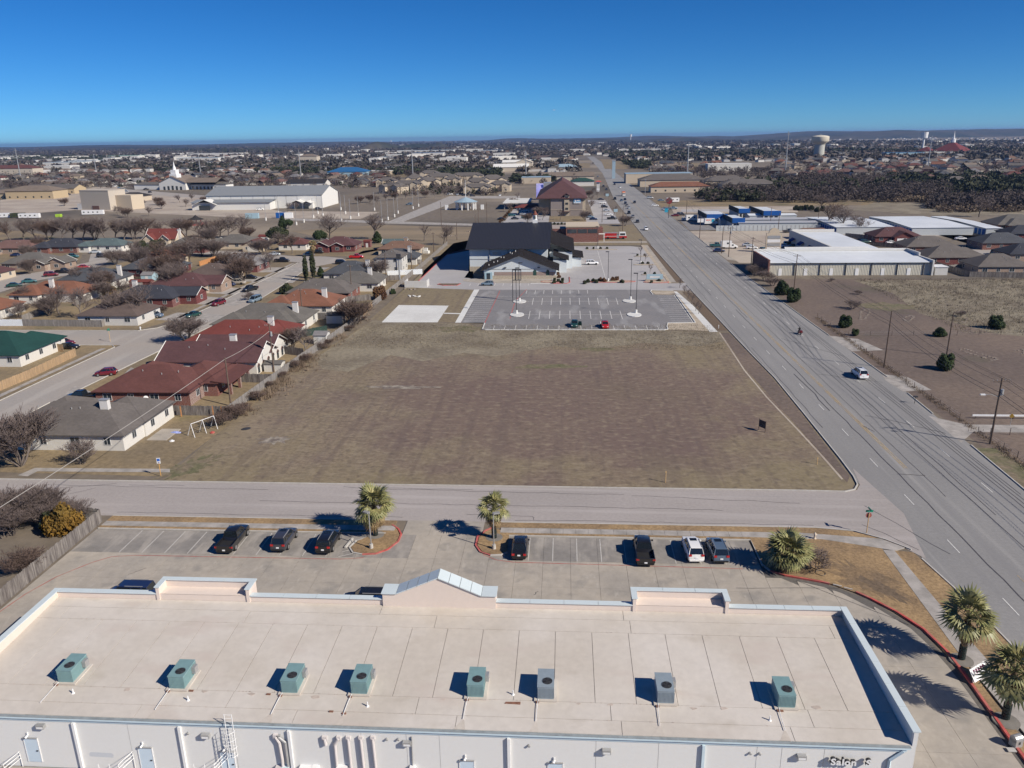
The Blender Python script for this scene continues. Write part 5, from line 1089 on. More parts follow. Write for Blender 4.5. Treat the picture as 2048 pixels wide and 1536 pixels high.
blades('fence_line_grass', pts, .38, .25, m_weed, 'dry grass growing along the wire fence by the road', per=6)
bare(*Q(440, 850), 1.8, 'bush2', 'brown scrub at the fence corner near the swings', wide=1.6, cat='shrub'); bare(*Q(470, 838), 2.2, 'bush2', 'taller brown scrub at the fence end', wide=1.4, cat='shrub')
for i, (a, b_) in enumerate([(490, 822), (512, 800), (540, 775), (566, 756), (590, 738), (610, 724), (640, 700), (655, 690), (700, 662), (728, 640), (715, 648)]):
    bare(*Q(a, b_), random.uniform(.9, 1.8), 'bush2' if i % 2 else 'bush', 'brown scrub growing along the plank fence at the field', group='scrub along the plank fence', wide=1.4, cat='shrub', brown=True)
for (a, b_, h, l) in [(1510, 552, 3.5, 'leafless scrub at the corner of the metal strip building'), (1530, 562, 3.0, 'grey scrub just beyond the junipers'), (1545, 572, 2.5, 'thin scrub beside the farther juniper'), (1705, 618, 2.2, 'small leafless bush in the pasture middle'), (1716, 589, 1.2, 'low brush pile in the pasture'), (1662, 563, 1.0, 'low brush near the metal doors'), (1921, 633, 1.4, 'thin leafless bush above the concrete remains')]:
    bare(*Q(a, b_), h, 'bush', l, wide=1.5, cat='shrub')
leafy(*Q(1508, 545), 3.0, 'bush', 'dark evergreen bush at the shaded end of the metal strip building', w=.9, mt=m_leafd, cat='bush', name='leafy_bush')
# concrete remains in the pasture
m_ruin = mat('broken_concrete', (0.25, 0.21, 0.18), var=.4, scale=2)
for i, (pp, l) in enumerate([([(1722, 623), (1735, 618), (1741, 622), (1729, 639), (1720, 640)], 'broken slab remains nearest the road junipers'), ([(1805, 637), (1822, 631), (1828, 634), (1815, 645)], 'square slab remains in the pasture middle'), ([(1916, 640), (1935, 636), (1930, 646)], 'low rubble beyond the thin pole'), ([(1918, 700), (1930, 698), (1998, 719), (1985, 721)], 'long pale foundation strip on the pasture'), ([(2025, 703), (2048, 700), (2048, 710)], 'foundation remains at the right frame edge')]):
    q = [Q(*p) for p in pp]; cx0 = sum(p[0] for p in q) / len(q); cy0 = sum(p[1] for p in q) / len(q); mb = MB(); n = len(q)
    for k in range(n):
        a, b_ = q[k], q[(k + 1) % n]; L_ = math.dist(a, b_); m = max(2, int(L_ / .9))
        for j in range(m):
            t = (j + random.uniform(.2, .8)) / m; xx, yy = a[0] + (b_[0] - a[0]) * t, a[1] + (b_[1] - a[1]) * t; s = random.uniform(.15, .4)
            mb.prism([(xx - s, yy - s * .6), (xx + s, yy - s * .5), (xx + s * .8, yy + s * .6), (xx - s * .9, yy + s * .5)], 0, random.uniform(.04, .16))
    mb.build('concrete_remains', m_ruin, None, label=l, cat='rubble', group='concrete remains on the pasture')

# ================================================================== LAMPS, POLES, SIGNS, FENCES
def lot_lamp(x, y, head_dir, label):
    t = empty('lot_lamp', (x, y, .1), R(head_dir), label, 'street lamp', 'lamps of the near parking lot')
    MB().cyl((0, 0, 0), (0, 0, .55), .24, .21, 12).build('concrete_base', m_curb, t)
    MB().cyl((0, 0, .55), (0, 0, 4.5), .07, .055, 8).build('pole', m_galv, t)
    hb = MB(); hb.box(.0, .75, -.22, .22, 4.42, 4.56); hb.box(-.1, .05, -.06, .06, 4.38, 4.54); hb.build('lamp_head', m_galv, t)
lot_lamp(-20.6 - 1.5, 78.9, 150, 'grey lamp post in front of the tallest palm, left island'); lot_lamp(*Q(988, 1099), 20, 'grey lamp post with square head on the right island')
def mid_lamp(x, y, label, h=12.0, head=0):
    t = empty('parking_lamp', (x, y, .1), R(head), label, 'street lamp', 'tall dark lamps of the church parking')
    MB().cyl((0, 0, 0), (0, 0, .95), .34, .32, 12).build('concrete_base', m_white_conc, t)
    MB().cyl((0, 0, .95), (0, 0, h), .085, .065, 8).build('pole', m_dk, t)
    MB().box(-.2, .95, -.2, .2, h - .05, h + .18).build('lamp_head', m_dk, t)
for (a, b_, l, h) in [(1033, 628, 'tall dark lamp at the nearer left light island, close to the other', 12.2), (1039, 603, 'tall dark lamp at the farther left light island', 11), (1272, 627, 'tall dark lamp at the nearer right light island', 10.6), (1261, 600, 'tall dark lamp at the farther right light island', 11.5), (1216, 563, 'dark lamp in the planted island of the upper lot', 9.5), (1281, 527, 'dark lamp on the strip island by the road', 8.5), (1195, 497, 'dark lamp at the back edge of the upper lot', 9)]:
    x, y = Q(a, b_); mid_lamp(x, y, l, h, 180 if a > 1100 else 0)
m_pole = mat('pole_wood', (0.13, 0.095, 0.075), var=.25, scale=2)
WIRE_TOPS = []
def upole(a, b_, h, label, arm=0.0, lamp=False, trafo=False, name='utility_pole', armdir=0, world=None):
    x, y = world or Q(a, b_); t = empty(name, (x, y, 0), 0, label, 'utility pole')
    MB().cyl((0, 0, -.1), (.05, 0, h), .17, .11, 8).build('pole', m_pole, t)
    if arm:
        c = MB(); dx, dy = math.cos(R(armdir)) * arm, math.sin(R(armdir)) * arm; c.cyl((-dx, -dy, h - .5), (dx, dy, h - .5), .06, n=4)
        c.build('crossarm', m_pole, t)
        for k in (-1, -.5, .5, 1): MB().cyl((dx * k, dy * k, h - .45), (dx * k, dy * k, h - .2), .05, .04, 6).build('insulator', m_galv, t)
    if trafo: MB().cyl((.3, -.1, h - 2.6), (.3, -.1, h - 1.7), .24, n=10).build('transformer', m_galv, t)
    if lamp:
        lb = MB(); lb.tube([(0, 0, h - 2.9), (-1.2, -.1, h - 2.5), (-2.1, -.1, h - 2.5)], .04, 5); lb.build('lamp_arm', m_galv, t)
        MB().box(-2.7, -2.0, -.24, .04, h - 2.62, h - 2.44).build('lamp_head', m_wht, t)
    return x, y, h
P1 = upole(1768, 735, 11.6, 'tall dark wooden utility pole leaning over the pasture edge'); P2 = upole(1980, 888, 10.4, 'wooden utility pole with crossarm and street lamp by the road', 1.3, True, True, armdir=10)
P3 = upole(1588, 578, 10.5, 'wooden utility pole between the two roadside junipers', 1.0); P0 = upole(0, 0, 10.5, 'utility pole outside the frame at the right', 1.2, world=(64.5, 66))
upole(1893, 712, 9.2, 'thin leaning pole between two junipers on the pasture')
P4 = upole(1502, 530, 10, 'wooden pole at the driveway of the strip centre', .8); P5 = upole(1457, 514, 11.5, 'wooden pole with pale crossarm beside the white camper truck', 1.2, trafo=True); P6 = upole(1443, 507, 10.5, 'dark pole left of the white camper truck'); P7 = upole(1399, 477, 10, 'pole at the gravel yard entrance'); P8 = upole(1372, 440, 11, 'pole behind the white van')
P9 = upole(1555, 473, 10.5, 'wooden pole on the gravel yard'); P10 = upole(1540, 455, 10, 'pole in front of the blue storage yard'); P11 = upole(1635, 450, 9.5, 'pole behind the storage wall by the bare tree')
L1 = upole(462, 812, 9.0, 'wooden pole at the corner of the back yard fence'); L2 = upole(548, 744, 10.2, 'dark wooden pole with transformer at the fence behind the arched porch', .8, trafo=True); L3 = upole(606, 640, 8.5, 'pole with street lamp behind the dark red roof', .5); L4 = upole(704, 592, 9.5, 'pole above the brown patio roof', .8)
L5 = upole(773, 568, 10, 'dark pole by the dark yard fence', .9); L6 = upole(824, 549, 10, 'pole in the pale fenced yard', .8); L7 = upole(868, 512, 9.5, 'pole by the white boulder in the last yard', .8); L0 = upole(0, 0, 9, 'pole outside the frame at the lower left', world=(-59.5, 62))
t = empty('steel_pole', (*Q(800, 565), 0), 0, 'tall silver steel pole rising from the yard fence', 'pole'); MB().cyl((0, 0, 0), (0, 0, 9), .3, .22, 12).build('shaft', m_galv, t); MB().box(-.7, .7, -.5, .5, 7.8, 9.4).build('antenna_box', m_dk, t)
for i, (a, b_, h, l) in enumerate([(883, 453, 13, 'pole in the farm field left of the drive fork'), (894, 490, 9, 'short dark pole by the pale rocks'), (914, 480, 8.5, 'second short pole by the pale rocks'), (957, 455, 12, 'pole before the hotel parking, left of two'), (951, 457, 7, 'low pole before the hotel parking'), (974, 449, 12, 'pole before the hotel parking, right of two'), (1204, 445, 10, 'lamp pole at the hotel lot corner'), (1245, 462, 12, 'pole beside the road across from the fire truck')]): upole(a, b_, h, l)
def wire(name, pts, label, n=12, sag=.5, r=.02, mt=m_dk):
    w_ = MB()
    for (a, b_) in zip(pts, pts[1:]):
        P = [(a[0] + (b_[0] - a[0]) * k / n, a[1] + (b_[1] - a[1]) * k / n, a[2] + (b_[2] - a[2]) * k / n - sag * 4 * (k / n) * (1 - k / n)) for k in range(n + 1)]
        w_.tube(P, r, 3)
    w_.build(name, mt, label=label, cat='power line')
for i, (off, dz) in enumerate([(-.9, -.3), (.6, -.3), (1.1, -.3), (0, -2.2), (.3, -3.0)]):
    wire('power_line', [(p[0] + off, p[1], p[2] + dz) for p in (P0, P2, P1, P3, P5, P8)], ['topmost road side wire over the pasture edge', 'middle wire of the road side power line', 'outer wire of the road side power line', 'thick lower cable of the road side power line', 'lowest cable of the road side power line'][i], sag=.9, r=.026 + .012 * (i > 2))
m_pale_wire = mat('pale_cable', (.35, .33, .31), var=.05)
wire('power_line', [(L0[0], L0[1], 8.7), (L1[0], L1[1], 8.7), (L2[0], L2[1], 8.6)], 'pale cable from the yard pole over the street to the lower left', sag=.35, r=.045, mt=m_pale_wire)
wire('power_line', [(p[0], p[1], p[2] - .3) for p in (L2, L3, L4, L5, L6, L7)], 'thin wire along the back yard poles', sag=.6)
# signs
def post_sign(a, b_, label, h, kind):
    x, y = Q(a, b_); t = empty('street_sign', (x, y, .1), 0, label, 'street sign')
    if kind == 'street':
        MB().cyl((0, 0, 0), (0, 0, h - .5), .06, n=6).build('post', mat('tan_post', (.55, .38, .2), var=.1), t); pl = MB().box(-.42, .42, -.02, .02, h - .3, h - .05).build('name_plate', mat('green_sign', (.01, .25, .16), rough=.4, var=.05), t)
        MB().box(-.02, .02, -.42, .42, h - .04, h + .2).build('name_plate', MATS['green_sign'], t)
        if a > 1000: MB().cyl((.0, .05, h - .75), (.0, .08, h - .75), .36, .36, 8).build('stop_plate', mat('sign_back', (.35, .12, .10), var=.1), t)
        MB().cyl((0, 0, h - .5), (0, 0, h + .2), .03, n=5).build('post_top', m_galv, t)
    return t
post_sign(1733, 1067, 'green street name sign over a red stop sign at the road corner', 3.0, 'street')
post_sign(221, 684, 'green street name sign on the residential corner', 3.0, 'street')
x, y = Q(322, 953); t = empty('bus_stop_sign', (x, y, .1), R(10), 'blue and white bus stop sign on an orange post by the side street', 'sign')
MB().cyl((0, 0, 0), (0, 0, 2.1), .05, n=6).build('post', mat('orange_post', (.6, .33, .1), var=.1), t); MB().box(-.25, .25, -.03, 0, 1.9, 2.75).build('panel', m_wht, t); MB().box(-.2, .2, -.04, -.031, 2.25, 2.65).build('bus_symbol', mat('sign_blue', (.03, .12, .45), var=.05), t); MB().box(-.12, .12, -.04, -.031, 2.0, 2.12).build('lettering', MATS['sign_blue'], t)
x, y = Q(1524, 862); t = empty('field_sign', (x, y, 0), R(-60), 'dark square board sign standing in the field near the road, seen from behind', 'sign')
for s in (-.7, .7): MB().box(s - .05, s + .05, -.05, .05, 0, 1.9).build('post', m_pole, t)
MB().box(-.7, .7, -.09, -.05, .6, 1.8).build('board', m_dk, t)
for (a, b_, h, l) in [(1331, 965, 1.7, 'thin tan marker stake by the side street'), (1634, 929, 1.1, 'short tan marker stake near the field corner'), (1437, 657, .9, 'white marker box at the end of the road footpath')]:
    x, y = Q(a, b_); MB().cyl((0, 0, 0), (0, 0, h), .06, .05, 6).box(-.08, .08, -.05, .05, h - .3, h).build('marker_stake', mat('tan_post', (.55, .38, .2)) if a != 1437 else m_wht, None, (x, y, 0), label=l, cat='marker')
# hydrants
def hydrant(x, y, label, mt):
    t = empty('fire_hydrant', (x, y, .12), 0, label, 'hydrant'); b = MB(); b.cyl((0, 0, 0), (0, 0, .08), .2, n=10); b.cyl((0, 0, .08), (0, 0, .62), .12, n=10); b.cyl((0, 0, .62), (0, 0, .8), .15, .04, 10); b.build('barrel', mt, t)
    for p, q in (((-.24, 0, .5), (.24, 0, .5)), ((0, -.24, .45), (0, 0, .45))): MB().cyl(p, q, .07, n=8).build('nozzle', mt, t)
hydrant(*Q(1629, 1079), 'cream fire hydrant on the lawn corner behind the sidewalk', mat('hydrant_cream', (.62, .54, .45), var=.08)); hydrant(*Q(281, 660), 'white fire hydrant at the residential corner', m_wht)
x, y = Q(1437, 660)
# white banner sign between the right palms, and utility box
t = empty('banner_sign', (*Q(1957, 1360), .1), R(35), 'white banner sign with dark lettering between the two right palms', 'sign')
for s in (-.9, .9): MB().box(s - .05, s + .05, -.05, .05, 0, 1.1).build('post', m_wht, t)
MB().add([(-1.1, -.25, .25), (1.1, -.25, .25), (1.1, .35, 1.15), (-1.1, .35, 1.15)], [(0, 1, 2, 3)]).add([(-1.1, -.2, .23), (1.1, -.2, .23), (1.1, .4, 1.13), (-1.1, .4, 1.13)], [(3, 2, 1, 0)]).build('panel', m_wht, t)
m_plum = mat('plum_print', (.13, .03, .07), var=.1)
MB().add([(-.9, -.06, .525), (.2, -.06, .525), (.2, -.02, .585), (-.9, -.02, .585)], [(0, 1, 2, 3)]).build('print', m_dk, t)
lt = MB()
for k in range(5): lt.add([(-.75 + k * .34, .05, .69), (-.55 + k * .34, .05, .69), (-.55 + k * .34, .27, 1.02), (-.75 + k * .34, .27, 1.02)], [(0, 1, 2, 3)])
o = lt.build('print', m_plum, t); o.location = (0, -.03, .03)
t = empty('utility_box', (*Q(2030, 1493), .1), R(20), 'small grey utility cabinet with a rounded top by the red curb', 'utility box'); MB().box(-.35, .35, -.3, .3, 0, .7).build('cabinet', m_galv, t); MB().cyl((-.35, 0, .7), (.35, 0, .7), .3, n=12).build('rounded_top', m_galv, t); MB().box(-.1, .1, -.31, -.301, .3, .55).build('label_plate', m_dk, t)
MB().box(-.3, .3, -.2, .2, 0, .08).build('meter_cover', m_curb, None, (*Q(2022, 1503), .12), label='flat concrete meter cover beside the utility cabinet', cat='cover')
# fences
m_fence_grey = mat('weathered_fence', (0.20, 0.185, 0.175), var=.35, scale=2.5, stretch=(3, 3, .3), col2=(.27, .25, .235), scale2=.6)
m_fence_dark = mat('dark_fence', (0.12, 0.105, 0.10), var=.45, scale=2, stretch=(3, 3, .3), col2=(.22, .20, .185), scale2=.5)
m_fence_tan = mat('tan_fence', (0.42, 0.29, 0.17), var=.2, scale=2.5, stretch=(3, 3, .3), col2=(.34, .24, .15), scale2=.8)
m_fence_white = mat('white_fence', (0.72, 0.76, 0.8), var=.04); m_fence_red = mat('red_fence', (.20, .035, .03), var=.2); m_fence_orange = mat('new_cedar_fence', (.5, .24, .1), var=.15)
m_rail = mat('fence_rail', (.17, .15, .14), var=.2)
panel_cache = {}
def fence_panel(mt, L, h, n):
    key = (mt.name, round(L, 1), h, n)
    if key in panel_cache: return panel_cache[key]
    r = random.Random(3); b = MB(); w_ = L / n
    for k in range(n): hh = h * r.uniform(.96, 1.03); b.box(k * w_ + .01, (k + 1) * w_ - .01, -.012 + r.uniform(-.01, .01), .012, 0.02, hh)
    for z in (.35, h - .35): b.box(0, L, .014, .06, z, z + .08)
    panel_cache[key] = b.mesh('fence_panel', mt); return panel_cache[key]
def fence(pts, h, mt, label, L=2.4, pickets=False, name='plank_fence', group=None):
    t = empty(name, (pts[0][0], pts[0][1], 0), 0, label, 'fence', group); ox, oy = pts[0]
    pk = None
    for (x0, y0), (x1, y1) in zip(pts, pts[1:]):
        D = math.hypot(x1 - x0, y1 - y0); n = max(1, round(D / L)); l = D / n; ang = math.atan2(y1 - y0, x1 - x0)
        for i in range(n):
            px0, py0 = x0 + (x1 - x0) * i / n - ox, y0 + (y1 - y0) * i / n - oy
            if pickets:
                if pk is None: pk = [MB().box(0, .138, -.012, .012, .02, h * s_).mesh('picket', mt) for s_ in (1, .97, 1.02, .99)]
                m = round(l / .15)
                for k in range(m):
                    d = k * l / m; o = link('picket', random.choice(pk), t, (px0 + math.cos(ang) * d, py0 + math.sin(ang) * d, random.uniform(-.03, .03)), ang + random.uniform(-.03, .03)); o.rotation_euler[1] = random.uniform(-.008, .008)
                for z in (.4, h - .4): MB().box(0, l, .02, .07, z, z + .08).build('rail', m_rail, t, (px0, py0, 0), ang)
            else: link('fence_panel', fence_panel(mt, l, h, max(4, round(l / .2))), t, (px0, py0, 0), ang)
            MB().box(-.05, .05, .065, .16, 0, h + .03).build('post', m_rail if mt not in (m_fence_orange,) else mt, t, (px0, py0, 0), ang)
    return t
FN = fence([(-57.5, 58), (-57.5, 84.2)], 1.85, m_fence_dark, 'weathered grey plank fence along the left side of the near parking lot', pickets=True)
fence([(-57.6, 84.2), (-60.5, 84.6)], 1.85, m_fence_grey, 'short return of the grey fence beside the yellow bush')
def fpx(l): return [Q(*p) for p in l]
FS = [([(328, 830), (455, 832)], 1.8, m_fence_dark, 'dark stained fence behind the swing set yard, with three orange posts'),
 ([(455, 832), (482, 812), (560, 755), (600, 725), (640, 698)], 1.75, m_fence_grey, 'long grey plank fence between the back yards and the field, nearer half'),
 ([(640, 698), (700, 655), (726, 632)], 1.75, m_fence_grey, 'overgrown stretch of the grey back yard fence by the scrub'),
 ([(726, 632), (745, 615)], 1.75, m_fence_tan, 'new tan section of the field fence'),
 ([(745, 615), (784, 584), (840, 538), (895, 490)], 1.75, m_fence_grey, 'far half of the grey plank fence beside the church drive'),
 ([(425, 763), (545, 766)], 1.8, m_fence_dark, 'dark fence behind the arched porch house'), ([(548, 705), (608, 713)], 1.8, m_fence_dark, 'dark lattice fence behind the dark red roof'),
 ([(560, 683), (655, 665)], 1.8, mat('green_screen', (.03, .06, .05), var=.2), 'dark green screened fence across two back yards'), ([(600, 637), (668, 640)], 1.8, m_fence_grey, 'grey fence behind the grey roofed house'),
 ([(672, 608), (742, 600)], 1.8, m_fence_dark, 'brown fence beside the orange red roof'), ([(775, 552), (845, 548)], 1.8, m_fence_white, 'white vinyl fence in the yard of the two storey house'), ([(782, 531), (845, 528)], 1.8, m_fence_dark, 'dark fence beyond the white vinyl one'), ([(745, 563), (800, 560)], 1.8, m_fence_dark, 'dark screen fence by the steel pole'),
 ([(0, 852 - 640 + 440), (46, 652)], 1.8, m_fence_white, 'white fence at the left edge before the green roof'), ([(46, 652), (205, 654)], 1.8, m_fence_grey, 'grey plank fence along the side street before the green roof'), ([(205, 654), (232, 640)], 1.8, m_fence_grey, 'short angled end of the grey side street fence'), ([(46, 644), (108, 618)], 1.8, m_fence_grey, 'pale fence climbing between two back yards'), ([(150, 612), (200, 592)], 1.8, m_fence_grey, 'pale fence behind the brown corner roof'),
 ([(0, 782), (60, 757), (153, 712)], 1.8, m_fence_tan, 'new tan plank fence beside the green roofed house'), ([(108, 702), (128, 704)], 1.8, m_fence_tan, 'short tan fence behind the green roofed house'), ([(400, 532), (432, 521)], 1.8, m_fence_orange, 'orange cedar fence behind the brown roof'), ([(484, 541), (500, 543)], 1.9, m_fence_orange, 'orange gate panels beside the light grey roof'), ([(306, 539), (385, 534)], 1.8, m_fence_grey, 'grey fence between the yards of the middle block'), ([(268, 582), (305, 568)], 1.8, m_fence_grey, 'pale picket fence beside the red shed'),
 ([(1868, 530), (1940, 521)], 1.8, m_fence_grey, 'grey brown panel fence behind the brick house at the right'), ([(1890, 541), (1982, 534)], 1.8, m_fence_grey, 'second panel fence behind the brick house at the right'), ([(1938, 554), (2048, 556)], 1.8, m_fence_dark, 'weathered fence at the right frame edge above the tall grass'), ([(1870, 533), (1938, 554)], 1.8, m_fence_dark, 'dark angled fence below the brick house'),
 ([(1790, 503), (1838, 504)], 1.8, m_fence_red, 'dark red fence between two brown roofs'), ([(1740, 492), (1800, 496)], 1.8, m_fence_dark, 'dark fence behind the duplex drive'), ([(1940, 489), (2040, 502)], 1.8, m_fence_dark, 'dark fence in front of the slate roofs'), ([(1690, 474), (1735, 478)], 1.8, m_fence_grey, 'pale fence left of the duplex')]
for p, h, mt, l in FS: fence(fpx(p), h, mt, l)
x, y = Q(364, 828)
for k, a in enumerate((364, 428, 445)):
    x, y = Q(a, 833); 
    MB().box(-.1, .1, -.05, 0, 0, 1.9).build('fence_board', m_fence_orange, None, (x, y - .12, 0), label=['orange replacement board at the left of the dark yard fence', 'orange replacement board, middle one of three', 'orange replacement board nearest the fence corner'][k], cat='board')
# wire fence along the road
def wire_fence(pts, label, step=3.6, h=1.15):
    t = empty('wire_fence', (pts[0][0], pts[0][1], 0), 0, label, 'fence'); ox, oy = pts[0]; pm = MB().cyl((0, 0, 0), (0, 0, h), .05, n=5).mesh('post', m_pole); wr = MB()
    for (x0, y0), (x1, y1) in zip(pts, pts[1:]):
        D = math.hypot(x1 - x0, y1 - y0); n = max(1, round(D / step))
        for i in range(n + 1): link('post', pm, t, (x0 + (x1 - x0) * i / n - ox, y0 + (y1 - y0) * i / n - oy, 0))
        for z in (.35, .7, 1.05): wr.cyl((x0 - ox, y0 - oy, z), (x1 - ox, y1 - oy, z), .012, n=3)
    wr.build('wire', m_galv, t)
wire_fence([(64.6, 200), (64.3, 155), (64.4, 124)], 'low wire fence along the road side of the pasture'); wire_fence([(64.4, 118), (65, 108), (64.2, 84)], 'low wire fence by the near utility pole'); wire_fence([(66, 181), (120, 182), (180, 186)], 'low wire fence crossing the pasture behind the junipers', 5)
wire_fence([(66, 117.5), (110, 117.8)], 'wire fence along the farm drive', 3)
# mailbox-like stand
t = empty('mailbox_stand', (*Q(1829, 807), 0), 0, 'dark mailbox on a post by the right road edge', 'mailbox'); MB().cyl((0, 0, 0), (0, 0, 1.2), .05, n=5).build('post', m_dk, t); MB().box(-.35, .35, -.15, .15, 1.15, 1.4).build('box', m_dk, t)
# guard rail by the side road
t = empty('guard_rail', (*Q(2020, 838), 0), 0, 'low white barrier rail by the side road at the right edge', 'barrier'); MB().box(-6, 8, -.05, .05, .45, .75).build('rail', m_wht, t)
for k in range(5): MB().box(-5.5 + k * 3, -5.35 + k * 3, 0, .1, 0, .6).build('post', m_pole, t)
t = empty('warning_sign', (*Q(2020, 852), 0), R(-20), 'small yellow diamond sign near the right edge', 'sign'); MB().cyl((0, 0, 0), (0, 0, 1.6), .04, n=5).build('post', m_galv, t); MB().add([(0, -.06, 1.3), (.38, -.06, 1.7), (0, -.06, 2.1), (-.38, -.06, 1.7), (0, -.03, 1.3), (.38, -.03, 1.7), (0, -.03, 2.1), (-.38, -.03, 1.7)], [(0, 1, 2, 3), (7, 6, 5, 4), (0, 4, 5, 1), (1, 5, 6, 2), (2, 6, 7, 3), (3, 7, 4, 0)]).build('plate', mat('sign_yellow', (.6, .35, .06), var=.05), t)
# swing set
t = empty('swing_set', (*Q(408, 864), 0), R(62), 'white metal A-frame swing set in the bare back yard', 'swing set'); fr = MB()
for k in (-2.2, 0, 2.2):
    fr.cyl((k - .2, -.9, 0), (k, 0, 2.1), .05, n=5); fr.cyl((k - .2, .9, 0), (k, 0, 2.1), .05, n=5)
fr.cyl((-2.2, 0, 2.1), (2.2, 0, 2.1), .05, n=5); fr.build('frame', m_wht, t)
for k in (-1.5, -.6, .7, 1.5):
    s = MB(); s.cyl((k - .2, 0, 2.1), (k - .2, 0, .55), .012, n=3); s.cyl((k + .2, 0, 2.1), (k + .2, 0, .55), .012, n=3); s.build('chain', m_dk, t); MB().box(k - .22, k + .22, -.12, .12, .5, .55).build('swing_seat', m_dk, t)
for i, (a, b_, c, s, l, cat) in enumerate([(352, 866, 'sign_blue', (.9, .35), 'blue and white inflatable on the bare yard', 'toy'), (344, 883, None, (.4, .3), 'small white toy on the bare yard', 'toy'), (492, 858, 'dk', (.8, .6), 'black round trampoline pad in the field corner', 'pad'), (463, 763, 'red', (.5, .4), 'red toy by the dark fence', 'toy'), (425, 866, 'redp', (.4, .4), 'red object under the swings', 'toy')]):
    mt_ = {None: m_wht, 'sign_blue': mat('pale_blue_plastic', (.35, .4, .7), var=.2), 'dk': m_dk, 'red': m_red, 'redp': m_red}[c]; x, y = Q(a, b_); mb = MB()
    mb.prism([(s[0] * math.cos(k * .628), s[1] * math.sin(k * .628)) for k in range(10)], 0, .12 if c != 'dk' else .05); mb.prism([(s[0] * .5 * math.cos(k), s[1] * .5 * math.sin(k)) for k in range(6)], .12, .25) if c != 'dk' else None
    mb.build('yard_toy', mt_, None, (x, y, .03), R(20 * i), label=l, cat=cat)

# ================================================================== PEOPLE
m_skin = mat('skin', (.4, .22, .15), var=.03); m_shirt = mat('white_shirt', (.65, .65, .66), var=.05); m_pants = mat('dark_trousers', (.03, .03, .05), var=.1); m_blackc = mat('black_jacket', (.02, .02, .022), var=.1)
def person(loc, rz, joints, rad, label, mats_by_z, parent_kind=None):
    names = list(joints); vs = [joints[n] for n in names]
    E_ = [('pelvis', 'chest'), ('chest', 'neck'), ('neck', 'head'), ('head', 'crown'), ('chest', 'lsh'), ('lsh', 'lel'), ('lel', 'lha'), ('chest', 'rsh'), ('rsh', 'rel'), ('rel', 'rha'), ('pelvis', 'lhip'), ('lhip', 'lkn'), ('lkn', 'lan'), ('lan', 'lto'), ('pelvis', 'rhip'), ('rhip', 'rkn'), ('rkn', 'ran'), ('ran', 'rto')]
    me = bpy.data.meshes.new('body'); me.from_pydata(vs, [(names.index(a), names.index(b)) for a, b in E_], [])
    o = bpy.data.objects.new('person', me); COL.objects.link(o)
    md = o.modifiers.new('skin', 'SKIN'); sv = me.skin_vertices[0].data
    for i, n in enumerate(names):
        r_ = rad.get(n, rad.get(n[1:], .06)); sv[i].radius = (r_, r_); sv[i].use_root = (n == 'pelvis')
    o.modifiers.new('sub', 'SUBSURF').levels = 1
    bpy.context.view_layer.update(); m2 = bpy.data.meshes.new_from_object(o.evaluated_get(bpy.context.evaluated_depsgraph_get())); bpy.data.objects.remove(o)
    for q in (m_skin, mats_by_z[1], mats_by_z[0], m_trim): m2.materials.append(q)
    for p in m2.polygons:
        z, x = p.center.z, abs(p.center.x); zs, zh, zf = mats_by_z[2]
        p.material_index = 0 if z > zs else 1 if z > zh else 3 if z < zf else 2
        if x > .30 and z < zh + .1 and z > .6: p.material_index = 0
        p.use_smooth = True
    t = link('person', m2, None, loc, rz, label=label, cat='person'); return t
rad = dict(pelvis=.15, chest=.17, neck=.06, head=.10, crown=.07, sh=.08, el=.05, ha=.045, hip=.10, kn=.07, an=.05, to=.04)
stand = dict(pelvis=(0, 0, .95), chest=(0, 0, 1.3), neck=(0, 0, 1.5), head=(0, .01, 1.63), crown=(0, 0, 1.74), lsh=(-.2, 0, 1.42), lel=(-.27, 0, 1.14), lha=(-.24, .18, .95), rsh=(.2, 0, 1.42), rel=(.28, .03, 1.14), rha=(.25, .25, 1.0), lhip=(-.1, 0, .88), lkn=(-.11, .02, .48), lan=(-.11, 0, .08), lto=(-.11, .16, .04), rhip=(.1, 0, .88), rkn=(.12, .03, .48), ran=(.12, 0, .08), rto=(.12, .16, .04))
x, y = Q(1200.5, 655); person((x, y, .04), R(-90), stand, rad, 'person in white shirt standing at the door of the red car', (m_pants, m_shirt, (1.5, .98, .1)))
ride = dict(pelvis=(0, 0, .85), chest=(0, .18, 1.2), neck=(0, .26, 1.38), head=(0, .3, 1.5), crown=(0, .3, 1.62), lsh=(-.2, .2, 1.32), lel=(-.3, .42, 1.12), lha=(-.33, .65, 1.05), rsh=(.2, .2, 1.32), rel=(.3, .42, 1.12), rha=(.33, .65, 1.05), lhip=(-.12, 0, .82), lkn=(-.28, .4, .68), lan=(-.24, .3, .3), lto=(-.24, .45, .25), rhip=(.12, 0, .82), rkn=(.28, .4, .68), ran=(.24, .3, .3), rto=(.24, .45, .25))
mx, my = Q(1599, 668)
person((mx, my, .06), R(4), ride, rad, 'motorcyclist in black riding away on the wide road', (m_blackc, m_blackc, (1.7, .98, .1)))
t = empty('motorcycle', (mx, my, .02), R(4), 'dark red touring motorcycle on the wide road', 'motorcycle')
for yy in (-.75, .8):
    w_ = MB().cyl((-.07, yy, .33), (.07, yy, .33), .33, n=16).build('wheel', m_tyre, t); MB().cyl((-.08, yy, .33), (.08, yy, .33), .19, n=10).build('rim', m_rim, w_)
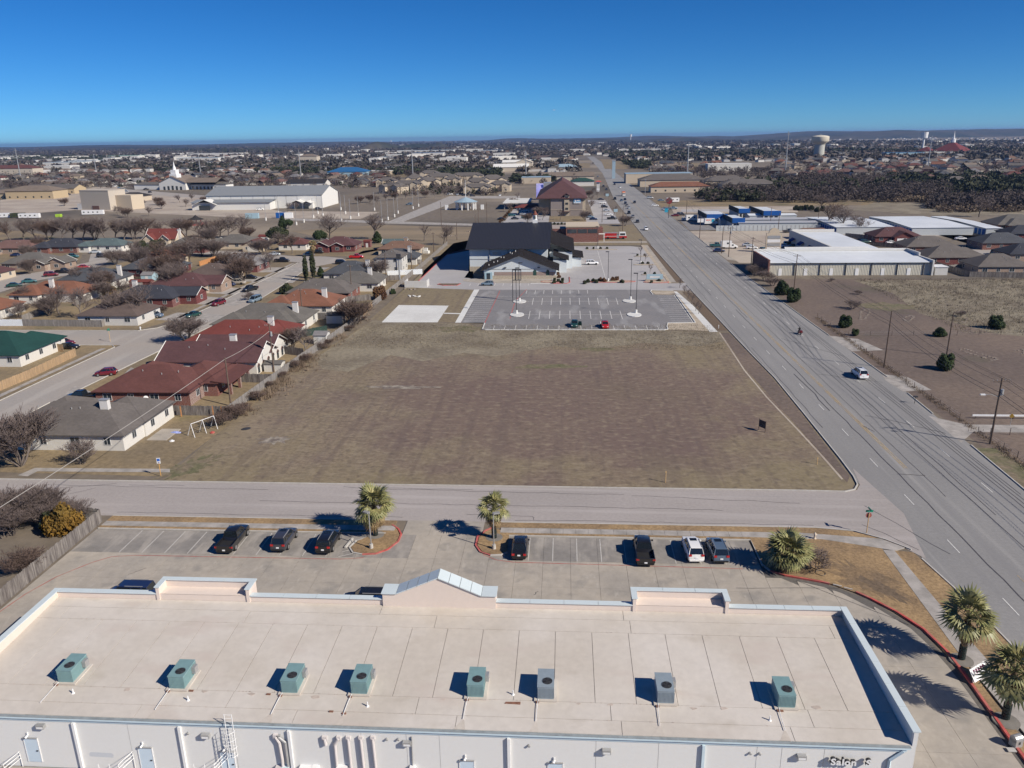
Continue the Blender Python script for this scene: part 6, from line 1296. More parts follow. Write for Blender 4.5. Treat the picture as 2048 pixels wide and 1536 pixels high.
b = MB(); b.loft([[(-.12, -.9, .6), (.12, -.9, .6), (.12, -.9, .85), (-.12, -.9, .85)], [(-.17, -.4, .35), (.17, -.4, .35), (.18, -.4, .8), (-.18, -.4, .8)], [(-.17, .3, .3), (.17, .3, .3), (.17, .3, .95), (-.17, .3, .95)], [(-.12, .7, .55), (.12, .7, .55), (.1, .62, 1.05), (-.1, .62, 1.05)]]); b.build('body', paint('paint_maroon', PAINT['maroon']), t)
MB().cyl((-.38, .55, 1.05), (.38, .55, 1.05), .02, n=5).build('handlebar', m_dk, t); MB().box(-.25, .25, -.95, -.6, .75, 1.05).build('top_case', paint('paint_maroon', PAINT['maroon']), t)
for s in (-1, 1): MB().box(s * .3 - .09, s * .3 + .09, -.9, -.4, .42, .75).build('side_case', paint('paint_maroon', PAINT['maroon']), t)
MB().box(-.1, .1, -.98, -.95, .62, .7).build('tail_light', m_tail, t)
# open door of the dark green car
gc = CARS['dark green car with an open door in the church parking lot']
o = MB().box(0, .95, -.03, .03, .3, 1.0).box(.05, .9, -.02, .02, 1.0, 1.4).build('door', paint('paint_green', PAINT['green']), gc, (.55, .93, .0), R(70), label='driver door standing open')

# ================================================================== HOUSES AND BUILDINGS
def shingle(name, c): return mat('shingles_' + name, c, rough=.92, var=.14, scale=1.6, col2=tuple(v * .85 for v in c), scale2=.25, stretch=(1, 1, 3), bump=.01)
RF = dict(greybrown=shingle('greybrown', (.135, .12, .112)), maroon=shingle('maroon', (.125, .052, .046)), dkmaroon=shingle('dark_maroon', (.105, .052, .054)), red=shingle('red', (.165, .045, .038)), orange=shingle('orange', (.21, .095, .062)), brown=shingle('brown', (.12, .09, .08)), grey=shingle('grey', (.135, .125, .115)),
          slate=shingle('slate', (.075, .08, .092)), dkslate=shingle('dark_slate', (.045, .048, .062)), teal=shingle('teal', (.10, .135, .14)), green=shingle('green', (.014, .056, .05)), light=shingle('light_grey', (.22, .21, .215)), pink=shingle('rose', (.17, .10, .088)), brownor=shingle('brown_orange', (.19, .115, .085)), tan=shingle('tan', (.2, .16, .13)), dark=shingle('charcoal', (.035, .032, .033)))
def brick(name, c, m2):
    m = mat('brick_' + name, c, var=.12, scale=3); n = m.node_tree.nodes; l = m.node_tree.links; b = n['Principled BSDF']; bk = n.new('ShaderNodeTexBrick'); bk.inputs['Scale'].default_value = 4.0; bk.inputs['Mortar Size'].default_value = .012
    bk.inputs['Color1'].default_value = (*c, 1); bk.inputs['Color2'].default_value = (*[v * .75 for v in c], 1); bk.inputs['Mortar'].default_value = (*m2, 1)
    tc = n.new('ShaderNodeTexCoord'); mp = n.new('ShaderNodeMapping'); mp.inputs['Rotation'].default_value = (R(90), 0, 0); l.new(tc.outputs['Object'], mp.inputs[0]); l.new(mp.outputs[0], bk.inputs[0]); l.new(bk.outputs[0], b.inputs['Base Color']); return m
WL = dict(white=mat('house_white', (.62, .60, .56), var=.05, scale=2), cream=mat('house_cream', (.52, .44, .34), var=.06, scale=2), brick=brick('red', (.20, .075, .06), (.35, .3, .27)), redbrick=brick('deep_red', (.16, .045, .045), (.22, .14, .13)), tanbrick=brick('tan', (.33, .24, .19), (.42, .36, .3)), pale=mat('house_pale', (.55, .54, .52), var=.05), stone=mat('stone', (.42, .36, .28), var=.25, scale=2.5), blue=mat('pale_blue_wall', (.32, .45, .52), var=.05))
m_win = mat('window_glass', (.03, .04, .05), rough=.08, var=0, spec=.8); m_wfr = mat('window_frame', (.6, .6, .6), var=.05); m_gdoor = mat('garage_door', (.6, .57, .52), var=.04); m_edoor = mat('entry_door', (.12, .06, .04), var=.1)
m_trimw = mat('white_trim', (.68, .67, .64), var=.04); m_chim = mat('chimney_white', (.62, .6, .58), var=.06)
wcache = {}
def window(par, x, y, z, w_, h, ang):
    k = (w_, h)
    if k not in wcache:
        f = MB(); f.box(-w_ / 2 - .07, w_ / 2 + .07, -.06, 0, -.07, 0).box(-w_ / 2 - .07, w_ / 2 + .07, -.06, 0, h, h + .07).box(-w_ / 2 - .07, -w_ / 2, -.06, 0, 0, h).box(w_ / 2, w_ / 2 + .07, -.06, 0, 0, h).box(-.025, .025, -.05, 0, 0, h)
        wcache[k] = (f.mesh('window', m_wfr), MB().box(-w_ / 2, w_ / 2, -.035, -.003, 0, h).mesh('pane', m_win))
    o = link('window', wcache[k][0], par, (x, y, z), ang); link('pane', wcache[k][1], o); return o
def roof_mesh(mb, cx, cy, L, W, z, pitch, style, rot, oh=.5):
    """style hip / gable (gable ends at +-L/2) ; rot 0 ridge along x, 90 along y"""
    a, b = L / 2 + oh, W / 2 + oh; h = b * pitch; c = max(0, a - b) if style == 'hip' else a; th = .16
    P = [(-a, -b, z), (a, -b, z), (a, b, z), (-a, b, z), (-c, 0, z + h), (c, 0, z + h)]
    if rot == 90: P = [(-y, x, q) for x, y, q in P]
    P = [(x + cx, y + cy, q) for x, y, q in P]; B = [(x, y, q - th) for x, y, q in P]
    mb.add(P + B, [(0, 1, 5, 4), (1, 2, 5), (2, 3, 4, 5), (3, 0, 4), (0, 6, 7, 1), (1, 7, 8, 2), (2, 8, 9, 3), (3, 9, 6, 0), (9, 8, 7, 6)]) if style == 'hip' else mb.add(P + B, [(0, 1, 5, 4), (2, 3, 4, 5), (6, 10, 11, 7), (8, 11, 10, 9), (0, 6, 7, 1), (2, 8, 9, 3), (1, 7, 11, 5), (5, 11, 8, 2), (3, 9, 10, 4), (4, 10, 6, 0)])
    return h
def gable_wall(mb, cx, cy, L, W, z, pitch, rot, inset=.02):
    h = W / 2 * pitch + .06
    for s in (-1, 1):
        x = s * (L / 2 - inset); x2 = s * (L / 2 - .25)
        P = [(x, -W / 2, z - .02), (x, W / 2, z - .02), (x, 0, z + h), (x2, -W / 2, z - .02), (x2, W / 2, z - .02), (x2, 0, z + h)]
        if rot == 90: P = [(-b_, a_, c_) for a_, b_, c_ in P]
        mb.add([(a_ + cx, b_ + cy, c_) for a_, b_, c_ in P], [(0, 1, 2), (5, 4, 3), (0, 2, 5, 3), (1, 4, 5, 2)])
def house(px_, py_, L, W, roof, wl, label, style='hip', rot=0, ang=0, wings=(), chim=None, h=2.7, pitch=.48, zc=3.4, world=None, garage=None, wins=True, group=None, vents=3, name='house', chm=None, trim=False, storeys=1):
    x, y = world or Q(px_, py_, zc); t = empty(name, (x, y, 0), R(ang), label, 'house', group)
    rm = RF[roof]; wm = WL[wl]; allb = [(0, 0, L, W, style, rot)] + list(wings)
    for i, (cx, cy, l, w_, st_, r_) in enumerate(allb):
        hx, hy = (l / 2, w_ / 2) if r_ == 0 else (w_ / 2, l / 2); mb = MB(); e = .004 * i
        mb.box(cx - hx + e, cx + hx - e, cy - hy + e, cy + hy - e, 0, h - .1 - e)
        if st_ == 'gable': gable_wall(mb, cx, cy, l, w_, h, pitch, r_)
        mb.build('wall', wm, t)
        rb = MB(); rh = roof_mesh(rb, cx, cy, l, w_, h + e, pitch, st_, r_); ro = rb.build('roof', rm, t)
        if st_ == 'gable' and trim:
            tb = MB()
            for s in (-1, 1):
                for q in (-1, 1):
                    p0, p1 = (s * (l / 2 + .52), q * (w_ / 2 + .5), h), (s * (l / 2 + .52), 0, h + (w_ / 2 + .5) * pitch)
                    if r_ == 90: p0, p1 = (-p0[1], p0[0], p0[2]), (-p1[1], p1[0], p1[2])
                    tb.cyl((p0[0] + cx, p0[1] + cy, p0[2]), (p1[0] + cx, p1[1] + cy, p1[2]), .09, n=4)
            tb.build('barge_board', m_trimw, t)
        if i == 0 and vents:
            rr_ = random.Random(int(x * 7 + y))
            for k in range(vents):
                vx = rr_.uniform(-.3, .3) * l; vy = -w_ * rr_.uniform(.1, .3); vz = h + (w_ / 2 + .5 - abs(vy)) * pitch
                if r_ == 90: vx, vy = -vy, vx
                MB().cyl((cx + vx, cy + vy, vz - .1), (cx + vx, cy + vy, vz + .3), .09, n=6).build('roof_vent', m_galv, ro)
        if wins:
            n = max(1, int(hx * 2 / 4.2))
            for k in range(n):
                wx_ = cx - hx + (k + .5) * 2 * hx / n; ww = 1.0 if k % 2 else 1.5
                window(t, wx_, cy - hy - .003 + e, 1.0, ww, 1.15, 0)
            n = max(1, int(hy * 2 / 4.5)); sgn = 1 if x < 0 else -1
            for k in range(n):
                wy = cy - hy + (k + .5) * 2 * hy / n; window(t, cx + sgn * (hx + .003 - e), wy, 1.0, 1.1, 1.15, R(90) * sgn)
    if chim:
        cx, cy = chim; c = MB(); c.box(cx - .65, cx + .65, cy - .4, cy + .4, 0.5, h + 3.9); co = c.build('chimney', chm or m_chim, t); MB().box(cx - .72, cx + .72, cy - .47, cy + .47, h + 3.903, h + 4.05).build('cap', m_galv, co)
    if garage:
        gx, gy, ga = garage; MB().box(-2.4, 2.4, -.05, 0, 0, 2.1).build('garage_door', m_gdoor, t, (gx, gy, 0), R(ga))
    return t
# two-ended placement: most houses follow the grid
house(0, 0, 20.5, 12.5, 'greybrown', 'white', 'white walled house with grey brown hip roof at the near street corner', world=(-77.6, 113.4), wings=[(-6.5, 6.5, 7.5, 7, 'hip', 90), (5.5, 4.5, 9.4, 10, 'hip', 90)], chim=(5.2, -1.3), h=2.7, garage=(-12.3, 8, -90))
# sliding patio, dish etc. beside it
x, y = -68, 112
MB().box(-1.6, 1.6, -2.5, 2.5, 0, .1).build('patio', m_conc, None, (-64.6, 114, .02), label='small concrete patio beside the grey roofed corner house', cat='patio')
H2 = house(0, 0, 17.5, 12.5, 'maroon', 'brick', 'brick house with a wide maroon hip roof and a pillared back porch', world=(-75.6, 134.6), wings=[(6.6, 4.8, 11, 9.5, 'hip', 90), (-4.5, 6, 9, 7, 'hip', 90)], h=2.7, garage=(-8.8, -1, -90))
for k in range(3):
    MB().box(-.25, .25, -.25, .25, 0, 2.6).build('porch_pillar', WL['brick'], H2, (13.4, .5 + k * 4.2, 0))
rb = MB(); rb.add([(10.6, -1.2, 3.15), (14.2, -1.2, 2.65), (14.2, 10.5, 2.65), (10.6, 10.5, 3.15), (10.6, -1.2, 3.0), (14.2, -1.2, 2.5), (14.2, 10.5, 2.5), (10.6, 10.5, 3.0)], [(0, 1, 2, 3), (7, 6, 5, 4), (0, 4, 5, 1), (1, 5, 6, 2), (2, 6, 7, 3)]).build('porch_roof', RF['maroon'], H2)
t = empty('satellite_dish', (-74.6, 127.7, .02), 0, 'white satellite dish by the brick wall of the porch house', 'satellite dish'); MB().cyl((0, 0, 0), (0, 0, 1.6), .04, n=5).build('mast', m_galv, t); MB().cyl((0, -.05, 1.6), (.05, -.18, 1.65), .1, .45, 12).build('dish', m_wht, t)
H3 = house(0, 0, 20.6, 11, 'dkmaroon', 'white', 'white house with maroon gable roof and an arched back porch', style='gable', rot=0, world=(-72.3, 153), wings=[(2, 7.2, 16.6, 9.5, 'gable', 0), (-5, 3, 12, 9, 'hip', 90)], chim=(3.2, 1.3), h=2.8, trim=True, wins=False)
for k in range(6):
    yy = -4.4 + k * 2.75; a = MB(); pts = [(-.55, 0), (.55, 0), (.55, 1.3), (.4, 1.75), (0, 1.95), (-.4, 1.75), (-.55, 1.3)]
    a.add([(10.33, yy + p[0], p[1] + .15) for p in pts] + [(9.7, yy + p[0], p[1] + .15) for p in pts], [tuple(range(7))] + [(i, 7 + i, 7 + (i + 1) % 7, (i + 1) % 7) for i in range(7)]); a.build('arch_opening', m_win, H3)
    MB().tube([(10.35, yy + .62 * math.cos(R(q)), 1.5 + .62 * math.sin(R(q))) for q in range(0, 181, 30)], .07, 4).build('arch_trim', WL['brick'], H3)
t = empty('garden_shed', (-59.4, 151.0, 0), 0, 'low grey roofed white shed behind the arched porch house', 'shed'); MB().box(-2, 1.6, -1.3, 1.3, 0, 1.7).build('wall', WL['white'], t); b = MB(); roof_mesh(b, -.2, 0, 3.6, 2.6, 1.7, .35, 'gable', 0, .1); b.build('roof', RF['grey'], t)
house(0, 0, 21, 13, 'red', 'white', 'house with a broad dark red hip roof and tall white chimney', world=(-74.2, 171.5), wings=[(6.5, 4.5, 9, 9, 'hip', 90)], chim=(6.6, .5), garage=None)
house(0, 0, 21, 13, 'grey', 'white', 'house with a grey hip roof between the dark red and the orange roof', world=(-75.2, 190.5), wings=[(-7, -5, 8, 8, 'hip', 90), (4, -4.5, 10, 10, 'hip', 0)], chim=(7.8, -2))
house(0, 0, 17.5, 13, 'orange', 'white', 'house with an orange red hip roof and white chimney', world=(-71.4, 209.8), wings=[(-6, -3.5, 8, 9, 'hip', 0)], chim=(5.8, -2.5))
house(0, 0, 18, 12, 'greybrown', 'brick', 'long grey brown roofed house with an open brown patio', world=(-72.5, 228), wings=[(5, 0, 13, 9, 'hip', 90), (-3, 5, 12, 8, 'hip', 0)])
house(0, 0, 16, 11, 'grey', 'white', 'grey roofed house with greenish chimney behind the patio house', world=(-66, 243), chim=(4.5, -.5), wings=[(3, 3, 12, 9, 'hip', 90)])
house(0, 0, 16, 13, 'slate', 'white', 'slate blue hip roofed house left of the white two storey', world=(-72.6, 262), wings=[(3.5, -4, 10, 9, 'hip', 90)], chim=(6.5, -3.5))
W2 = house(0, 0, 9, 9.5, 'greybrown', 'pale', 'white two storey house with a small hip roof', world=(-61.8, 277), h=5.6, zc=6, wings=(), pitch=.45)
for k in range(2): window(W2, 4.503, -2 + k * 4, 3.9, 1.0, 1.2, R(90)); window(W2, -2 + k * 4, -4.753, 3.9, 1.0, 1.2, 0)
house(0, 0, 15, 11, 'slate', 'white', 'slate roofed house with two chimneys behind the two storey house', world=(-63.2, 296), wings=[(-3, -3, 10, 10, 'hip', 90)], chim=(4.5, -2))
house(0, 0, 17, 10, 'brownor', 'cream', 'long low brown orange roofed house at the back of the street end', world=(-67.5, 321), chim=(2, 0), chm=WL['tanbrick'])
house(0, 0, 10, 6, 'teal', 'blue', 'small pale blue wooden house with teal roof by the meadow', style='gable', world=(-73, 336), zc=3, trim=True)
house(0, 0, 16, 12, 'dkmaroon', 'redbrick', 'dark brick house with purple brown roof and pale porch columns', world=(-97, 334), wings=[(-6, -4, 10, 7, 'gable', 90), (1, -4, 8, 5, 'gable', 90)], trim=True)
house(0, 0, 9, 9, 'maroon', 'cream', 'small brown roofed house with a tan garage front', style='gable', rot=90, world=(-134, 334), garage=(0, -4.51, 0)); house(0, 0, 12, 9, 'maroon', 'white', 'low brown roofed house right of the tan garage', world=(-118, 338))
house(0, 0, 17, 12, 'grey', 'cream', 'grey roofed house with a carport behind the russet hedge', world=(-147, 345), wings=[(-8, -4, 9, 6, 'gable', 90)], trim=True)
house(0, 0, 18, 13, 'grey', 'redbrick', 'grey hip roofed house with dark red brick behind the bare trees', world=(-163, 333))
H = house(0, 0, 14, 9, 'red', 'cream', 'steep red gabled house with a tall white chimney', style='gable', world=(-185, 354), wings=[(-4.5, -3.5, 7, 5, 'gable', 90), (3, -3.5, 7, 4, 'gable', 90)], chim=(7.6, -1), h=3.4, pitch=.85, trim=True)
house(0, 0, 17, 10, 'teal', 'white', 'house with a pale teal hip roof', world=(-203, 338), wings=[(-8, -3, 9, 6, 'hip', 90)])
house(0, 0, 19, 12, 'dkslate', 'brick', 'brick house with a very dark slate hip roof', world=(-222, 335), wings=[(-6, -4, 9, 8, 'hip', 90)])
house(0, 0, 21, 11, 'pink', 'tanbrick', 'tan brick house with a rose red roof', world=(-241, 332), wings=[(-8, -4, 10, 8, 'hip', 90)], garage=(-10, -9.2, 0)); house(0, 0, 20, 12, 'grey', 'white', 'grey roofed house at the left edge before the creek trees', world=(-266, 338))
house(0, 0, 18, 13, 'grey', 'tanbrick', 'grey roofed house with twin tan gables on the back street', world=(-203.5, 288), wings=[(6.5, -4.5, 7, 5, 'gable', 90), (11.5, -1.5, 7, 7, 'gable', 90)], trim=True)
house(0, 0, 14, 11, 'dkmaroon', 'cream', 'dark maroon roofed house at the left edge on the back street', world=(-205, 263))
house(0, 0, 20, 11, 'orange', 'white', 'long orange roofed house with grey chimney at the left', world=(-154, 227), wings=[(-7, -3, 9, 9, 'hip', 90)], chim=(-.5, -3))
house(0, 0, 15, 10, 'orange', 'white', 'orange red roofed house cut by the left edge', world=(-161, 204), wings=[(-4, -4, 9, 8, 'hip', 90)], chim=(3, 0))
house(0, 0, 19, 12, 'slate', 'white', 'slate grey roofed house with a white chimney in the middle block', world=(-157, 251), wings=[(4, -2, 12, 11, 'hip', 0)], chim=(9, -1)); house(0, 0, 18, 12, 'slate', 'redbrick', 'slate grey roofed house with a broad white stone chimney', world=(-149, 273), chim=(5, -5), wings=[(6, 2, 12, 9, 'hip', 90)])
house(0, 0, 15, 11, 'orange', 'cream', 'orange brown roofed house next to the dense bare tree', world=(-157, 296), wings=[(-4, 3, 9, 8, 'hip', 90)])
house(0, 0, 16, 12, 'brown', 'pale', 'brown roofed corner house behind the big bare trees', world=(-118.5, 197))
house(0, 0, 18, 11, 'dkslate', 'redbrick', 'dark slate roofed brick house with a white garage gable', world=(-121.5, 219.5), wings=[(9.5, 2.5, 9, 7, 'gable', 0)], chim=(-5, 1), trim=True)
house(0, 0, 18, 12, 'dkmaroon', 'tanbrick', 'maroon brown roofed house with a small white gable', world=(-121, 240), wings=[(8, 1, 10, 8, 'gable', 0), (-3, 2, 12, 9, 'hip', 90)], chim=None, trim=True)
house(0, 0, 15, 12, 'brown', 'tanbrick', 'brown hip roofed house beside the orange gate', world=(-120, 260), wings=[(3, -3, 9, 9, 'hip', 90)]); house(0, 0, 17, 12, 'light', 'redbrick', 'red walled house with a light grey hip roof', world=(-119.5, 281))
G = house(0, 0, 18, 14, 'green', 'white', 'white house with a dark green roof at the left edge', world=(-124.6, 159.6), wings=[(4.2, 4.5, 9.5, 9, 'hip', 90)])
# sheds in the yards
def shed(px_, py_, w_, d, h, wl, rf, label, st='gable', rot=0):
    x, y = Q(px_, py_, h); t = empty('garden_shed', (x, y, 0), 0, label, 'shed'); MB().box(-w_ / 2, w_ / 2, -d / 2, d / 2, 0, h).build('wall', WL.get(wl) or wl, t); b = MB(); roof_mesh(b, 0, 0, w_ if rot == 0 else d, d if rot == 0 else w_, h, .4, st, rot, .15); b.build('roof', RF[rf], t); MB().box(-.5, .5, -d / 2 - .04, -d / 2 - .003, 0, 1.8).build('door', m_wfr, t)
    gb = MB(); gable_wall(gb, 0, 0, w_ if rot == 0 else d, d if rot == 0 else w_, h, .4, rot); gb.build('gable_wall', WL.get(wl) or wl, t)
shed(671, 628, 4.2, 3, 2.2, 'white', 'grey', 'white walled shed with grey roof behind the orange red roof'); shed(643, 667, 3, 3.2, 2.2, 'pale', 'light', 'pale weathered shed at the back fence'); shed(298, 548, 4, 4, 2.2, 'blue', 'light', 'pale blue shed in the middle block'); shed(283, 562, 7, 3, 1.9, 'redbrick', 'red', 'long low red shed beside the fence'); shed(645, 580, 2.4, 3, 2, 'blue', 'light', 'small pale shed by the rusty bush'); shed(527, 472, 4, 3.5, 2.6, 'white', 'red', 'small red roofed white shed on the meadow'); shed(735, 482, 3, 3, 2.6, 'redbrick', 'red', 'small red shed beside the pale blue house')
mb = MB(); mb.prism([(0, 0), (2.4, -.4), (3, .8), (1.4, 1.8), (-.3, 1.2)], 0, 1.1); mb.prism([(.5, .2), (2, .1), (2.2, .9), (1.2, 1.3)], 1.1, 2.2); x, y = Q(845, 507); mb.build('boulder', m_white_conc, None, (x, y, 0), label='pale dome shaped boulder in the last back yard', cat='boulder')
for (a, b_, l) in [(820, 579, 'pale rubble by the church drive'), (829, 593, 'white rubble heap on the church ground'), (935, 463, 'pale rocks by the drainage ditch'), (905, 472, 'second group of pale rocks by the ditch')]:
    mb = MB(); 
    for k in range(9): s = random.uniform(.2, .5); xx, yy = random.uniform(-2, 2), random.uniform(-1, 1); mb.prism([(xx - s, yy), (xx, yy - s), (xx + s, yy), (xx, yy + s)], 0, s * .7)
    x, y = Q(a, b_); mb.build('rubble', m_ruin if 'white' not in l else m_white_conc, None, (x, y, 0), label=l, cat='rubble')
# dumpster enclosure
x, y = Q(838, 575); t = empty('dumpster_enclosure', (x - 1, y, 0), 0, 'pale block dumpster enclosure at the church drive corner', 'enclosure')
for bx in ((-3.6, 3.6, -.15, .15), (-3.6, -3.3, .15, 4.5), (3.3, 3.6, .15, 4.5)): MB().box(*bx, 0, 2.1).build('block_wall', WL['pale'], t)
# right-hand houses
RH = [((1786, 463), 19, 13, 'dkmaroon', 'redbrick', 'maroon roofed duplex with two white garage doors', [(1.5, -5, 8, 8, 'gable', 90)], (-118, 0)), ((1852, 482), 19, 13, 'greybrown', 'brick', 'grey brown hip roof behind the red fence', [], None), ((1893, 502), 18, 13, 'greybrown', 'redbrick', 'red brick house with grey brown hip roof and two windows', [(6, 2, 12, 9, 'hip', 0)], None),
      ((1992, 519), 17, 13, 'greybrown', 'tanbrick', 'grey brown roofed tan house by the right edge above the panel fence', [], None), ((2000, 475), 19, 13, 'slate', 'brick', 'slate roofed brick house at the right with small high windows', [], None), ((2028, 440), 22, 16, 'grey', 'brick', 'large grey roofed house at the right edge behind the storage rows', [(-3, -5, 12, 10, 'hip', 90)], None), ((2050, 496), 16, 12, 'dkslate', 'tanbrick', 'dark slate roofed house cut by the right edge', [], None), ((2045, 458), 16, 12, 'dkslate', 'redbrick', 'dark roofed house between the large grey roof and the slate one', [], None)]
for (p, L, W, rf, wl, lb, wg, g_) in RH:
    hh = house(p[0], p[1], L, W, rf, wl, lb, wings=wg, zc=4, vents=4)
    if g_: 
        for k in (-.2, 3.4): MB().box(-1.3, 1.3, -.05, 0, 0, 2.1).build('garage_door', m_wht, hh, (k, -9.06, 0))

# --- church with dark metal roof
m_metalroof = mat('dark_standing_seam', (.032, .033, .042), rough=.5, var=.12, scale=1.5, spec=.4); m_metalroof2 = mat('charcoal_standing_seam', (.036, .031, .031), rough=.55, var=.12, scale=1.5)
m_siding = mat('white_siding', (.58, .62, .64), var=.03, scale=2)
CH_ = empty('church', (0, 0, 0), label='white church with black standing seam roofs and a small steeple', cat='church')
MB().box(-33.6, -6, 275.3, 324, 0, 8.4).build('wall', m_siding, CH_); MB().box(-33.7, -5.9, 275.2, 324.1, 0, 1.7).build('stone_base', WL['stone'], CH_)
for x in (-26.5, -20): MB().box(x - .15, x + .15, 275.0, 275.3, 0, 8.3).build('downspout', m_galv, CH_)
MB().box(-25.4, -22.4, 275.18, 275.29, 5.8, 6.8).build('louvre', m_galv, CH_); MB().box(-33.62, -6, 275.2, 275.29, 4.2, 4.4).build('trim_band', m_galv, CH_)
rb = MB(); rb.add([(-34.8, 273.6, 8.2), (-5, 273.6, 8.2), (-5, 299, 14.6), (-34.8, 299, 14.6), (-34.8, 325.5, 8.2), (-5, 325.5, 8.2), (-34.8, 273.6, 7.9), (-5, 273.6, 7.9), (-34.8, 325.5, 7.9), (-5, 325.5, 7.9)], [(0, 1, 2, 3), (3, 2, 5, 4), (0, 6, 7, 1), (4, 5, 9, 8)])
for k in range(60):
    x = -34.6 + k * .5; rb.add([(x, 273.6, 8.2), (x + .06, 273.6, 8.2), (x + .06, 299, 14.6), (x, 299, 14.6), (x, 273.6, 8.3), (x + .06, 273.6, 8.3), (x + .06, 299, 14.7), (x, 299, 14.7)], [(4, 5, 6, 7), (0, 4, 7, 3), (1, 2, 6, 5), (0, 1, 5, 4)])
ro = rb.build('roof', m_metalroof, CH_)
gb = MB(); gb.add([(-33.6, 275.3, 8.1), (-33.6, 324, 8.1), (-33.6, 299, 14.4)], [(0, 2, 1)]).add([(-6, 275.3, 8.1), (-6, 324, 8.1), (-6, 299, 14.4)], [(0, 1, 2)]); gb.build('gable_wall', m_siding, CH_)
sx_, sy_ = -11.2, 299; b = MB(); b.box(sx_ - .9, sx_ + .9, sy_ - .9, sy_ + .9, 13.8, 15.6); b.cyl((sx_, sy_, 15.6), (sx_, sy_, 17.4), .75, .75, 8); b.build('steeple', m_wht, CH_); MB().cyl((sx_, sy_, 17.4), (sx_, sy_, 19.0), 1.0, .05, 8).build('steeple_roof', mat('copper_brown', (.2, .07, .05)), CH_)
for k in range(4): a = k * math.pi / 2 - math.pi / 2; MB().box(-.25, .25, -.03, .03, 0, 1.1).build('steeple_louvre', m_leafd, CH_, (sx_ + .74 * math.cos(a), sy_ + .74 * math.sin(a), 15.9), a + math.pi / 2)
# lower front hall with the wide gable
MB().box(-27, -2.8, 259, 275.1, 0, 3.3).build('wall', m_siding, CH_); MB().box(-27.1, -2.7, 258.85, 259.2, 0, 1.2).build('stone_base', WL['stone'], CH_)
MB().box(-23.5, -3.2, 258.93, 258.999, 1.25, 2.4).build('brown_band', mat('taupe_panel', (.30, .23, .20), var=.06), CH_)
MB().add([(-27, 259, 3.2), (-2.8, 259, 3.2), (-15.2, 259, 7.7), (-27, 259.3, 3.2), (-2.8, 259.3, 3.2), (-15.2, 259.3, 7.7)], [(0, 1, 2), (5, 4, 3)]).build('gable_wall', m_siding, CH_)
MB().box(-26.8, -3, 258.93, 258.997, 3.3, 3.42).build('trim_band', m_galv, CH_)
rb = MB(); V = [(-28, 257.7, 3.05), (-15.2, 257.7, 8.1), (-1.8, 257.7, 3.05), (-28, 288, 3.05), (-15.2, 288, 8.1), (-1.8, 288, 3.05)]
rb.add(V + [(a, b_, c - .25) for a, b_, c in V], [(0, 1, 4, 3), (1, 2, 5, 4), (0, 6, 7, 1), (1, 7, 8, 2), (0, 3, 9, 6), (2, 8, 11, 5)])
for k in range(58):
    y = 258 + k * .52
    for (xa, za, xb, zb_) in ((-28, 3.05, -15.2, 8.1), (-15.2, 8.1, -1.8, 3.05)): rb.add([(xa, y, za), (xa, y + .06, za), (xb, y + .06, zb_), (xb, y, zb_), (xa, y, za + .09), (xa, y + .06, za + .09), (xb, y + .06, zb_ + .09), (xb, y, zb_ + .09)], [(4, 5, 6, 7), (0, 3, 7, 4), (1, 5, 6, 2)])
rf2 = rb.build('roof', m_metalroof2, CH_)
for (x, y) in [(-25.5, 262), (-24, 264), (-22.6, 262.6), (-20.7, 266), (-22, 270), (-18, 268), (-17, 271), (-19, 273)]: z = 3.05 + (x + 28) / 12.8 * 5.05; MB().cyl((x, y, z - .1), (x, y, z + .55), .12, n=6).build('roof_vent', m_wht, rf2)
for (x0, x1, y0, y1, h0, h1, l) in [(-5.4, 3.5, 280, 318, 6.2, 9.6, 'east'), (-4, 1.5, 271, 286, 4.6, 6.4, ''), (-2.5, 6.8, 284, 300, 3.6, 5.2, '')]:
    MB().box(x0, x1 - .8, y0 + .6, y1 - .6, 0, h0 - .3).build('wall', m_siding, CH_); rb = MB(); V = [(x0, y0, h1), (x1, y0, h0), (x1, y1, h0), (x0, y1, h1)]; rb.add(V + [(a, b_, c - .3) for a, b_, c in V], [(0, 1, 2, 3), (0, 4, 5, 1), (1, 5, 6, 2), (2, 6, 7, 3)])
    for k in range(int((y1 - y0) / .6)):
        y = y0 + k * .6; rb.add([(x0, y, h1 + .003), (x1, y, h0 + .003), (x1, y + .07, h0 + .003), (x0, y + .07, h1 + .003), (x0, y, h1 + .09), (x1, y, h0 + .09), (x1, y + .07, h0 + .09), (x0, y + .07, h1 + .09)], [(4, 5, 6, 7), (0, 1, 5, 4)])
    rb.build('roof', m_metalroof2, CH_)
for ax in (941, 962 + 0): pass
for x in (-9.9, -5.6): 
    a = MB(); pts = [(-.55, 1.0), (.55, 1.0), (.55, 2.5), (.35, 2.95), (0, 3.1), (-.35, 2.95), (-.55, 2.5)]; a.add([(x + p, 258.9, q) for p, q in pts] + [(x + p, 258.98, q) for p, q in pts], [tuple(range(7))] + [(i, (i + 1) % 7, 7 + (i + 1) % 7, 7 + i) for i in range(7)]); a.build('arched_window', mat('green_window', (.03, .07, .06), rough=.2), CH_)
for x in (-19.8, -8.6): MB().box(x - .4, x + .4, 258.6, 258.99, 3.7, 4.0).build('wall_light', m_dk, CH_)
ED = MB().box(-1.3, 1.3, -.5, 0, 0, 2.3).build('side_entry', WL['blue'], CH_, (-25.4, 258.9, 0)); MB().box(-.6, .6, -.54, -.502, 0, 2.1).build('door', m_win, ED)
# trellis stand in the front lot
t = empty('pergola_frame', (*Q(1034, 602), 0), 0, 'dark double post sign frame in front of the church gable', 'sign frame')
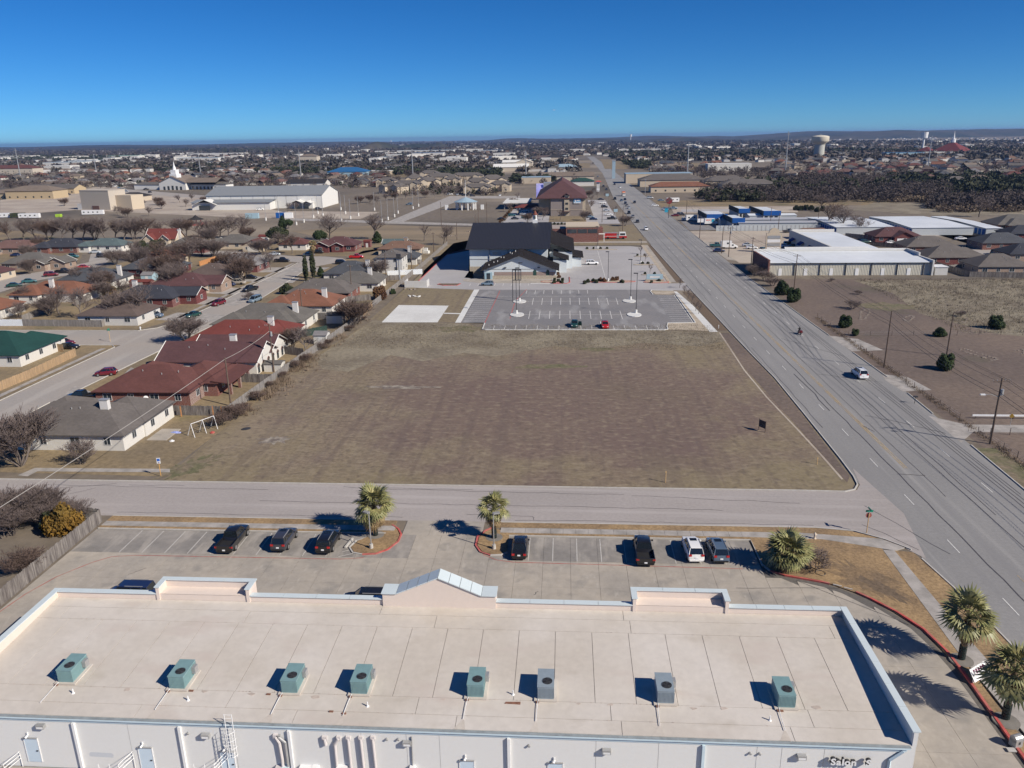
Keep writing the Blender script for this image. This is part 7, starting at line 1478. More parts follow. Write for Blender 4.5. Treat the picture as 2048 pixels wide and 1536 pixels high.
# church sign board between the two lamps
MB().box(-1.3, 1.3, -.12, .12, 8.9, 9.3).build('beam', m_dk, t); 
for s in (-1.2, -.4, .4, 1.2): MB().box(s - .1, s + .1, -.1, .1, 6.2 if abs(s) < 1 else 6.2, 8.9).build('bar', m_dk, t)
MB().box(-1.3, 1.3, -.12, .12, 6.0, 6.2).build('beam', m_dk, t); MB().cyl((-1.2, 0, 0), (-1.2, 0, 6), .1, n=6).build('post', m_dk, t)
# stone sign by road
x, y = Q(1309, 562); t = empty('monument_sign', (x, y, .1), 0, 'low pale stone monument sign on the planted island by the road', 'sign'); MB().box(-3, 3, -.4, .4, 0, .5).build('base', WL['stone'], t); MB().box(-2.6, 2.6, -.3, .3, .5, 2.1).build('panel', WL['blue'], t); MB().box(-1.6, 1.6, -.31, -.301, .9, 1.6).build('panel_print', m_wfr, t)
# shrubs on the islands: dark round ones
def shrubs(pts, h, mt_, label, group, kind='bush', w=.8):
    for (a, b_) in pts: x, y = Q(a, b_); leafy(x, y, h, kind, label, w=w, mt=mt_, group=group, cat='shrub', name='round_shrub')
shrubs([(1187, 564), (1193, 566), (1244, 566), (1170, 568), (1176, 565)], 1.3, m_leafd, 'small dark clipped shrub in the planted island of the upper church lot', 'clipped shrubs of the planted island'); shrubs([(1201, 563), (1208, 564), (1226, 562), (1234, 561)], 1.5, m_leafr, 'rusty shrub in the planted island of the upper church lot', 'rusty shrubs of the planted island')
shrubs([(1109, 562), (1117, 564), (1125, 562), (1108, 567), (1123, 567)], 1.2, m_leafd, 'dark shrub on the corner island beside the church walk', 'corner island shrubs'); shrubs([(1116, 550), (1117, 543), (1118, 556)], 1.2, m_leafr, 'russet shrub against the church side wall', 'church wall shrubs'); shrubs([(1285, 528), (1296, 528), (1290, 549), (1309, 549), (1275, 512), (1289, 512), (1303, 566), (1318, 563), (1174, 498), (1187, 498), (1201, 498), (1214, 498)], 1.0, m_leafd, 'tiny dark shrub on the strip islands of the upper church lot', 'strip island shrubs')
for i, (a, b_) in enumerate([(1359, 576), (1368, 590), (1376, 598), (1383, 608), (1391, 622), (1397, 628), (1290, 522), (1300, 545), (1281, 508)]): bare(*Q(a, b_), 2.6, 'small', 'thin young tree in the gravel strip beside the road footpath', group='young trees in the gravel strip', wide=.9)
# --- brick fire station
BS = empty('fire_station', (0, 0, 0), label='flat roofed red brick station with a strip of dark windows', cat='station'); MB().box(.6, 15.2, 354.6, 372, 0, 6.6).build('wall', WL['brick'], BS); MB().box(-9, .6, 364, 380, 0, 5.0).build('side_wall', WL['brick'], BS)
MB().box(.4, 15.4, 354.4, 372.2, 6.603, 7.2).build('parapet_cap', WL['cream'], BS)
for k in range(3): MB().box(1.2 + k * 4.6, 5.3 + k * 4.6, 354.5, 354.597, 4.0, 5.7).build('window', m_win, BS)
MB().box(1.1, 2, 354.5, 354.59, 0, 2.1).build('door', WL['cream'], BS); MB().box(15.2, 18, 356, 357.5, 3.2, 3.5).build('canopy', m_trimw, BS)
for x in (17.5,): MB().box(x, x + .3, 356, 356.3, 0, 3.2).build('canopy_post', m_trimw, BS)
MB().box(15.2, 17.4, 362, 370, 0, 5.2).build('side_wall', WL['brick'], BS)
t = empty('fire_truck', (*Q(1231, 478), .05), 0, 'red and white fire engine parked on the station drive', 'fire truck'); cr_ = paint('paint_red', PAINT['red'])
MB().box(-5.2, .4, -1.25, 1.25, .6, 2.6).build('body', cr_, t); MB().box(.45, 1.5, -1.2, 1.2, .6, 2.0).build('pump_panel', m_galv, t); cb = MB(); cb.loft([[(1.6, -1.25, .6), (1.6, 1.25, .6), (1.6, 1.2, 3.1), (1.6, -1.2, 3.1)], [(4.6, -1.25, .6), (4.6, 1.25, .6), (4.45, 1.2, 3.1), (4.45, -1.2, 3.1)], [(5.0, -1.2, .6), (5.0, 1.2, .6), (4.7, 1.1, 2.0), (4.7, -1.1, 2.0)]]); cb.build('cab', m_wht, t)
MB().box(1.62, 5.02, -1.27, 1.27, .55, 1.5).build('cab_base', cr_, t); MB().box(2.0, 4.3, -1.27, 1.27, 1.8, 2.7).build('window', m_win, t); MB().box(-5.1, 1.4, -.35, .35, 2.65, 3.0).build('ladder', m_galv, t)
for x in (-3.6, 3.4):
    for s in (-1, 1): MB().cyl((x, s * 1.0, .55), (x, s * 1.3, .55), .55, n=14).build('wheel', m_tyre, t)
MB().box(-5.21, .41, -1.27, 1.27, 1.3, 1.45).build('stripe', m_wht, t)
# --- hotel
HT = empty('hotel', (0, 0, 0), label='three storey taupe hotel with maroon hip roof and a blue wall sign', cat='hotel'); m_taupe = mat('taupe_stucco', (.25, .215, .20), var=.04, scale=1)
MB().box(-8.5, 10.5, 479, 560, 0, 10.6).build('wall', m_taupe, HT); MB().box(-16, -8.5, 486, 560, 0, 10.6).build('side_wall', WL['stone'], HT); MB().box(10.5, 12.3, 481, 558, 0, 10.6).build('side_wall', WL['stone'], HT)
MB().box(-.4, 2.6, 478.3, 479, 0, 12.2).build('stair_bay', WL['stone'], HT); MB().box(-8.6, 12.4, 478.85, 478.99, 3.4, 3.7).build('trim_band', WL['stone'], HT)
rb = MB(); x0, x1, y0, y1 = -17.2, 13.4, 477.8, 562; xm_ = (x0 + x1) / 2; rb.add([(x0, y0, 10.5), (x1, y0, 10.5), (x1, y1, 10.5), (x0, y1, 10.5), (xm_, y0 + 24, 19.8), (xm_, y1 - 22, 19.8), (x0, y0, 10.1), (x1, y0, 10.1), (x1, y1, 10.1), (x0, y1, 10.1)], [(0, 1, 4), (1, 2, 5, 4), (2, 3, 5), (3, 0, 4, 5), (0, 6, 7, 1), (1, 7, 8, 2), (3, 9, 6, 0)]); ro = rb.build('roof', RF['dkmaroon'], HT); roof_mb = MB(); roof_mesh(roof_mb, 1.1, 481, 7, 3.2, 12.0, .6, 'gable', 90, .3); roof_mb.build('bay_roof', RF['dkmaroon'], HT)
for k in range(3): MB().box(.3, 1.9, 478.2, 478.297, 3.6 + k * 3, 4.8 + k * 3).build('window', m_win, HT)
MB().box(-1, 3.2, 476.5, 478.29, 2.4, 2.7).build('porch_roof', RF['dkmaroon'], HT); sg = MB().box(5.2, 9.4, 478.6, 478.99, 7.6, 10.0).build('wall_sign', mat('sign_blue_pale', (.18, .38, .6), var=.1), HT); MB().box(5.2, 9.4, 478.55, 478.6, 7.3, 7.8).build('sign_strip', m_wht, HT); MB().prism([(5.8, 478.5), (6.6, 478.5), (6.6, 478.54), (5.8, 478.54)], 8.2, 9.6).prism([(7.0, 478.5), (8.8, 478.5), (8.8, 478.54), (7.0, 478.54)], 8.6, 9.4).build('sign_print', m_wht, HT)
for k in range(9):
    for f in range(3): MB().box(12.3, 12.36, 484 + k * 8, 485.6 + k * 8, 1.4 + f * 3.2, 3.0 + f * 3.2).build('window', m_win, HT)
MB().box(-15, -9.5, 560, 572, 0, 15).build('elevator_core', m_galv, HT)
t = empty('hotel_canopy', (-22, 492, 0), 0, 'red roofed drive-through canopy left of the hotel', 'canopy'); b = MB(); roof_mesh(b, 0, 0, 17, 9, 4.4, .35, 'hip', 0); b.build('roof', RF['red'], t)
for s in (-7, 7):
    for q in (-3.4, 3.4): MB().box(s - .4, s + .4, q - .4, q + .4, 0, 4.3).build('column', WL['cream'], t)
t = empty('mural_billboard', (-13, 610, 0), R(12), 'large violet billboard mural with a flag picture behind the hotel', 'billboard'); MB().box(-9, 9, -.3, .3, 1, 12).build('panel', mat('violet_print', (.28, .28, .72), var=.25, scale=.15, col2=(.5, .5, .75), scale2=.1), t)
MB().add([(-5, -.31, 10.5), (-4, -.31, 11), (1.5, -.31, 4.5), (.2, -.31, 4)], [(0, 3, 2, 1)]).build('flag_stripe', m_red, t); MB().add([(-5.6, -.315, 10.8), (-3.8, -.315, 11.3), (-3, -.315, 9), (-5, -.315, 8.6)], [(0, 3, 2, 1)]).build('flag_canton', mat('flag_blue', (.03, .05, .25)), t)
for s in (-6, 6): MB().box(s - .3, s + .3, .3, .8, 0, 3).build('post', m_galv, t)
t = empty('parking_canopy', (-32, 545, 0), 0, 'white roofed canopy row at the far end of the hotel parking', 'canopy'); MB().box(-9, 9, -20, 20, 4, 4.4).build('roof', m_white_conc, t)
for s in (-8, 8):
    for q in (-18, -6, 6, 18): MB().box(s - .2, s + .2, q - .2, q + .2, 0, 4).build('post', m_galv, t)
for i, (a, b_, k, c, d) in enumerate([(1047, 428, 'suv', 'silver', 0), (1040, 418, 'van', 'bluegrey', 0), (1050, 421, 'sedan', 'white', 0), (1030, 436, 'sedan', 'darkgrey', 0), (1003, 437, 'sedan', 'black', 0), (1024, 430, 'suv', 'teal', 0), (1052, 434, 'pickup', 'teal', 0), (1180, 433, 'suv', 'bluegrey', 0), (1187, 437, 'sedan', 'navy', 0), (1217, 428, 'sedan', 'white', 0), (1213, 420, 'sedan', 'silver', 0), (1209, 413, 'suv', 'black', 0), (1205, 405, 'sedan', 'white', 0), (1202, 398, 'sedan', 'darkgrey', 0), (1224, 436, 'pickup', 'black', 0), (1087, 463, 'suv', 'darkgrey', 90), (1075, 460, 'sedan', 'red', 90)]):
    car(a, b_, k, c, d, '%s %s parked %s' % ({'bluegrey': 'grey blue', 'darkgrey': 'dark grey'}.get(c, c), {'suv': 'crossover', 'van': 'minivan', 'pickup': 'pickup'}.get(k, k), 'behind the fire station' if b_ > 455 else ('on the road side of the hotel, %s' % ['nearest the entrance', 'second', 'third', 'fourth', 'fifth', 'sixth', 'seventh', 'eighth'][i - 7] if i >= 7 else 'by the hotel canopy, %s' % ['by the red hedge', 'before the canopy', 'beside the canopy post', 'lower end', 'at the hedge corner', 'middle of the row', 'nearest the station'][i])), 0)
t = empty('pylon_sign', (*Q(1196, 384), 0), 0, 'white road pylon with a red roofed top near the hotel', 'sign'); MB().box(-1.3, 1.3, -.6, .6, 0, 8.5).build('pylon', m_wht, t); b = MB(); roof_mesh(b, 0, 0, 4.4, 2.6, 8.6, .5, 'hip', 0); b.build('cap_roof', m_red, t); MB().box(-1.31, 1.31, -.63, -.6, 3, 7.5).build('panel_print', WL['pale'], t)
# --- right side commercial buildings
m_corr = mat('tan_ribbed_metal', (.62, .59, .50), var=.04, stretch=(6, 1, .3), scale=2); m_wroof = mat('white_metal_roof', (.70, .73, .76), rough=.5, var=.04, scale=.3, col2=(.62, .65, .68), scale2=.06)
SB = empty('strip_centre', (0, 0, 0), label='long tan ribbed metal building with white roof and six white back doors', cat='building'); MB().box(67.9, 120, 264, 284.2, 0, 4.3).build('wall', m_corr, SB)
b = MB()
for k in range(104): b.box(68 + k * .5, 68.1 + k * .5, 263.93, 264, 0, 4.2)
b.build('wall_ribs', m_corr, SB, kind=None)
MB().add([(67.6, 263.4, 4.35), (120.3, 263.4, 4.35), (120.3, 284, 5.2), (67.6, 284, 5.2), (67.6, 263.4, 4.2), (120.3, 263.4, 4.2)], [(0, 1, 2, 3), (4, 5, 1, 0)]).build('roof', m_wroof, SB); MB().box(67.8, 120.2, 263.6, 263.9, 4.0, 4.2).build('gutter', m_dk, SB)
MB().box(67.2, 67.75, 262.5, 285, 0, 5.4).build('front_facade', WL['brick'], SB); MB().box(67.2, 120, 284.3, 285, 0, 6.0).build('rear_parapet', m_trimw, SB); MB().box(78, 107, 284.25, 285.05, 6.003, 6.6).build('parapet_step', m_trimw, SB)
MB().box(119.95, 120.5, 262.9, 274, 0, 5.0).box(119.95, 120.5, 274.01, 285, 0, 6.0).build('side_parapet', WL['pale'], SB)
for k in range(6): x = 71 + k * 8.3; MB().box(x, x + 1.1, 263.85, 263.93, 0, 2.3).build('door', m_wht, SB)
for k in range(6): x = 76 + k * 8.3; MB().box(x, x + .2, 263.7, 263.93, 0, 4).build('downspout', m_dk, SB)
t = empty('storage_shed', (123.3, 266, 0), 0, 'small white shed at the right end of the tan metal building', 'shed'); MB().box(-2, 2, -2.5, 2.5, 0, 2.6).build('wall', WL['pale'], t); MB().box(-2.2, 2.2, -2.7, 2.7, 2.603, 2.75).build('roof', m_wht, t)
AW = empty('awning_shops', (0, 0, 0), label='white roofed shop building with blue awnings along its shaded front', cat='building'); MB().box(96, 113, 290, 342, 0, 5).build('wall', WL['cream'], AW); MB().add([(95.6, 289.6, 5.05), (113.4, 289.6, 5.05), (113.4, 340, 5.4), (95.6, 340, 5.4)], [(0, 1, 2, 3)]).build('roof', m_wroof, AW)
MB().box(95.2, 95.95, 289.6, 342, 0, 6.2).build('front_facade', WL['pale'], AW); MB().box(96, 113.4, 341, 341.6, 5, 6.4).build('rear_parapet', m_trimw, AW); MB().box(96, 118, 287.5, 289.5, 0, 4.6).build('low_wall', WL['cream'], AW)
m_awn = mat('blue_awning', (.015, .06, .30), var=.1)
for k in range(4): y = 296 + k * 12; MB().add([(95.2, y, 3.6), (95.2, y + 5, 3.6), (93.4, y + 5, 2.4), (93.4, y, 2.4)], [(0, 1, 2, 3), (3, 2, 1, 0)]).build('awning', m_awn, AW)
t = empty('arched_sign', (*Q(1545, 505), 0), 0, 'tall arched tan tenant sign in the strip centre lot', 'sign'); MB().box(-3.0, 3.0, -.4, .4, 0, 7.6).build('frame', WL['cream'], t); pts = [(2.1 * math.cos(R(q)), 7.6 + 2.1 * math.sin(R(q))) for q in range(0, 181, 20)]
MB().add([(p[0], -.35, p[1]) for p in pts] + [(p[0], .35, p[1]) for p in pts], [tuple(range(9, -1, -1)), tuple(range(10, 20))] + [(i, i + 1, 11 + i, 10 + i) for i in range(9)]).build('arch_top', WL['cream'], t)
for k in range(4): MB().box(-2.5, 2.5, -.46, -.403, 1 + k * 1.5, 2.2 + k * 1.5).build('tenant_panel', m_wht if k % 2 == 0 else m_galv, t)
# storage complex
m_stor = mat('storage_wall', (.45, .48, .50), var=.04); m_bluetr = mat('storage_blue', (.01, .09, .33), var=.08); m_sroof = mat('storage_grey_roof', (.36, .37, .40), rough=.6, var=.06, scale=.4, stretch=(8, 1, 1))
def storage(x0, x1, y0, y1, h, roof, label, blue=None, ndoor=0, face=-1):
    t = empty('storage_building', (x0, y0, 0), 0, label, 'storage building'); W, D = x1 - x0, y1 - y0; MB().box(0, W, 0, D, 0, h).build('wall', m_stor, t); MB().add([(-.3, -.3, h + .01), (W + .3, -.3, h + .01), (W + .3, D / 2, h + .6), (-.3, D / 2, h + .6), (W + .3, D + .3, h + .01), (-.3, D + .3, h + .01)], [(0, 1, 2, 3), (3, 2, 4, 5)]).build('roof', roof, t)
    for k in range(ndoor): y = .8 + k * (D - 1) / ndoor; MB().box(-.06, -.003, y, y + (D - 1) / ndoor * .75, 0, h * .8).build('roll_door', m_bluetr, t)
    return t
storage(126, 152, 376, 425, 3.3, m_wroof, 'white roofed storage row behind the maroon roofed duplex', ndoor=14); storage(158, 185, 371, 424, 3.3, m_wroof, 'wide white roofed storage building with blue doors on its shaded side', ndoor=16); storage(189, 196, 368, 424, 3.2, m_wroof, 'narrow white roofed storage row with blue doors at the right', ndoor=16)
storage(86, 124, 398, 407, 3.2, m_sroof, 'long grey ribbed storage row behind the white wall'); storage(80, 124, 414, 424, 3.2, m_sroof, 'second long grey ribbed storage row'); storage(100, 125, 438, 450, 3.0, m_wroof, 'pale flat storage block by the dark bushes')
t = empty('storage_wall', (74, 393.5, 0), 0, 'low white metal wall in front of the storage yard', 'wall'); MB().box(0, 50, -.2, .2, 0, 2.6).build('wall', m_stor, t)
for k in range(25): MB().box(k * 2, k * 2 + .12, -.28, -.2, 0, 2.65).build('rib', m_galv, t)
def office(x0, x1, y0, y1, label):
    t = empty('storage_office', (x0, y0, 0), 0, label, 'office'); W, D = x1 - x0, y1 - y0; MB().box(0, W, 0, D, 0, 4.0).build('wall', WL['pale'], t); MB().box(-.2, W + .2, -.4, -.003, 3.2, 5.6).build('blue_fascia', m_bluetr, t); MB().box(-.45, -.003, -.4, D, 3.2, 5.6).build('blue_fascia', mat('storage_navy', (.02, .035, .05)), t)
    MB().add([(-.2, -.2, 5.2), (W + .2, -.2, 5.2), (W + .2, D, 4.8), (-.2, D, 4.8)], [(0, 1, 2, 3)]).build('roof', m_wroof, t)
    for k in range(3): MB().box(.8 + k * W / 3.4, .6 + (k + .7) * W / 3.4, -.06, -.003, .3, 2.8).build('window', m_win, t)
office(74, 84.5, 421, 447, 'storage office with white roof and bright blue fascia'); office(83, 89, 400, 424, 'narrow blue fronted storage wing behind the white wall'); office(107, 116, 437, 470, 'blue fronted storage wing by the pale yard'); office(97, 103, 452, 478, 'farthest blue canopy building of the storage yard')
t = empty('rental_truck', (*Q(1420, 450), 0), R(5), 'white box rental truck with orange stripe and teal picture', 'truck'); MB().box(-3.2, 2, -1.2, 1.2, .8, 3.6).build('box', m_wht, t); MB().box(-2.6, .2, -1.22, -1.201, 2.5, 2.9).build('stripe', mat('sign_orange', (.7, .12, .03)), t); MB().box(.3, 1.9, -1.22, -1.201, 1.6, 3.2).build('picture', mat('sign_teal', (.03, .3, .45)), t); cb = MB(); cb.loft([[(2.1, -1.1, .6), (2.1, 1.1, .6), (2.1, 1.0, 2.4), (2.1, -1.0, 2.4)], [(3.2, -1.1, .6), (3.2, 1.1, .6), (2.9, 1.0, 2.3), (2.9, -1.0, 2.3)], [(4.3, -1.0, .6), (4.3, 1.0, .6), (4.2, .9, 1.3), (4.2, -.9, 1.3)]]); cb.build('cab', m_wht, t)
for x in (-2, 3.4):
    for s in (-1, 1): MB().cyl((x, s * .9, .45), (x, s * 1.15, .45), .45, n=12).build('wheel', m_tyre, t)
t = empty('camper_truck', (*Q(1456, 497), .03), 0, 'white camper box truck parked by the road', 'truck'); MB().box(-3.0, 1.2, -1.15, 1.15, .7, 3.1).build('box', m_wht, t); MB().box(-.8, 0, -1.17, -1.151, 1.9, 2.6).build('window', m_win, t); cb = MB(); cb.loft([[(1.25, -1, .5), (1.25, 1, .5), (1.25, .9, 2.0), (1.25, -.9, 2.0)], [(2.2, -1, .5), (2.2, 1, .5), (1.9, .9, 2.0), (1.9, -.9, 2.0)], [(3.8, -.95, .5), (3.8, .95, .5), (3.7, .85, 1.15), (3.7, -.85, 1.15)]]); cb.build('cab', m_wht, t); MB().box(1.4, 2.0, -1.01, -.96, 1.2, 1.8).build('cab_window', m_win, t)
for x in (-1.8, 2.8):
    for s in (-1, 1): MB().cyl((x, s * .85, .42), (x, s * 1.1, .42), .42, n=12).build('wheel', m_tyre, t)
t = empty('box_truck', (*Q(1247, 392), .03), R(-88), 'orange box truck in the oncoming lanes of the main road', 'truck', 'cars driving on the main road'); MB().box(-4, 1.6, -1.25, 1.25, .9, 3.7).build('box', paint('paint_orange', PAINT['orange']), t); MB().box(1.7, 3.8, -1.15, 1.15, .5, 2.6).build('cab', m_wht, t); MB().box(3.2, 3.83, -1.1, 1.1, 1.5, 2.3).build('window', m_win, t)
for x in (-2.6, 2.8):
    for s in (-1, 1): MB().cyl((x, s * .95, .48), (x, s * 1.2, .48), .48, n=12).build('wheel', m_tyre, t)
house(1625, 463, 16, 7, 'brownor', 'white', 'small cabin with red brown roof behind the awning shops', zc=3, wins=True, name='cabin')
for i, (a, b_, h, l) in enumerate([(1651, 456, 11, 'big reddish bare tree in front of the storage rows'), (1686, 462, 10, 'bare tree right of the reddish one'), (1722, 466, 7, 'bare tree by the storage row end'), (1700, 455, 6, 'small bare tree between the two large ones'), (1958, 434, 10, 'round bare tree alone on the far pasture'), (1640, 421, 9, 'bare tree cluster behind the storage yard')]):
    x, y = Q(a, b_); bare(x, y, h, ['oak', 'oak2', 'oak3'][i % 3], l, wide=1.2, brown=i == 0)
shrubs([(1592, 420), (1602, 421), (1612, 419), (1622, 420), (1634, 424), (1645, 422)], 3.2, m_leafd, 'dark bush in the hedge behind the pale storage block', 'hedge bushes behind the storage block')
t = empty('octagon_sign', (*Q(1337, 436), 0), 0, 'tall pole sign with a dark red octagon and a small teal panel', 'sign'); MB().cyl((0, 0, 0), (0, 0, 10), .15, n=6).build('pole', m_dk, t); MB().cyl((0, -.2, 9.6), (0, .2, 9.6), 1.9, n=8).build('octagon', mat('octagon_red', (.22, .03, .035), var=.2, scale=1, col2=(.1, .08, .08), scale2=.8), t); MB().box(-2.4, -.4, -.2, .2, 3.2, 5.4).build('panel', mat('sign_teal', (.03, .3, .45)), t)
for (a, b_, w_, h, z, l, c) in [(1400, 462, 3, 1.8, 4.2, 'small white board sign on a post by the gravel yard', 'w'), (1231, 440, 2.2, 1.6, 4.5, 'pale blue sign on a pole at the hotel drive', 'b'), (1214, 407, 2.2, 1.8, 5, 'pale sign on a pole in the hotel hedge', 'b')]:
    x, y = Q(a, b_); t = empty('pole_sign', (x, y, 0), 0, l, 'sign'); MB().cyl((0, 0, 0), (0, 0, z), .1, n=6).build('pole', m_galv, t); MB().box(-w_ / 2, w_ / 2, -.15, .15, z, z + h).build('panel', m_wht if c == 'w' else WL['blue'], t)

# ================================================================== FARTHER BUILDINGS
def gbuild(p, w_, d, h, wall, roofm, label, cat='building', name='building', st='flat', rot=0, ang=0, pitch=.35, world=None, wins=0, floors=1, group=None):
    x, y = world or Q(p[0], p[1]); t = empty(name, (x, y + d / 2, 0), R(ang), label, cat, group); W, D = w_ / 2, d / 2
    MB().box(-W, W, -D, D, 0, h).build('wall', wall, t)
    if st == 'flat': MB().box(-W - .15, W + .15, -D - .15, D + .15, h + .003, h + .35).build('roof', roofm, t)
    else:
        b = MB(); L_, W_ = (w_, d) if rot == 0 else (d, w_); roof_mesh(b, 0, 0, L_, W_, h, pitch, st, rot, .6); b.build('roof', roofm, t)
        if st == 'gable': g = MB(); gable_wall(g, 0, 0, L_, W_, h, pitch, rot); g.build('gable_wall', wall, t)
    for f in range(floors):
        for k in range(wins): xx = -W + (k + .5) * w_ / wins; MB().box(xx - .7, xx + .7, -D - .06, -D - .003, 1 + f * 3, 2.4 + f * 3).build('window', m_win, t)
    return t
m_paleb = mat('pale_blue_roof', (.30, .40, .47), rough=.5, var=.05); m_greyroof = mat('grey_metal_roof', (.23, .245, .26), rough=.6, var=.08, scale=.3, stretch=(6, 1, 1)); m_beige = mat('beige_wall', (.50, .44, .36), var=.05); m_tilt = mat('tan_block', (.46, .41, .35), var=.04); m_blueroof = mat('bright_blue_roof', (.03, .12, .27), rough=.5, var=.05)
# hall complex
t = gbuild((0, 0), 84, 40, 9.2, m_trimw, m_greyroof, 'large white hall with a long grey gable roof and entrance gables', name='assembly_hall', st='gable', world=(-213, 554), pitch=.26)
MB().box(-48, 8, -31, -20, 0, 5.2).build('front_wing', m_trimw, t); MB().add([(-49, -32, 5.2), (9, -32, 5.2), (9, -20, 6.6), (-49, -20, 6.6)], [(0, 1, 2, 3)]).build('wing_roof', m_greyroof, t)
for gx, gw in ((-38, 16), (26, 9), (33, 6)):
    g = MB(); g.box(gx - gw / 2, gx + gw / 2, -30 if gx < 0 else -24, -20, 0, 4); roof_mesh(g, gx, -28 if gx < 0 else -23, 10, gw, 4, .4, 'gable', 90, .4); g.build('entrance_gable', m_trimw, t); MB().box(gx - gw / 4, gx + gw / 4, -33.2 if gx < 0 else -28.1, -33.1 if gx < 0 else -28, 0, 3.4).build('window', m_win, t)
for k in range(9): MB().box(-40 + k * 8, -39.8 + k * 8, -20.1, -20.003, 0, 9).build('downspout', m_galv, t)
t = gbuild((0, 0), 26, 16, 13.4, m_tilt, m_tilt, 'tall windowless tan block building', name='block_building', world=(-337, 556), ang=-14); MB().box(13.05, 27, -2, 10, 0, 10).build('lower_block', WL['cream'], t); MB().box(-17, -13.05, -8, -2, 0, 4).build('side_annex', m_trimw, t); MB().box(-3, 3, -8.3, -8.003, 0, 2.8).build('roll_door', RF['pink'], t)
# church with spire
x, y = Q(346, 380); t = empty('spire_church', (x, y, 0), R(-8), 'white church with a tall stepped spire and arched front', 'church'); b = MB(); b.box(-15, 15, 0, 30, 0, 7); gable_wall(b, 0, 15, 30, 30, 7, .42, 90); b.box(15, 55, 8, 22, 0, 5); b.box(-50, -15, 8, 22, 0, 5); b.build('wall', m_trimw, t); b = MB(); roof_mesh(b, 0, 15, 30, 30, 7, .42, 'gable', 90, .8); roof_mesh(b, 30, 12, 36, 20, 7.3, .4, 'gable', 0, .5); b.build('roof', RF['tan'], t); b = MB(); roof_mesh(b, 35, 15, 40, 14, 5, .3, 'hip', 0, .5); roof_mesh(b, -33, 15, 36, 14, 5, .3, 'hip', 0, .5); b.build('wing_roof', RF['grey'], t)
b = MB(); b.box(-4, 4, 3, 11, 11, 15.5); b.box(-2.9, 2.9, 4.1, 9.9, 15.5, 19.5); b.cyl((0, 7, 19.5), (0, 7, 22.5), 1.7, 1.5, 8); b.cyl((0, 7, 22.5), (0, 7, 28), 1.0, .05, 8); b.build('spire', m_wht, t)
for k in range(5): MB().box(-10.5 + k * 4.7, -8.2 + k * 4.7, -.1, -.003, 0, 4.2 - abs(k - 2) * .4).build('arch_opening', m_win, t)
for k in range(9): MB().box(17 + k * 4.2, 19 + k * 4.2, 7.9, 7.997, 0, 3).build('arch_opening', m_win, t)
x, y = Q(393, 449); t = empty('pagoda', (x, y, 0), 0, 'red pagoda pavilion with curved dark roof on a red base', 'pavilion'); MB().prism([(6.5 * math.cos(k * math.pi / 4), 6.5 * math.sin(k * math.pi / 4)) for k in range(8)], 0, .5).build('base', m_red, t)
for k in range(6): MB().cyl((3 * math.cos(k * 1.047), 3 * math.sin(k * 1.047), .5), (3 * math.cos(k * 1.047), 3 * math.sin(k * 1.047), 3), .16, n=6).build('column', m_red, t)
MB().cyl((0, 0, 2.9), (0, 0, 4.0), 5.2, 2.0, 6).cyl((0, 0, 4.0), (0, 0, 5.4), 2.0, .2, 6).build('roof', RF['dark'], t)
x, y = Q(932, 419); t = empty('memorial_rotunda', (x, y, 0), 0, 'round white columned pavilion with grey roof and mast', 'pavilion')
for k in range(10): MB().cyl((6.5 * math.cos(k * .628), 6.5 * math.sin(k * .628), 0), (6.5 * math.cos(k * .628), 6.5 * math.sin(k * .628), 4.6), .45, n=8).build('column', m_wht, t)
MB().cyl((0, 0, 4.6), (0, 0, 5.2), 7.4, n=14).build('ring_beam', m_wht, t); MB().cyl((0, 0, 5.203), (0, 0, 8), 8, .5, 14).build('roof', m_paleb, t); MB().cyl((0, 0, 8), (0, 0, 19), .18, .1, 6).build('mast', m_wht, t)
for k, r_ in ((0, 11), (1, -13)): MB().box(r_ - 1, r_ + 1, -1, 1, 0, 3).build('pillar', m_wht, t)
# apartments
ap = [(790, 384, 22, 15, -25), (830, 366, 20, 26, 10), (815, 378, 26, 14, 0), (858, 372, 22, 18, 20), (880, 362, 34, 18, 0), (905, 368, 18, 18, 90), (935, 360, 36, 16, 0), (955, 374, 22, 18, 0), (985, 368, 26, 20, 15), (1000, 380, 20, 16, 0), (955, 386, 24, 14, 0), (860, 354, 24, 16, 0), (775, 371, 20, 14, 0)]
for i, (a, b_, w_, d, an) in enumerate(ap):
    x, y = Q(a, b_ + 2); h_ = house(0, 0, w_, d * .8, 'greybrown', 'cream', 'tan apartment block with mauve grey roofs beyond the meadow', world=(x, y), h=6.0, ang=an if abs(an) < 60 else 0, pitch=.5, wings=[(w_ * .3, -d * .4, 8, 7, 'gable', 90), (-w_ * .3, -d * .4, 8, 7, 'gable', 90)], vents=0, group='apartment blocks beyond the meadow', name='apartment_block')
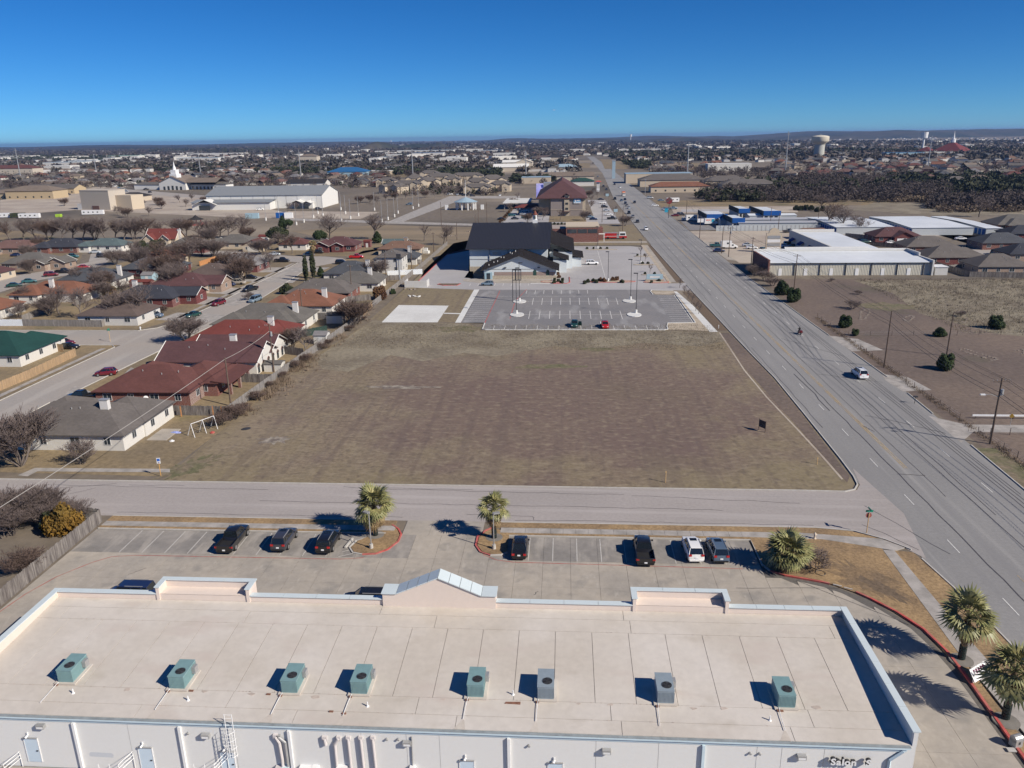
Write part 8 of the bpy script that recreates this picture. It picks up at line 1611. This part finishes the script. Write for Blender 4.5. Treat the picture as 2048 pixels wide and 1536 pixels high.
for (p, w_, d, h, wl, rf, l, st, wn, fl_) in [
 ((1072, 367), 30, 22, 6, WL['cream'], m_paleb, 'cream shop building with pale blue fascia behind the hotel', 'flat', 0, 1), ((1136, 362), 56, 22, 5, m_beige, RF['tan'], 'long beige roofed building behind the hotel roof', 'gable', 0, 1), ((1165, 372), 22, 16, 4.5, WL['white'], mat('dark_green_roof', (.02, .06, .05)), 'dark green roofed shop near the road pylon', 'hip', 0, 1),
 ((1130, 341), 34, 20, 5, m_beige, m_paleb, 'pale blue hip roofed bank beyond the fields', 'hip', 0, 1), ((1022, 343), 50, 24, 6, m_beige, m_trimw, 'cream metal building left of the tan gabled one', 'gable', 0, 1), ((1048, 342), 24, 30, 12, m_beige, m_beige, 'tall tan gabled building in the far field', 'gable90', 0, 1), ((1072, 341), 26, 18, 6, m_beige, m_trimw, 'low cream building right of the tan gabled one', 'flat', 0, 1),
 ((1090, 322), 60, 26, 6, WL['brick'], RF['brown'], 'low brick building with dark tent roof far along the road', 'hip', 0, 1), ((1113, 323), 40, 30, 8, m_beige, RF['dark'], 'dark tent roofed church far along the road', 'hip', 0, 1), ((1318, 366), 66, 26, 9, WL['cream'], m_paleb, 'long cream building with pale roof right of the far road', 'flat', 0, 1),
 ((1345, 373), 60, 26, 6, WL['cream'], RF['greybrown'], 'broad grey roofed school beyond the orange roof', 'hip', 0, 1), ((1360, 385), 48, 18, 5, WL['cream'], RF['orange'], 'orange roofed medical building right of the road', 'hip', 6, 1), ((1455, 374), 40, 22, 5.5, WL['cream'], RF['greybrown'], 'mauve roofed apartment building behind the bare woods', 'hip', 4, 1), ((1500, 382), 46, 20, 5.5, WL['cream'], RF['greybrown'], 'second mauve roofed building behind the bare woods', 'hip', 4, 1),
 ((1459, 342), 56, 20, 9, WL['white'], m_trimw, 'white two storey building with a row of dark windows', 'flat', 5, 2), ((693, 353), 52, 30, 6, WL['blue'], m_blueroof, 'building with a bright blue roof beyond the meadow', 'hip', 0, 1), ((738, 350), 60, 20, 5, WL['cream'], m_trimw, 'pale low building right of the blue roof', 'flat', 0, 1), ((1810, 314), 70, 24, 8, WL['blue'], m_blueroof, 'blue and white dealership building on the far right', 'flat', 5, 1), ((1858, 312), 60, 20, 7, WL['white'], m_trimw, 'white low building beside the blue dealership', 'flat', 0, 1),
 ((18, 353), 80, 26, 12, m_beige, RF['maroon'], 'three storey beige hotel at the far left edge', 'hip', 9, 3), ((60, 398), 44, 22, 7, mat('ochre_wall', (.46, .36, .23), var=.08), RF['tan'], 'ochre walled clinic with a grey hip roof at the left', 'hip', 6, 1), ((100, 388), 50, 20, 5, MATS['ochre_wall'], RF['greybrown'], 'long ochre wing of the clinic at the left', 'gable', 10, 1), ((10, 398), 26, 18, 5, MATS['ochre_wall'], RF['tan'], 'ochre annex at the left frame edge', 'hip', 3, 1),
 ((262, 402), 22, 14, 4, WL['cream'], RF['dark'], 'small dark roofed house right of the tan block building', 'hip', 2, 1), ((612, 376), 40, 18, 5, WL['white'], RF['dark'], 'black roofed house behind the white hall', 'gable', 2, 1), ((616, 326), 40, 26, 14, m_beige, RF['tan'], 'tan tower like building in the far town', 'hip', 2, 2), ((1030, 335), 40, 20, 8, m_beige, m_trimw, 'cream gabled hall in the far field', 'gable', 0, 1)]:
    gbuild(p, w_, d, h, wl, rf, l, st='gable' if st.startswith('gable') else st, rot=90 if st.endswith('90') else 0, wins=wn, floors=fl_)
for i, (a, b_, L_, l) in enumerate([(60, 437, 13, 'long white travel trailer at the left, nearest the mast'), (12, 436, 9, 'white trailer cut by the left edge'), (37, 436, 9, 'dark car hauler trailer between the white trailers'), (187, 430, 14, 'long white travel trailer below the tan block building'), (1382, 442, 6, 'small white trailer behind the van'), (1345, 405, 9, 'white boat trailer in the sales yard'), (505, 437, 8, 'pale blue storage container by the lot'), (562, 436, 5.5, 'blue shipping container in the empty lot'), (578, 436, 5, 'white shipping container next to the blue one'), (118, 434, 3.4, 'lime green dumpster on the roadside')]):
    x, y = Q(a, b_); mt_ = {2: m_leafd, 6: WL['blue'], 7: m_bluetr, 9: mat('lime_green', (.35, .55, .05), var=.1)}.get(i, m_wht); t = empty('trailer' if i not in (6, 7, 8, 9) else ('container' if i != 9 else 'dumpster'), (x, y, .05), R(6), l, 'trailer' if i not in (6, 7, 8, 9) else ('container' if i != 9 else 'dumpster'))
    z0 = .5 if i not in (6, 7, 8, 9) else .02; MB().box(-L_ / 2, L_ / 2, -1.25, 1.25, z0, 3.2 if i != 9 else 1.8).build('body', mt_, t)
    if i not in (6, 7, 8, 9):
        for k in range(max(1, int(L_ / 3))): MB().box(-L_ / 2 + 1 + k * 3, -L_ / 2 + 2 + k * 3, -1.27, -1.253, 1.6, 2.3).build('window', m_win, t)
        MB().cyl((0, -1.2, .35), (0, 1.2, .35), .35, n=10).build('wheel', m_tyre, t)
    else: MB().box(-L_ / 2 - .02, -L_ / 2 + .02, -1.1, 1.1, .2, 1.6).build('door', m_galv, t)
# lot lamp stubs in the empty lot of the hall
for i, (a, b_) in enumerate([(532, 441), (557, 428), (608, 445), (627, 436), (646, 432), (636, 428), (682, 420), (683, 444), (691, 428), (701, 438), (717, 432), (749, 421), (764, 444), (776, 440), (789, 434), (796, 427), (837, 413), (826, 418), (593, 450), (560, 444)]):
    x, y = Q(a, b_); t = empty('lot_lamp_far', (x, y, 0), 0, 'white based lamp post in the empty lot of the white hall', 'street lamp', 'lamp posts of the empty hall lot'); MB().cyl((0, 0, 0), (0, 0, 1.8), .5, n=8).build('concrete_base', m_trimw, t); MB().cyl((0, 0, 1.8), (0, 0, 12), .12, n=5).build('pole', m_galv, t)
# tall steel transmission poles
for i, (a, b_, h, l) in enumerate([(602, 352, 34, 'tall steel transmission pole left of the blue roof'), (826, 354, 34, 'tall steel transmission pole above the apartments'), (1374, 360, 38, 'tall steel transmission pole right of the road'), (42, 358, 42, 'tall steel transmission pole at the left'), (1570, 348, 48, 'tall steel transmission pole left of the water tower'), (1855, 340, 40, 'tall steel transmission pole amid the right suburb'), (193, 346, 30, 'thin steel pole behind the long white roofs'), (1052, 352, 30, 'steel pole left of the cream shop'), (401, 345, 34, 'thin steel pole beside the dark wood'), (1290, 390, 12, 'thin lamp mast right of the road')]):
    x, y = Q(a, b_); MB().cyl((0, 0, 0), (0, 0, h), .8 if h > 20 else .2, .35 if h > 20 else .1, 8).box(-2 if h > 20 else -.8, 2 if h > 20 else .8, -.2, .2, h - 3.5 if h > 20 else h - .3, h - 3 if h > 20 else h).build('steel_pole', m_galv, None, (x, y, 0), label=l, cat='pole')
x, y = Q(1227, 357); t = empty('pylon_tower', (x, y, 0), 0, 'tall pale blue slab tower beside the far road', 'tower'); MB().box(-1.8, 1.8, -1.2, 1.2, 0, 20).build('shaft', m_paleb, t); MB().box(-2.1, 2.1, -1.5, 1.5, 19, 20.3).build('cap', m_galv, t)
# water tower
x, y = Q(1637, 317); t = empty('water_tower', (x, y, 0), 0, 'cream water tower with a fluted pale shaft and wide tank', 'water tower'); b = MB()
b.loft([[(r_ * math.cos(k * math.pi / 16), r_ * math.sin(k * math.pi / 16), z) for k in range(32)] for r_, z in ((9.6, 0), (8.9, 24), (9.0, 26))]); b.build('shaft', mat('tower_shaft', (.42, .42, .38), var=.06, scale=.1, stretch=(1, 1, .2)), t)
b = MB(); b.loft([[(r_ * math.cos(k * math.pi / 20), r_ * math.sin(k * math.pi / 20), z) for k in range(40)] for r_, z in ((9.2, 25.2), (11, 27.5), (14.5, 30.0), (15.5, 31.4), (15.5, 39), (14, 40.2), (7, 41.5), (.5, 42))]); b.build('tank', mat('tower_tank', (.62, .57, .46), rough=.5, var=.05), t, smooth=True)
MB().cyl((0, 0, 42), (0, 0, 44), .6, n=8).build('vent_cap', m_galv, t)
# red hip church on the right
x, y = Q(1903, 308); t = empty('red_roofed_church', (x, y, 0), 0, 'church under a huge dark red pyramid roof with white spire', 'church'); MB().cyl((0, 0, 0), (0, 0, 6), 42, n=4).build('wall', WL['cream'], t); MB().cyl((0, 0, 5.9), (0, 0, 23), 42, 5, 4).cyl((-52, 0, 5), (-52, 0, 15), 24, 2, 4).build('roof', mat('red_roof_far', (.15, .035, .035)), t); MB().cyl((0, 0, 23), (0, 0, 30), 5, 4, 8).cyl((0, 0, 30), (0, 0, 46), 2.4, .1, 8).build('spire', m_wht, t)
# other far towers
for (a, b_, h, l) in [(782, 288, 40, 'tiny white water tank on the far hill'), (1261, 284, 60, 'small white water tower on the horizon left of the road end'), (1845, 300, 44, 'thin lattice legged water tower on the far right')]:
    x, y = Q(a, b_); b = MB(); b.cyl((0, 0, 0), (0, 0, h * .7), 3, 2.5, 8); b.cyl((0, 0, h * .68), (0, 0, h), 8, 9, 12); b.build('water_tank', m_wht, None, (x, y, 0), label=l, cat='water tower')
# tiny aircraft in the sky
d = ray(1108, 220); k = 900 / d.y; t = empty('light_aircraft', (d.x * k, 900, CAM_H + d.z * k), R(70), 'tiny pale aircraft high in the blue sky', 'aircraft'); MB().cyl((-1.6, 0, 0), (1.8, 0, 0), .28, .12, 8).build('fuselage', m_wht, t); MB().box(-.1, .5, -2.6, 2.6, .2, .28).build('wing', m_wht, t); MB().box(-1.6, -1.2, -.8, .8, .1, .16).build('tail_wing', m_wht, t)

# --- countable far houses (each a thing), then the rest as one mass
pal = ['greybrown', 'brown', 'maroon', 'grey', 'tan', 'orange', 'slate', 'greybrown', 'pink', 'light', 'tan', 'grey']; wal = ['white', 'cream', 'tanbrick', 'pale', 'brick', 'cream', 'white']
fh_cache = {}; CN = dict(greybrown='grey-brown', brown='brown', maroon='maroon', grey='grey', tan='tan', orange='orange', slate='slate', pink='rose', light='pale-grey')
def PXY(x, y, z=0):
    d = Vector((x, y, z - CAM_H)); k = FPX / d.dot(fwd); return 1024 + d.dot(cx_) * k, 768 - d.dot(cy_) * k
def far_house(x, y, L, W, rf, wl, ang, label, group, h=2.8):
    key = (rf, wl, L, W, h)
    if key not in fh_cache:
        b = MB(); b.box(-L / 2, L / 2, -W / 2, W / 2, 0, h - .1, 1); c = MB(); roof_mesh(c, 0, 0, L, W, h, .5, 'hip' if (L + W) % 2 < 1.2 else 'gable', 0, .5); b.add(c.v, c.f, 0); b.box(-L / 4 - .6, -L / 4 + .6, -W / 2 - .06, -W / 2 - .003, 1, 2.2, 2); b.box(L / 4 - 1.2, L / 4 + 1.2, -W / 2 - .06, -W / 2 - .003, .1, 2.1, 1)
        fh_cache[key] = b.mesh('far_house', [RF[rf], WL[wl], m_win])
    link('suburban_house', fh_cache[key], None, (x, y, 0), R(ang), label=label, cat='house', group=group)
def scatter_px(n, x0, x1, y0, y1, mind=14, gx=0):
    out = []; tries = 0
    while len(out) < n and tries < n * 30:
        tries += 1; a, b_ = rng.uniform(x0, x1), rng.uniform(y0, y1); x, y = Q(a, b_)
        if all((x - u) ** 2 + (y - v) ** 2 > mind ** 2 for u, v in out): out.append((x, y))
    return out
for (n, x0, x1, y0, y1, lb, gr) in [(100, 120, 770, 348, 374, 'small suburban house in the dense neighbourhood beyond the white hall and spire church', 'houses beyond the white hall'), (125, 1550, 2050, 324, 358, 'small suburban house in the dense neighbourhood below the water tower', 'houses below the water tower'), (16, 1300, 1436, 328, 342, 'small house in the cluster left of the white two storey building', 'houses left of the two storey block'), (20, 0, 130, 352, 374, 'small house among trees behind the ochre clinic', 'houses behind the ochre clinic'), (12, 1850, 2050, 355, 372, 'small house at the right edge above the dark woods', 'houses above the dark woods')]:
    for (x, y) in scatter_px(n, x0, x1, y0, y1, 19): far_house(x, y, random.choice([14, 17, 15.5]), random.choice([10, 12]), rf_ := random.choice(pal), random.choice(wal), random.choice([0, 90, -20, 70, 10]), '%s roofed house, %s rows, %s part, %s' % (CN[rf_], ['near', 'middle', 'far'][min(2, int(3 * (1 - (PXY(x, y)[1] - y0) / (y1 - y0 + .01))))], ['left', 'mid-left', 'centre', 'mid-right', 'right'][max(0, min(4, int(5 * (PXY(x, y)[0] - x0) / (x1 - x0 + .01))))], gr.replace('houses', 'suburb')), gr, random.choice([2.8, 2.8, 5.2] if x0 > 1500 else [2.8]))
def mass_houses(name, pts, label, smin, smax, hs, mats, wf=.7):
    V = []; F = []; MI = []; k = 0; n = len(pts)
    for (x, y) in pts:
        L_, W_ = random.uniform(smin, smax), random.uniform(smin * .7, smin * 1.1); h = random.choice(hs); a = random.choice([0, 1.57, .4]); c, s = math.cos(a), math.sin(a); m = random.randrange(len(mats) - 1); flat = len(hs) > 3
        P = [(-L_ / 2, -W_ / 2, 0), (L_ / 2, -W_ / 2, 0), (L_ / 2, W_ / 2, 0), (-L_ / 2, W_ / 2, 0), (-L_ / 2, -W_ / 2, h), (L_ / 2, -W_ / 2, h), (L_ / 2, W_ / 2, h), (-L_ / 2, W_ / 2, h), (-L_ / 4, 0, h + (.3 if flat else W_ * .25)), (L_ / 4, 0, h + (.3 if flat else W_ * .25))]
        V += [(x + p[0] * c - p[1] * s, y + p[0] * s + p[1] * c, p[2]) for p in P]
        F += [(k, k + 1, k + 5, k + 4), (k + 1, k + 2, k + 6, k + 5), (k + 2, k + 3, k + 7, k + 6), (k + 3, k, k + 4, k + 7), (k + 4, k + 5, k + 9, k + 8), (k + 6, k + 7, k + 8, k + 9), (k + 5, k + 6, k + 9, k + 9), (k + 7, k + 4, k + 8, k + 8)]
        MI += [len(mats) - 1] * 4 + [m] * 4; k += 10
    F = [f if f[2] != f[3] else f[:3] + (f[2],) for f in F]
    me = bpy.data.meshes.new(name); me.from_pydata(V, [], [tuple(dict.fromkeys(f)) for f in F])
    for q in mats: me.materials.append(q)
    me.polygons.foreach_set('material_index', MI); me.update(); tag(link(name, me), label, 'town', None, 'stuff')
def spx(n, x0, x1, y0, y1):      # even spread over a far stretch of land, kept off the main road
    out = []
    for _ in range(n):
        a, b_ = rng.uniform(x0, x1), rng.uniform(y0, y1)
        if b_ < 281 - .0157 * (a - 1024): b_ = 281 - .0157 * (a - 1024) + rng.uniform(0, 16)
        x, y = Q(a, b_)
        if y > 2100 or not 20 < x < 100: out.append((x, y))
    return out
P_ = spx(650, 0, 1180, 300, 346) + spx(1300, 0, 2048, 287, 312) + spx(400, 1450, 2048, 300, 324) + spx(500, 1560, 2048, 276, 300) + spx(120, 1230, 1540, 298, 322)
P_ = [p for p in P_ if p[1] > 900 and not (rx(RL, min(p[1], 1900)) - 30 < p[0] < 100 and p[1] < 2000)]
mass_houses('far_town', P_, 'the pale speckle of houses of the far town', 12, 20, [3, 3, 5], [RF['greybrown'], RF['brown'], RF['tan'], RF['grey'], RF['brownor'], RF['light'], RF['slate'], WL['pale']])
m_flat = [m_wroof, m_trimw, m_paleb, WL['pale'], m_white_conc, RF['grey'], RF['tan'], WL['white']]
P_ = spx(75, 0, 1180, 292, 326) + spx(45, 300, 1400, 285, 296) + spx(20, 1400, 2048, 283, 300)
mass_houses('far_warehouses', [p for p in P_ if p[1] > 1300], 'flat pale warehouses and shops of the far town', 26, 60, [6, 7, 8, 9, 10], m_flat)
for i, (a, b_, w_, d, rf, l) in enumerate([(125, 333, 90, 40, m_paleb, 'long pale blue roofed warehouse in the left distance'), (165, 329, 70, 34, m_paleb, 'second pale blue roofed warehouse in the left distance'), (115, 342, 50, 30, m_trimw, 'white roofed shed row in the left distance'), (30, 317, 120, 60, m_trimw, 'white domed sports hall at the far left'), (245, 317, 110, 50, mat('sea_green_roof', (.06, .3, .24)), 'sea green roofed shopping block in the left distance'), (430, 312, 200, 60, m_trimw, 'long white warehouse in the middle distance'), (395, 323, 110, 40, m_paleb, 'blue grey roofed store left of the dark wood'), (850, 306, 200, 60, m_paleb, 'long blue grey industrial roof in the town centre'), (855, 312, 90, 40, m_blueroof, 'dark blue roofed plant in the town centre'), (980, 306, 80, 40, m_blueroof, 'blue roofed shop with a red front in the far centre'), (940, 303, 90, 40, WL['cream'], 'cream block building in the far centre'), (1280, 305, 120, 40, m_trimw, 'white store right of the far road'), (190, 305, 70, 40, WL['cream'], 'cream office block on the left skyline'), (635, 300, 110, 40, RF['red'], 'red brown roofed store on the skyline')]):
    gbuild((a, b_), w_, d, 9, WL['white'], rf, l, name='warehouse')

# --- woods and scattered trees (countless)
def crowns(name, pts, Rr, Hh, ntri, mt, label, leaf=.55, cat='wood', bare_=False):
    P = np.array(pts, float); n = len(P); Rv = Rr * rng.uniform(.6, 1.35, n); Hv = Hh * rng.uniform(.6, 1.3, n)
    if name.endswith('_far'): grow = np.clip(P[:, 1] / 2600, 1, 3.2); Rv *= grow; Hv *= np.sqrt(grow)
    m = n * ntri; idx = np.repeat(np.arange(n), ntri); d_ = rng.normal(size=(m, 3)); d_ /= np.linalg.norm(d_, axis=1)[:, None]; d_ *= rng.uniform(.45, 1.0, m)[:, None]
    C = np.stack([P[idx, 0] + d_[:, 0] * Rv[idx], P[idx, 1] + d_[:, 1] * Rv[idx], Hv[idx] * (.52 + .48 * d_[:, 2])], 1); s = (Rv[idx] * leaf * rng.uniform(.5, 1.3, m))[:, None]
    u = rng.normal(size=(m, 3)); u /= np.linalg.norm(u, axis=1)[:, None]; v = np.cross(u, rng.normal(size=(m, 3))); v /= np.linalg.norm(v, axis=1)[:, None]; k = .3 if bare_ else .8
    V = np.stack([C + u * s, C - u * s * .6 + v * s * k, C - u * s * .6 - v * s * k], 1).reshape(-1, 3); V[:, 2] = np.maximum(V[:, 2], 0.05)
    tag(link(name, npmesh(name, V, np.arange(3 * m).reshape(-1, 3), mt)), label, cat, None, 'stuff')
m_wg = mat('wood_evergreen', (.038, .048, .024), var=.5, scale=.08, col2=(.045, .048, .025), scale2=.02); m_wb = mat('wood_bare', (.10, .079, .072), var=.3, scale=.05, col2=(.075, .06, .056), scale2=.02); m_wb2 = mat('brush_bare', (.13, .095, .075), var=.35, scale=.15, col2=(.17, .13, .09), scale2=.03); m_wfar = mat('wood_distant', (.055, .052, .042), var=.5, scale=.02, col2=(.10, .08, .068), scale2=.003)
G = spx(420, 230, 640, 330, 345) + spx(260, 560, 900, 336, 350) + spx(220, 860, 1000, 338, 356) + spx(200, 1202, 1300, 326, 338) + spx(190, 1780, 2048, 355, 372) + spx(70, 1480, 1780, 368, 385) + spx(170, 1880, 2048, 368, 388) + spx(40, 1020, 1110, 358, 366)
crowns('evergreen_wood', G, 4.4, 6.4, 56, m_wg, 'dark evergreen woods across the middle distance', .34)
Bw = spx(230, 1520, 1790, 378, 406) + spx(120, 1400, 1520, 372, 404) + spx(140, 1790, 1900, 375, 398) + spx(120, 1300, 1560, 340, 358) + spx(260, 700, 960, 332, 352) + spx(170, 1860, 2048, 402, 418) + spx(150, 1560, 1800, 355, 375)
crowns('bare_wood', Bw, 4.2, 6.6, 150, m_wb, 'leafless grey woods in the middle distance', .22, bare_=True)
crowns('brush', spx(260, 1880, 2048, 405, 425) + spx(120, 1780, 1900, 395, 405) + spx(60, 1500, 1560, 372, 384), 3.2, 2.8, 60, m_wb2, 'brown brush at the edge of the far pasture', .3, bare_=True)
crowns('evergreen_clump', spx(34, 1385, 1530, 396, 404), 4.2, 7, 130, m_wg, 'dark green trees at the foot of the bare wood', .22)
N_ = spx(760, 0, 780, 346, 378) + spx(380, 1540, 2048, 324, 366) + spx(90, 770, 1010, 362, 392) + spx(60, 1280, 1440, 326, 345) + spx(60, 1030, 1180, 345, 372)
crowns('street_trees', N_, 3.4, 6.4, 80, m_wb, 'leafless street trees between the far houses', .3, bare_=True)
crowns('street_evergreens', spx(120, 0, 780, 346, 378) + spx(70, 1540, 2048, 324, 366) + spx(50, 770, 1010, 365, 392), 2.4, 5, 40, m_wg, 'scattered dark evergreens between the far houses', .34)
crowns('distant_wood_far', spx(2600, 0, 1180, 298, 344) + spx(8500, 0, 2048, 283, 312) + spx(1300, 1200, 2048, 305, 322), 7, 7, 16, m_wfar, 'mixed dark woods running to the horizon', .5)
crowns('distant_evergreen_far', spx(350, 1200, 1560, 304, 318) + spx(300, 1560, 2048, 303, 308) + spx(260, 0, 240, 314, 322) + spx(300, 300, 560, 300, 306), 7, 8, 24, m_wg, 'dark green belts of the far distance', .5)
for i in range(34):
    a, b_ = rng.uniform(0, 560), rng.uniform(478, 600); x, y = Q(a, b_)
    if x < -106 and not -205 < x < -178: bare(x, y, random.uniform(5, 8), ['oak', 'vase2', 'oak2', 'vase', 'oak3'][i % 5], 'leafless yard tree among the houses of the left neighbourhood', group='leafless yard trees', brown=i % 2 == 0)
# vehicles sprinkled in the far lots
for i, (a, b_) in enumerate([(105, 395), (112, 393), (122, 390), (128, 392), (136, 388), (143, 380), (60, 391), (68, 388), (72, 392), (34, 391), (20, 392), (230, 372), (238, 375), (247, 378), (252, 382), (290, 392), (292, 378), (430, 384), (440, 383), (450, 385), (520, 418), (637, 417), (262, 414), (300, 384), (818, 408), (1330, 418), (1346, 416), (1350, 430), (1362, 428), (1322, 400), (1400, 388), (1410, 387), (1533, 388), (1545, 387), (1300, 395), (1310, 410), (900, 388), (915, 389), (930, 390), (945, 391), (1000, 390)]):
    car(a, b_, kd := random.choice(['sedan', 'suv', 'pickup', 'van']), cl := random.choice(['white', 'silver', 'darkgrey', 'black', 'maroon', 'bluegrey', 'white']), random.choice([0, 90, 20, 180]), '%s %s parked in the distant lots around clinic and shops' % (cl.replace('grey', ' grey').strip(), {'suv': 'crossover'}.get(kd, kd)), 0, group='cars parked in the distant lots')
shrubs([(1005 + i * 7.4, 449 + (i % 2)) for i in range(26)], 1.3, m_leafd, 'dark clipped shrub in the hedge in front of the hotel parking', 'hedge shrubs before the hotel parking'); shrubs([(1000 - i * 1.2 + (i * 4.2), 446 - i * 3.4) for i in range(9)], 1.6, m_leafr, 'red brown shrub of the hedge left of the hotel parking', 'red hedge left of the hotel parking')
for i, (a, b_) in enumerate([(1055, 446), (1085, 440), (1120, 440), (1170, 441), (1180, 418), (1182, 405), (1178, 395), (1186, 388), (1060, 420), (1075, 432), (1090, 434), (1036, 400), (1028, 412), (1020, 424), (1195, 395), (1250, 452), (1216, 400), (1228, 430)]): bare(*Q(a, b_), 5.0, ['vase2', 'oak', 'small'][i % 3], 'small bare ornamental tree around the hotel grounds', group='ornamental trees around the hotel', brown=i % 2 == 0, wide=1.1)
for i, (a, b_) in enumerate([(740, 405), (755, 408), (772, 402), (790, 400), (810, 398), (830, 397), (850, 396), (870, 395), (890, 394), (720, 408), (290, 415), (298, 432), (323, 418), (360, 405), (384, 402), (410, 408), (424, 412), (372, 414), (318, 410), (235, 430), (245, 432), (254, 435), (575, 424), (592, 422), (129, 412)]): bare(*Q(a, b_), 5.5, ['vase2', 'oak', 'oak2'][i % 3], 'small bare tree standing around the white hall and its meadow', group='small bare trees around the white hall', brown=i % 3 == 0, wide=1.1)

# like things that share a label are told apart by their order across the view
ORDW = 'first second third fourth fifth sixth seventh eighth ninth tenth eleventh twelfth thirteenth fourteenth fifteenth sixteenth seventeenth eighteenth nineteenth twentieth'.split()
ORDW += ['twenty-' + k for k in ORDW[:9]] + ['thirtieth']
same = {}
for o in COL.objects:
    if o.parent is None and o.get('label') and o.get('kind') is None: same.setdefault(o['label'], []).append(o)
for lb, os_ in same.items():
    if 1 < len(os_) <= 30 and len(lb.split()) <= 14:
        for i, o in enumerate(sorted(os_, key=lambda q: PXY(*q.location)[0])): o['label'] = lb + (' (%s from left)' % ORDW[i] if len(lb.split()) < 14 else ', ' + ORDW[i])

# ================================================================== HAZE
hz = MB().box(-26500, 26500, -650, 26500, -1.0, 102.0).build('haze', bpy.data.materials.new('haze_air'), None, kind='stuff', label='thin blue air haze', cat='haze')
hm = hz.data.materials[0]; hm.use_nodes = True; n = hm.node_tree.nodes; n.remove(n['Principled BSDF']); pv = n.new('ShaderNodeVolumePrincipled'); pv.inputs['Density'].default_value = 5.5e-5; pv.inputs['Color'].default_value = (.34, .54, .95, 1); pv.inputs['Anisotropy'].default_value = .2
hm.node_tree.links.new(pv.outputs[0], n['Material Output'].inputs['Volume'])
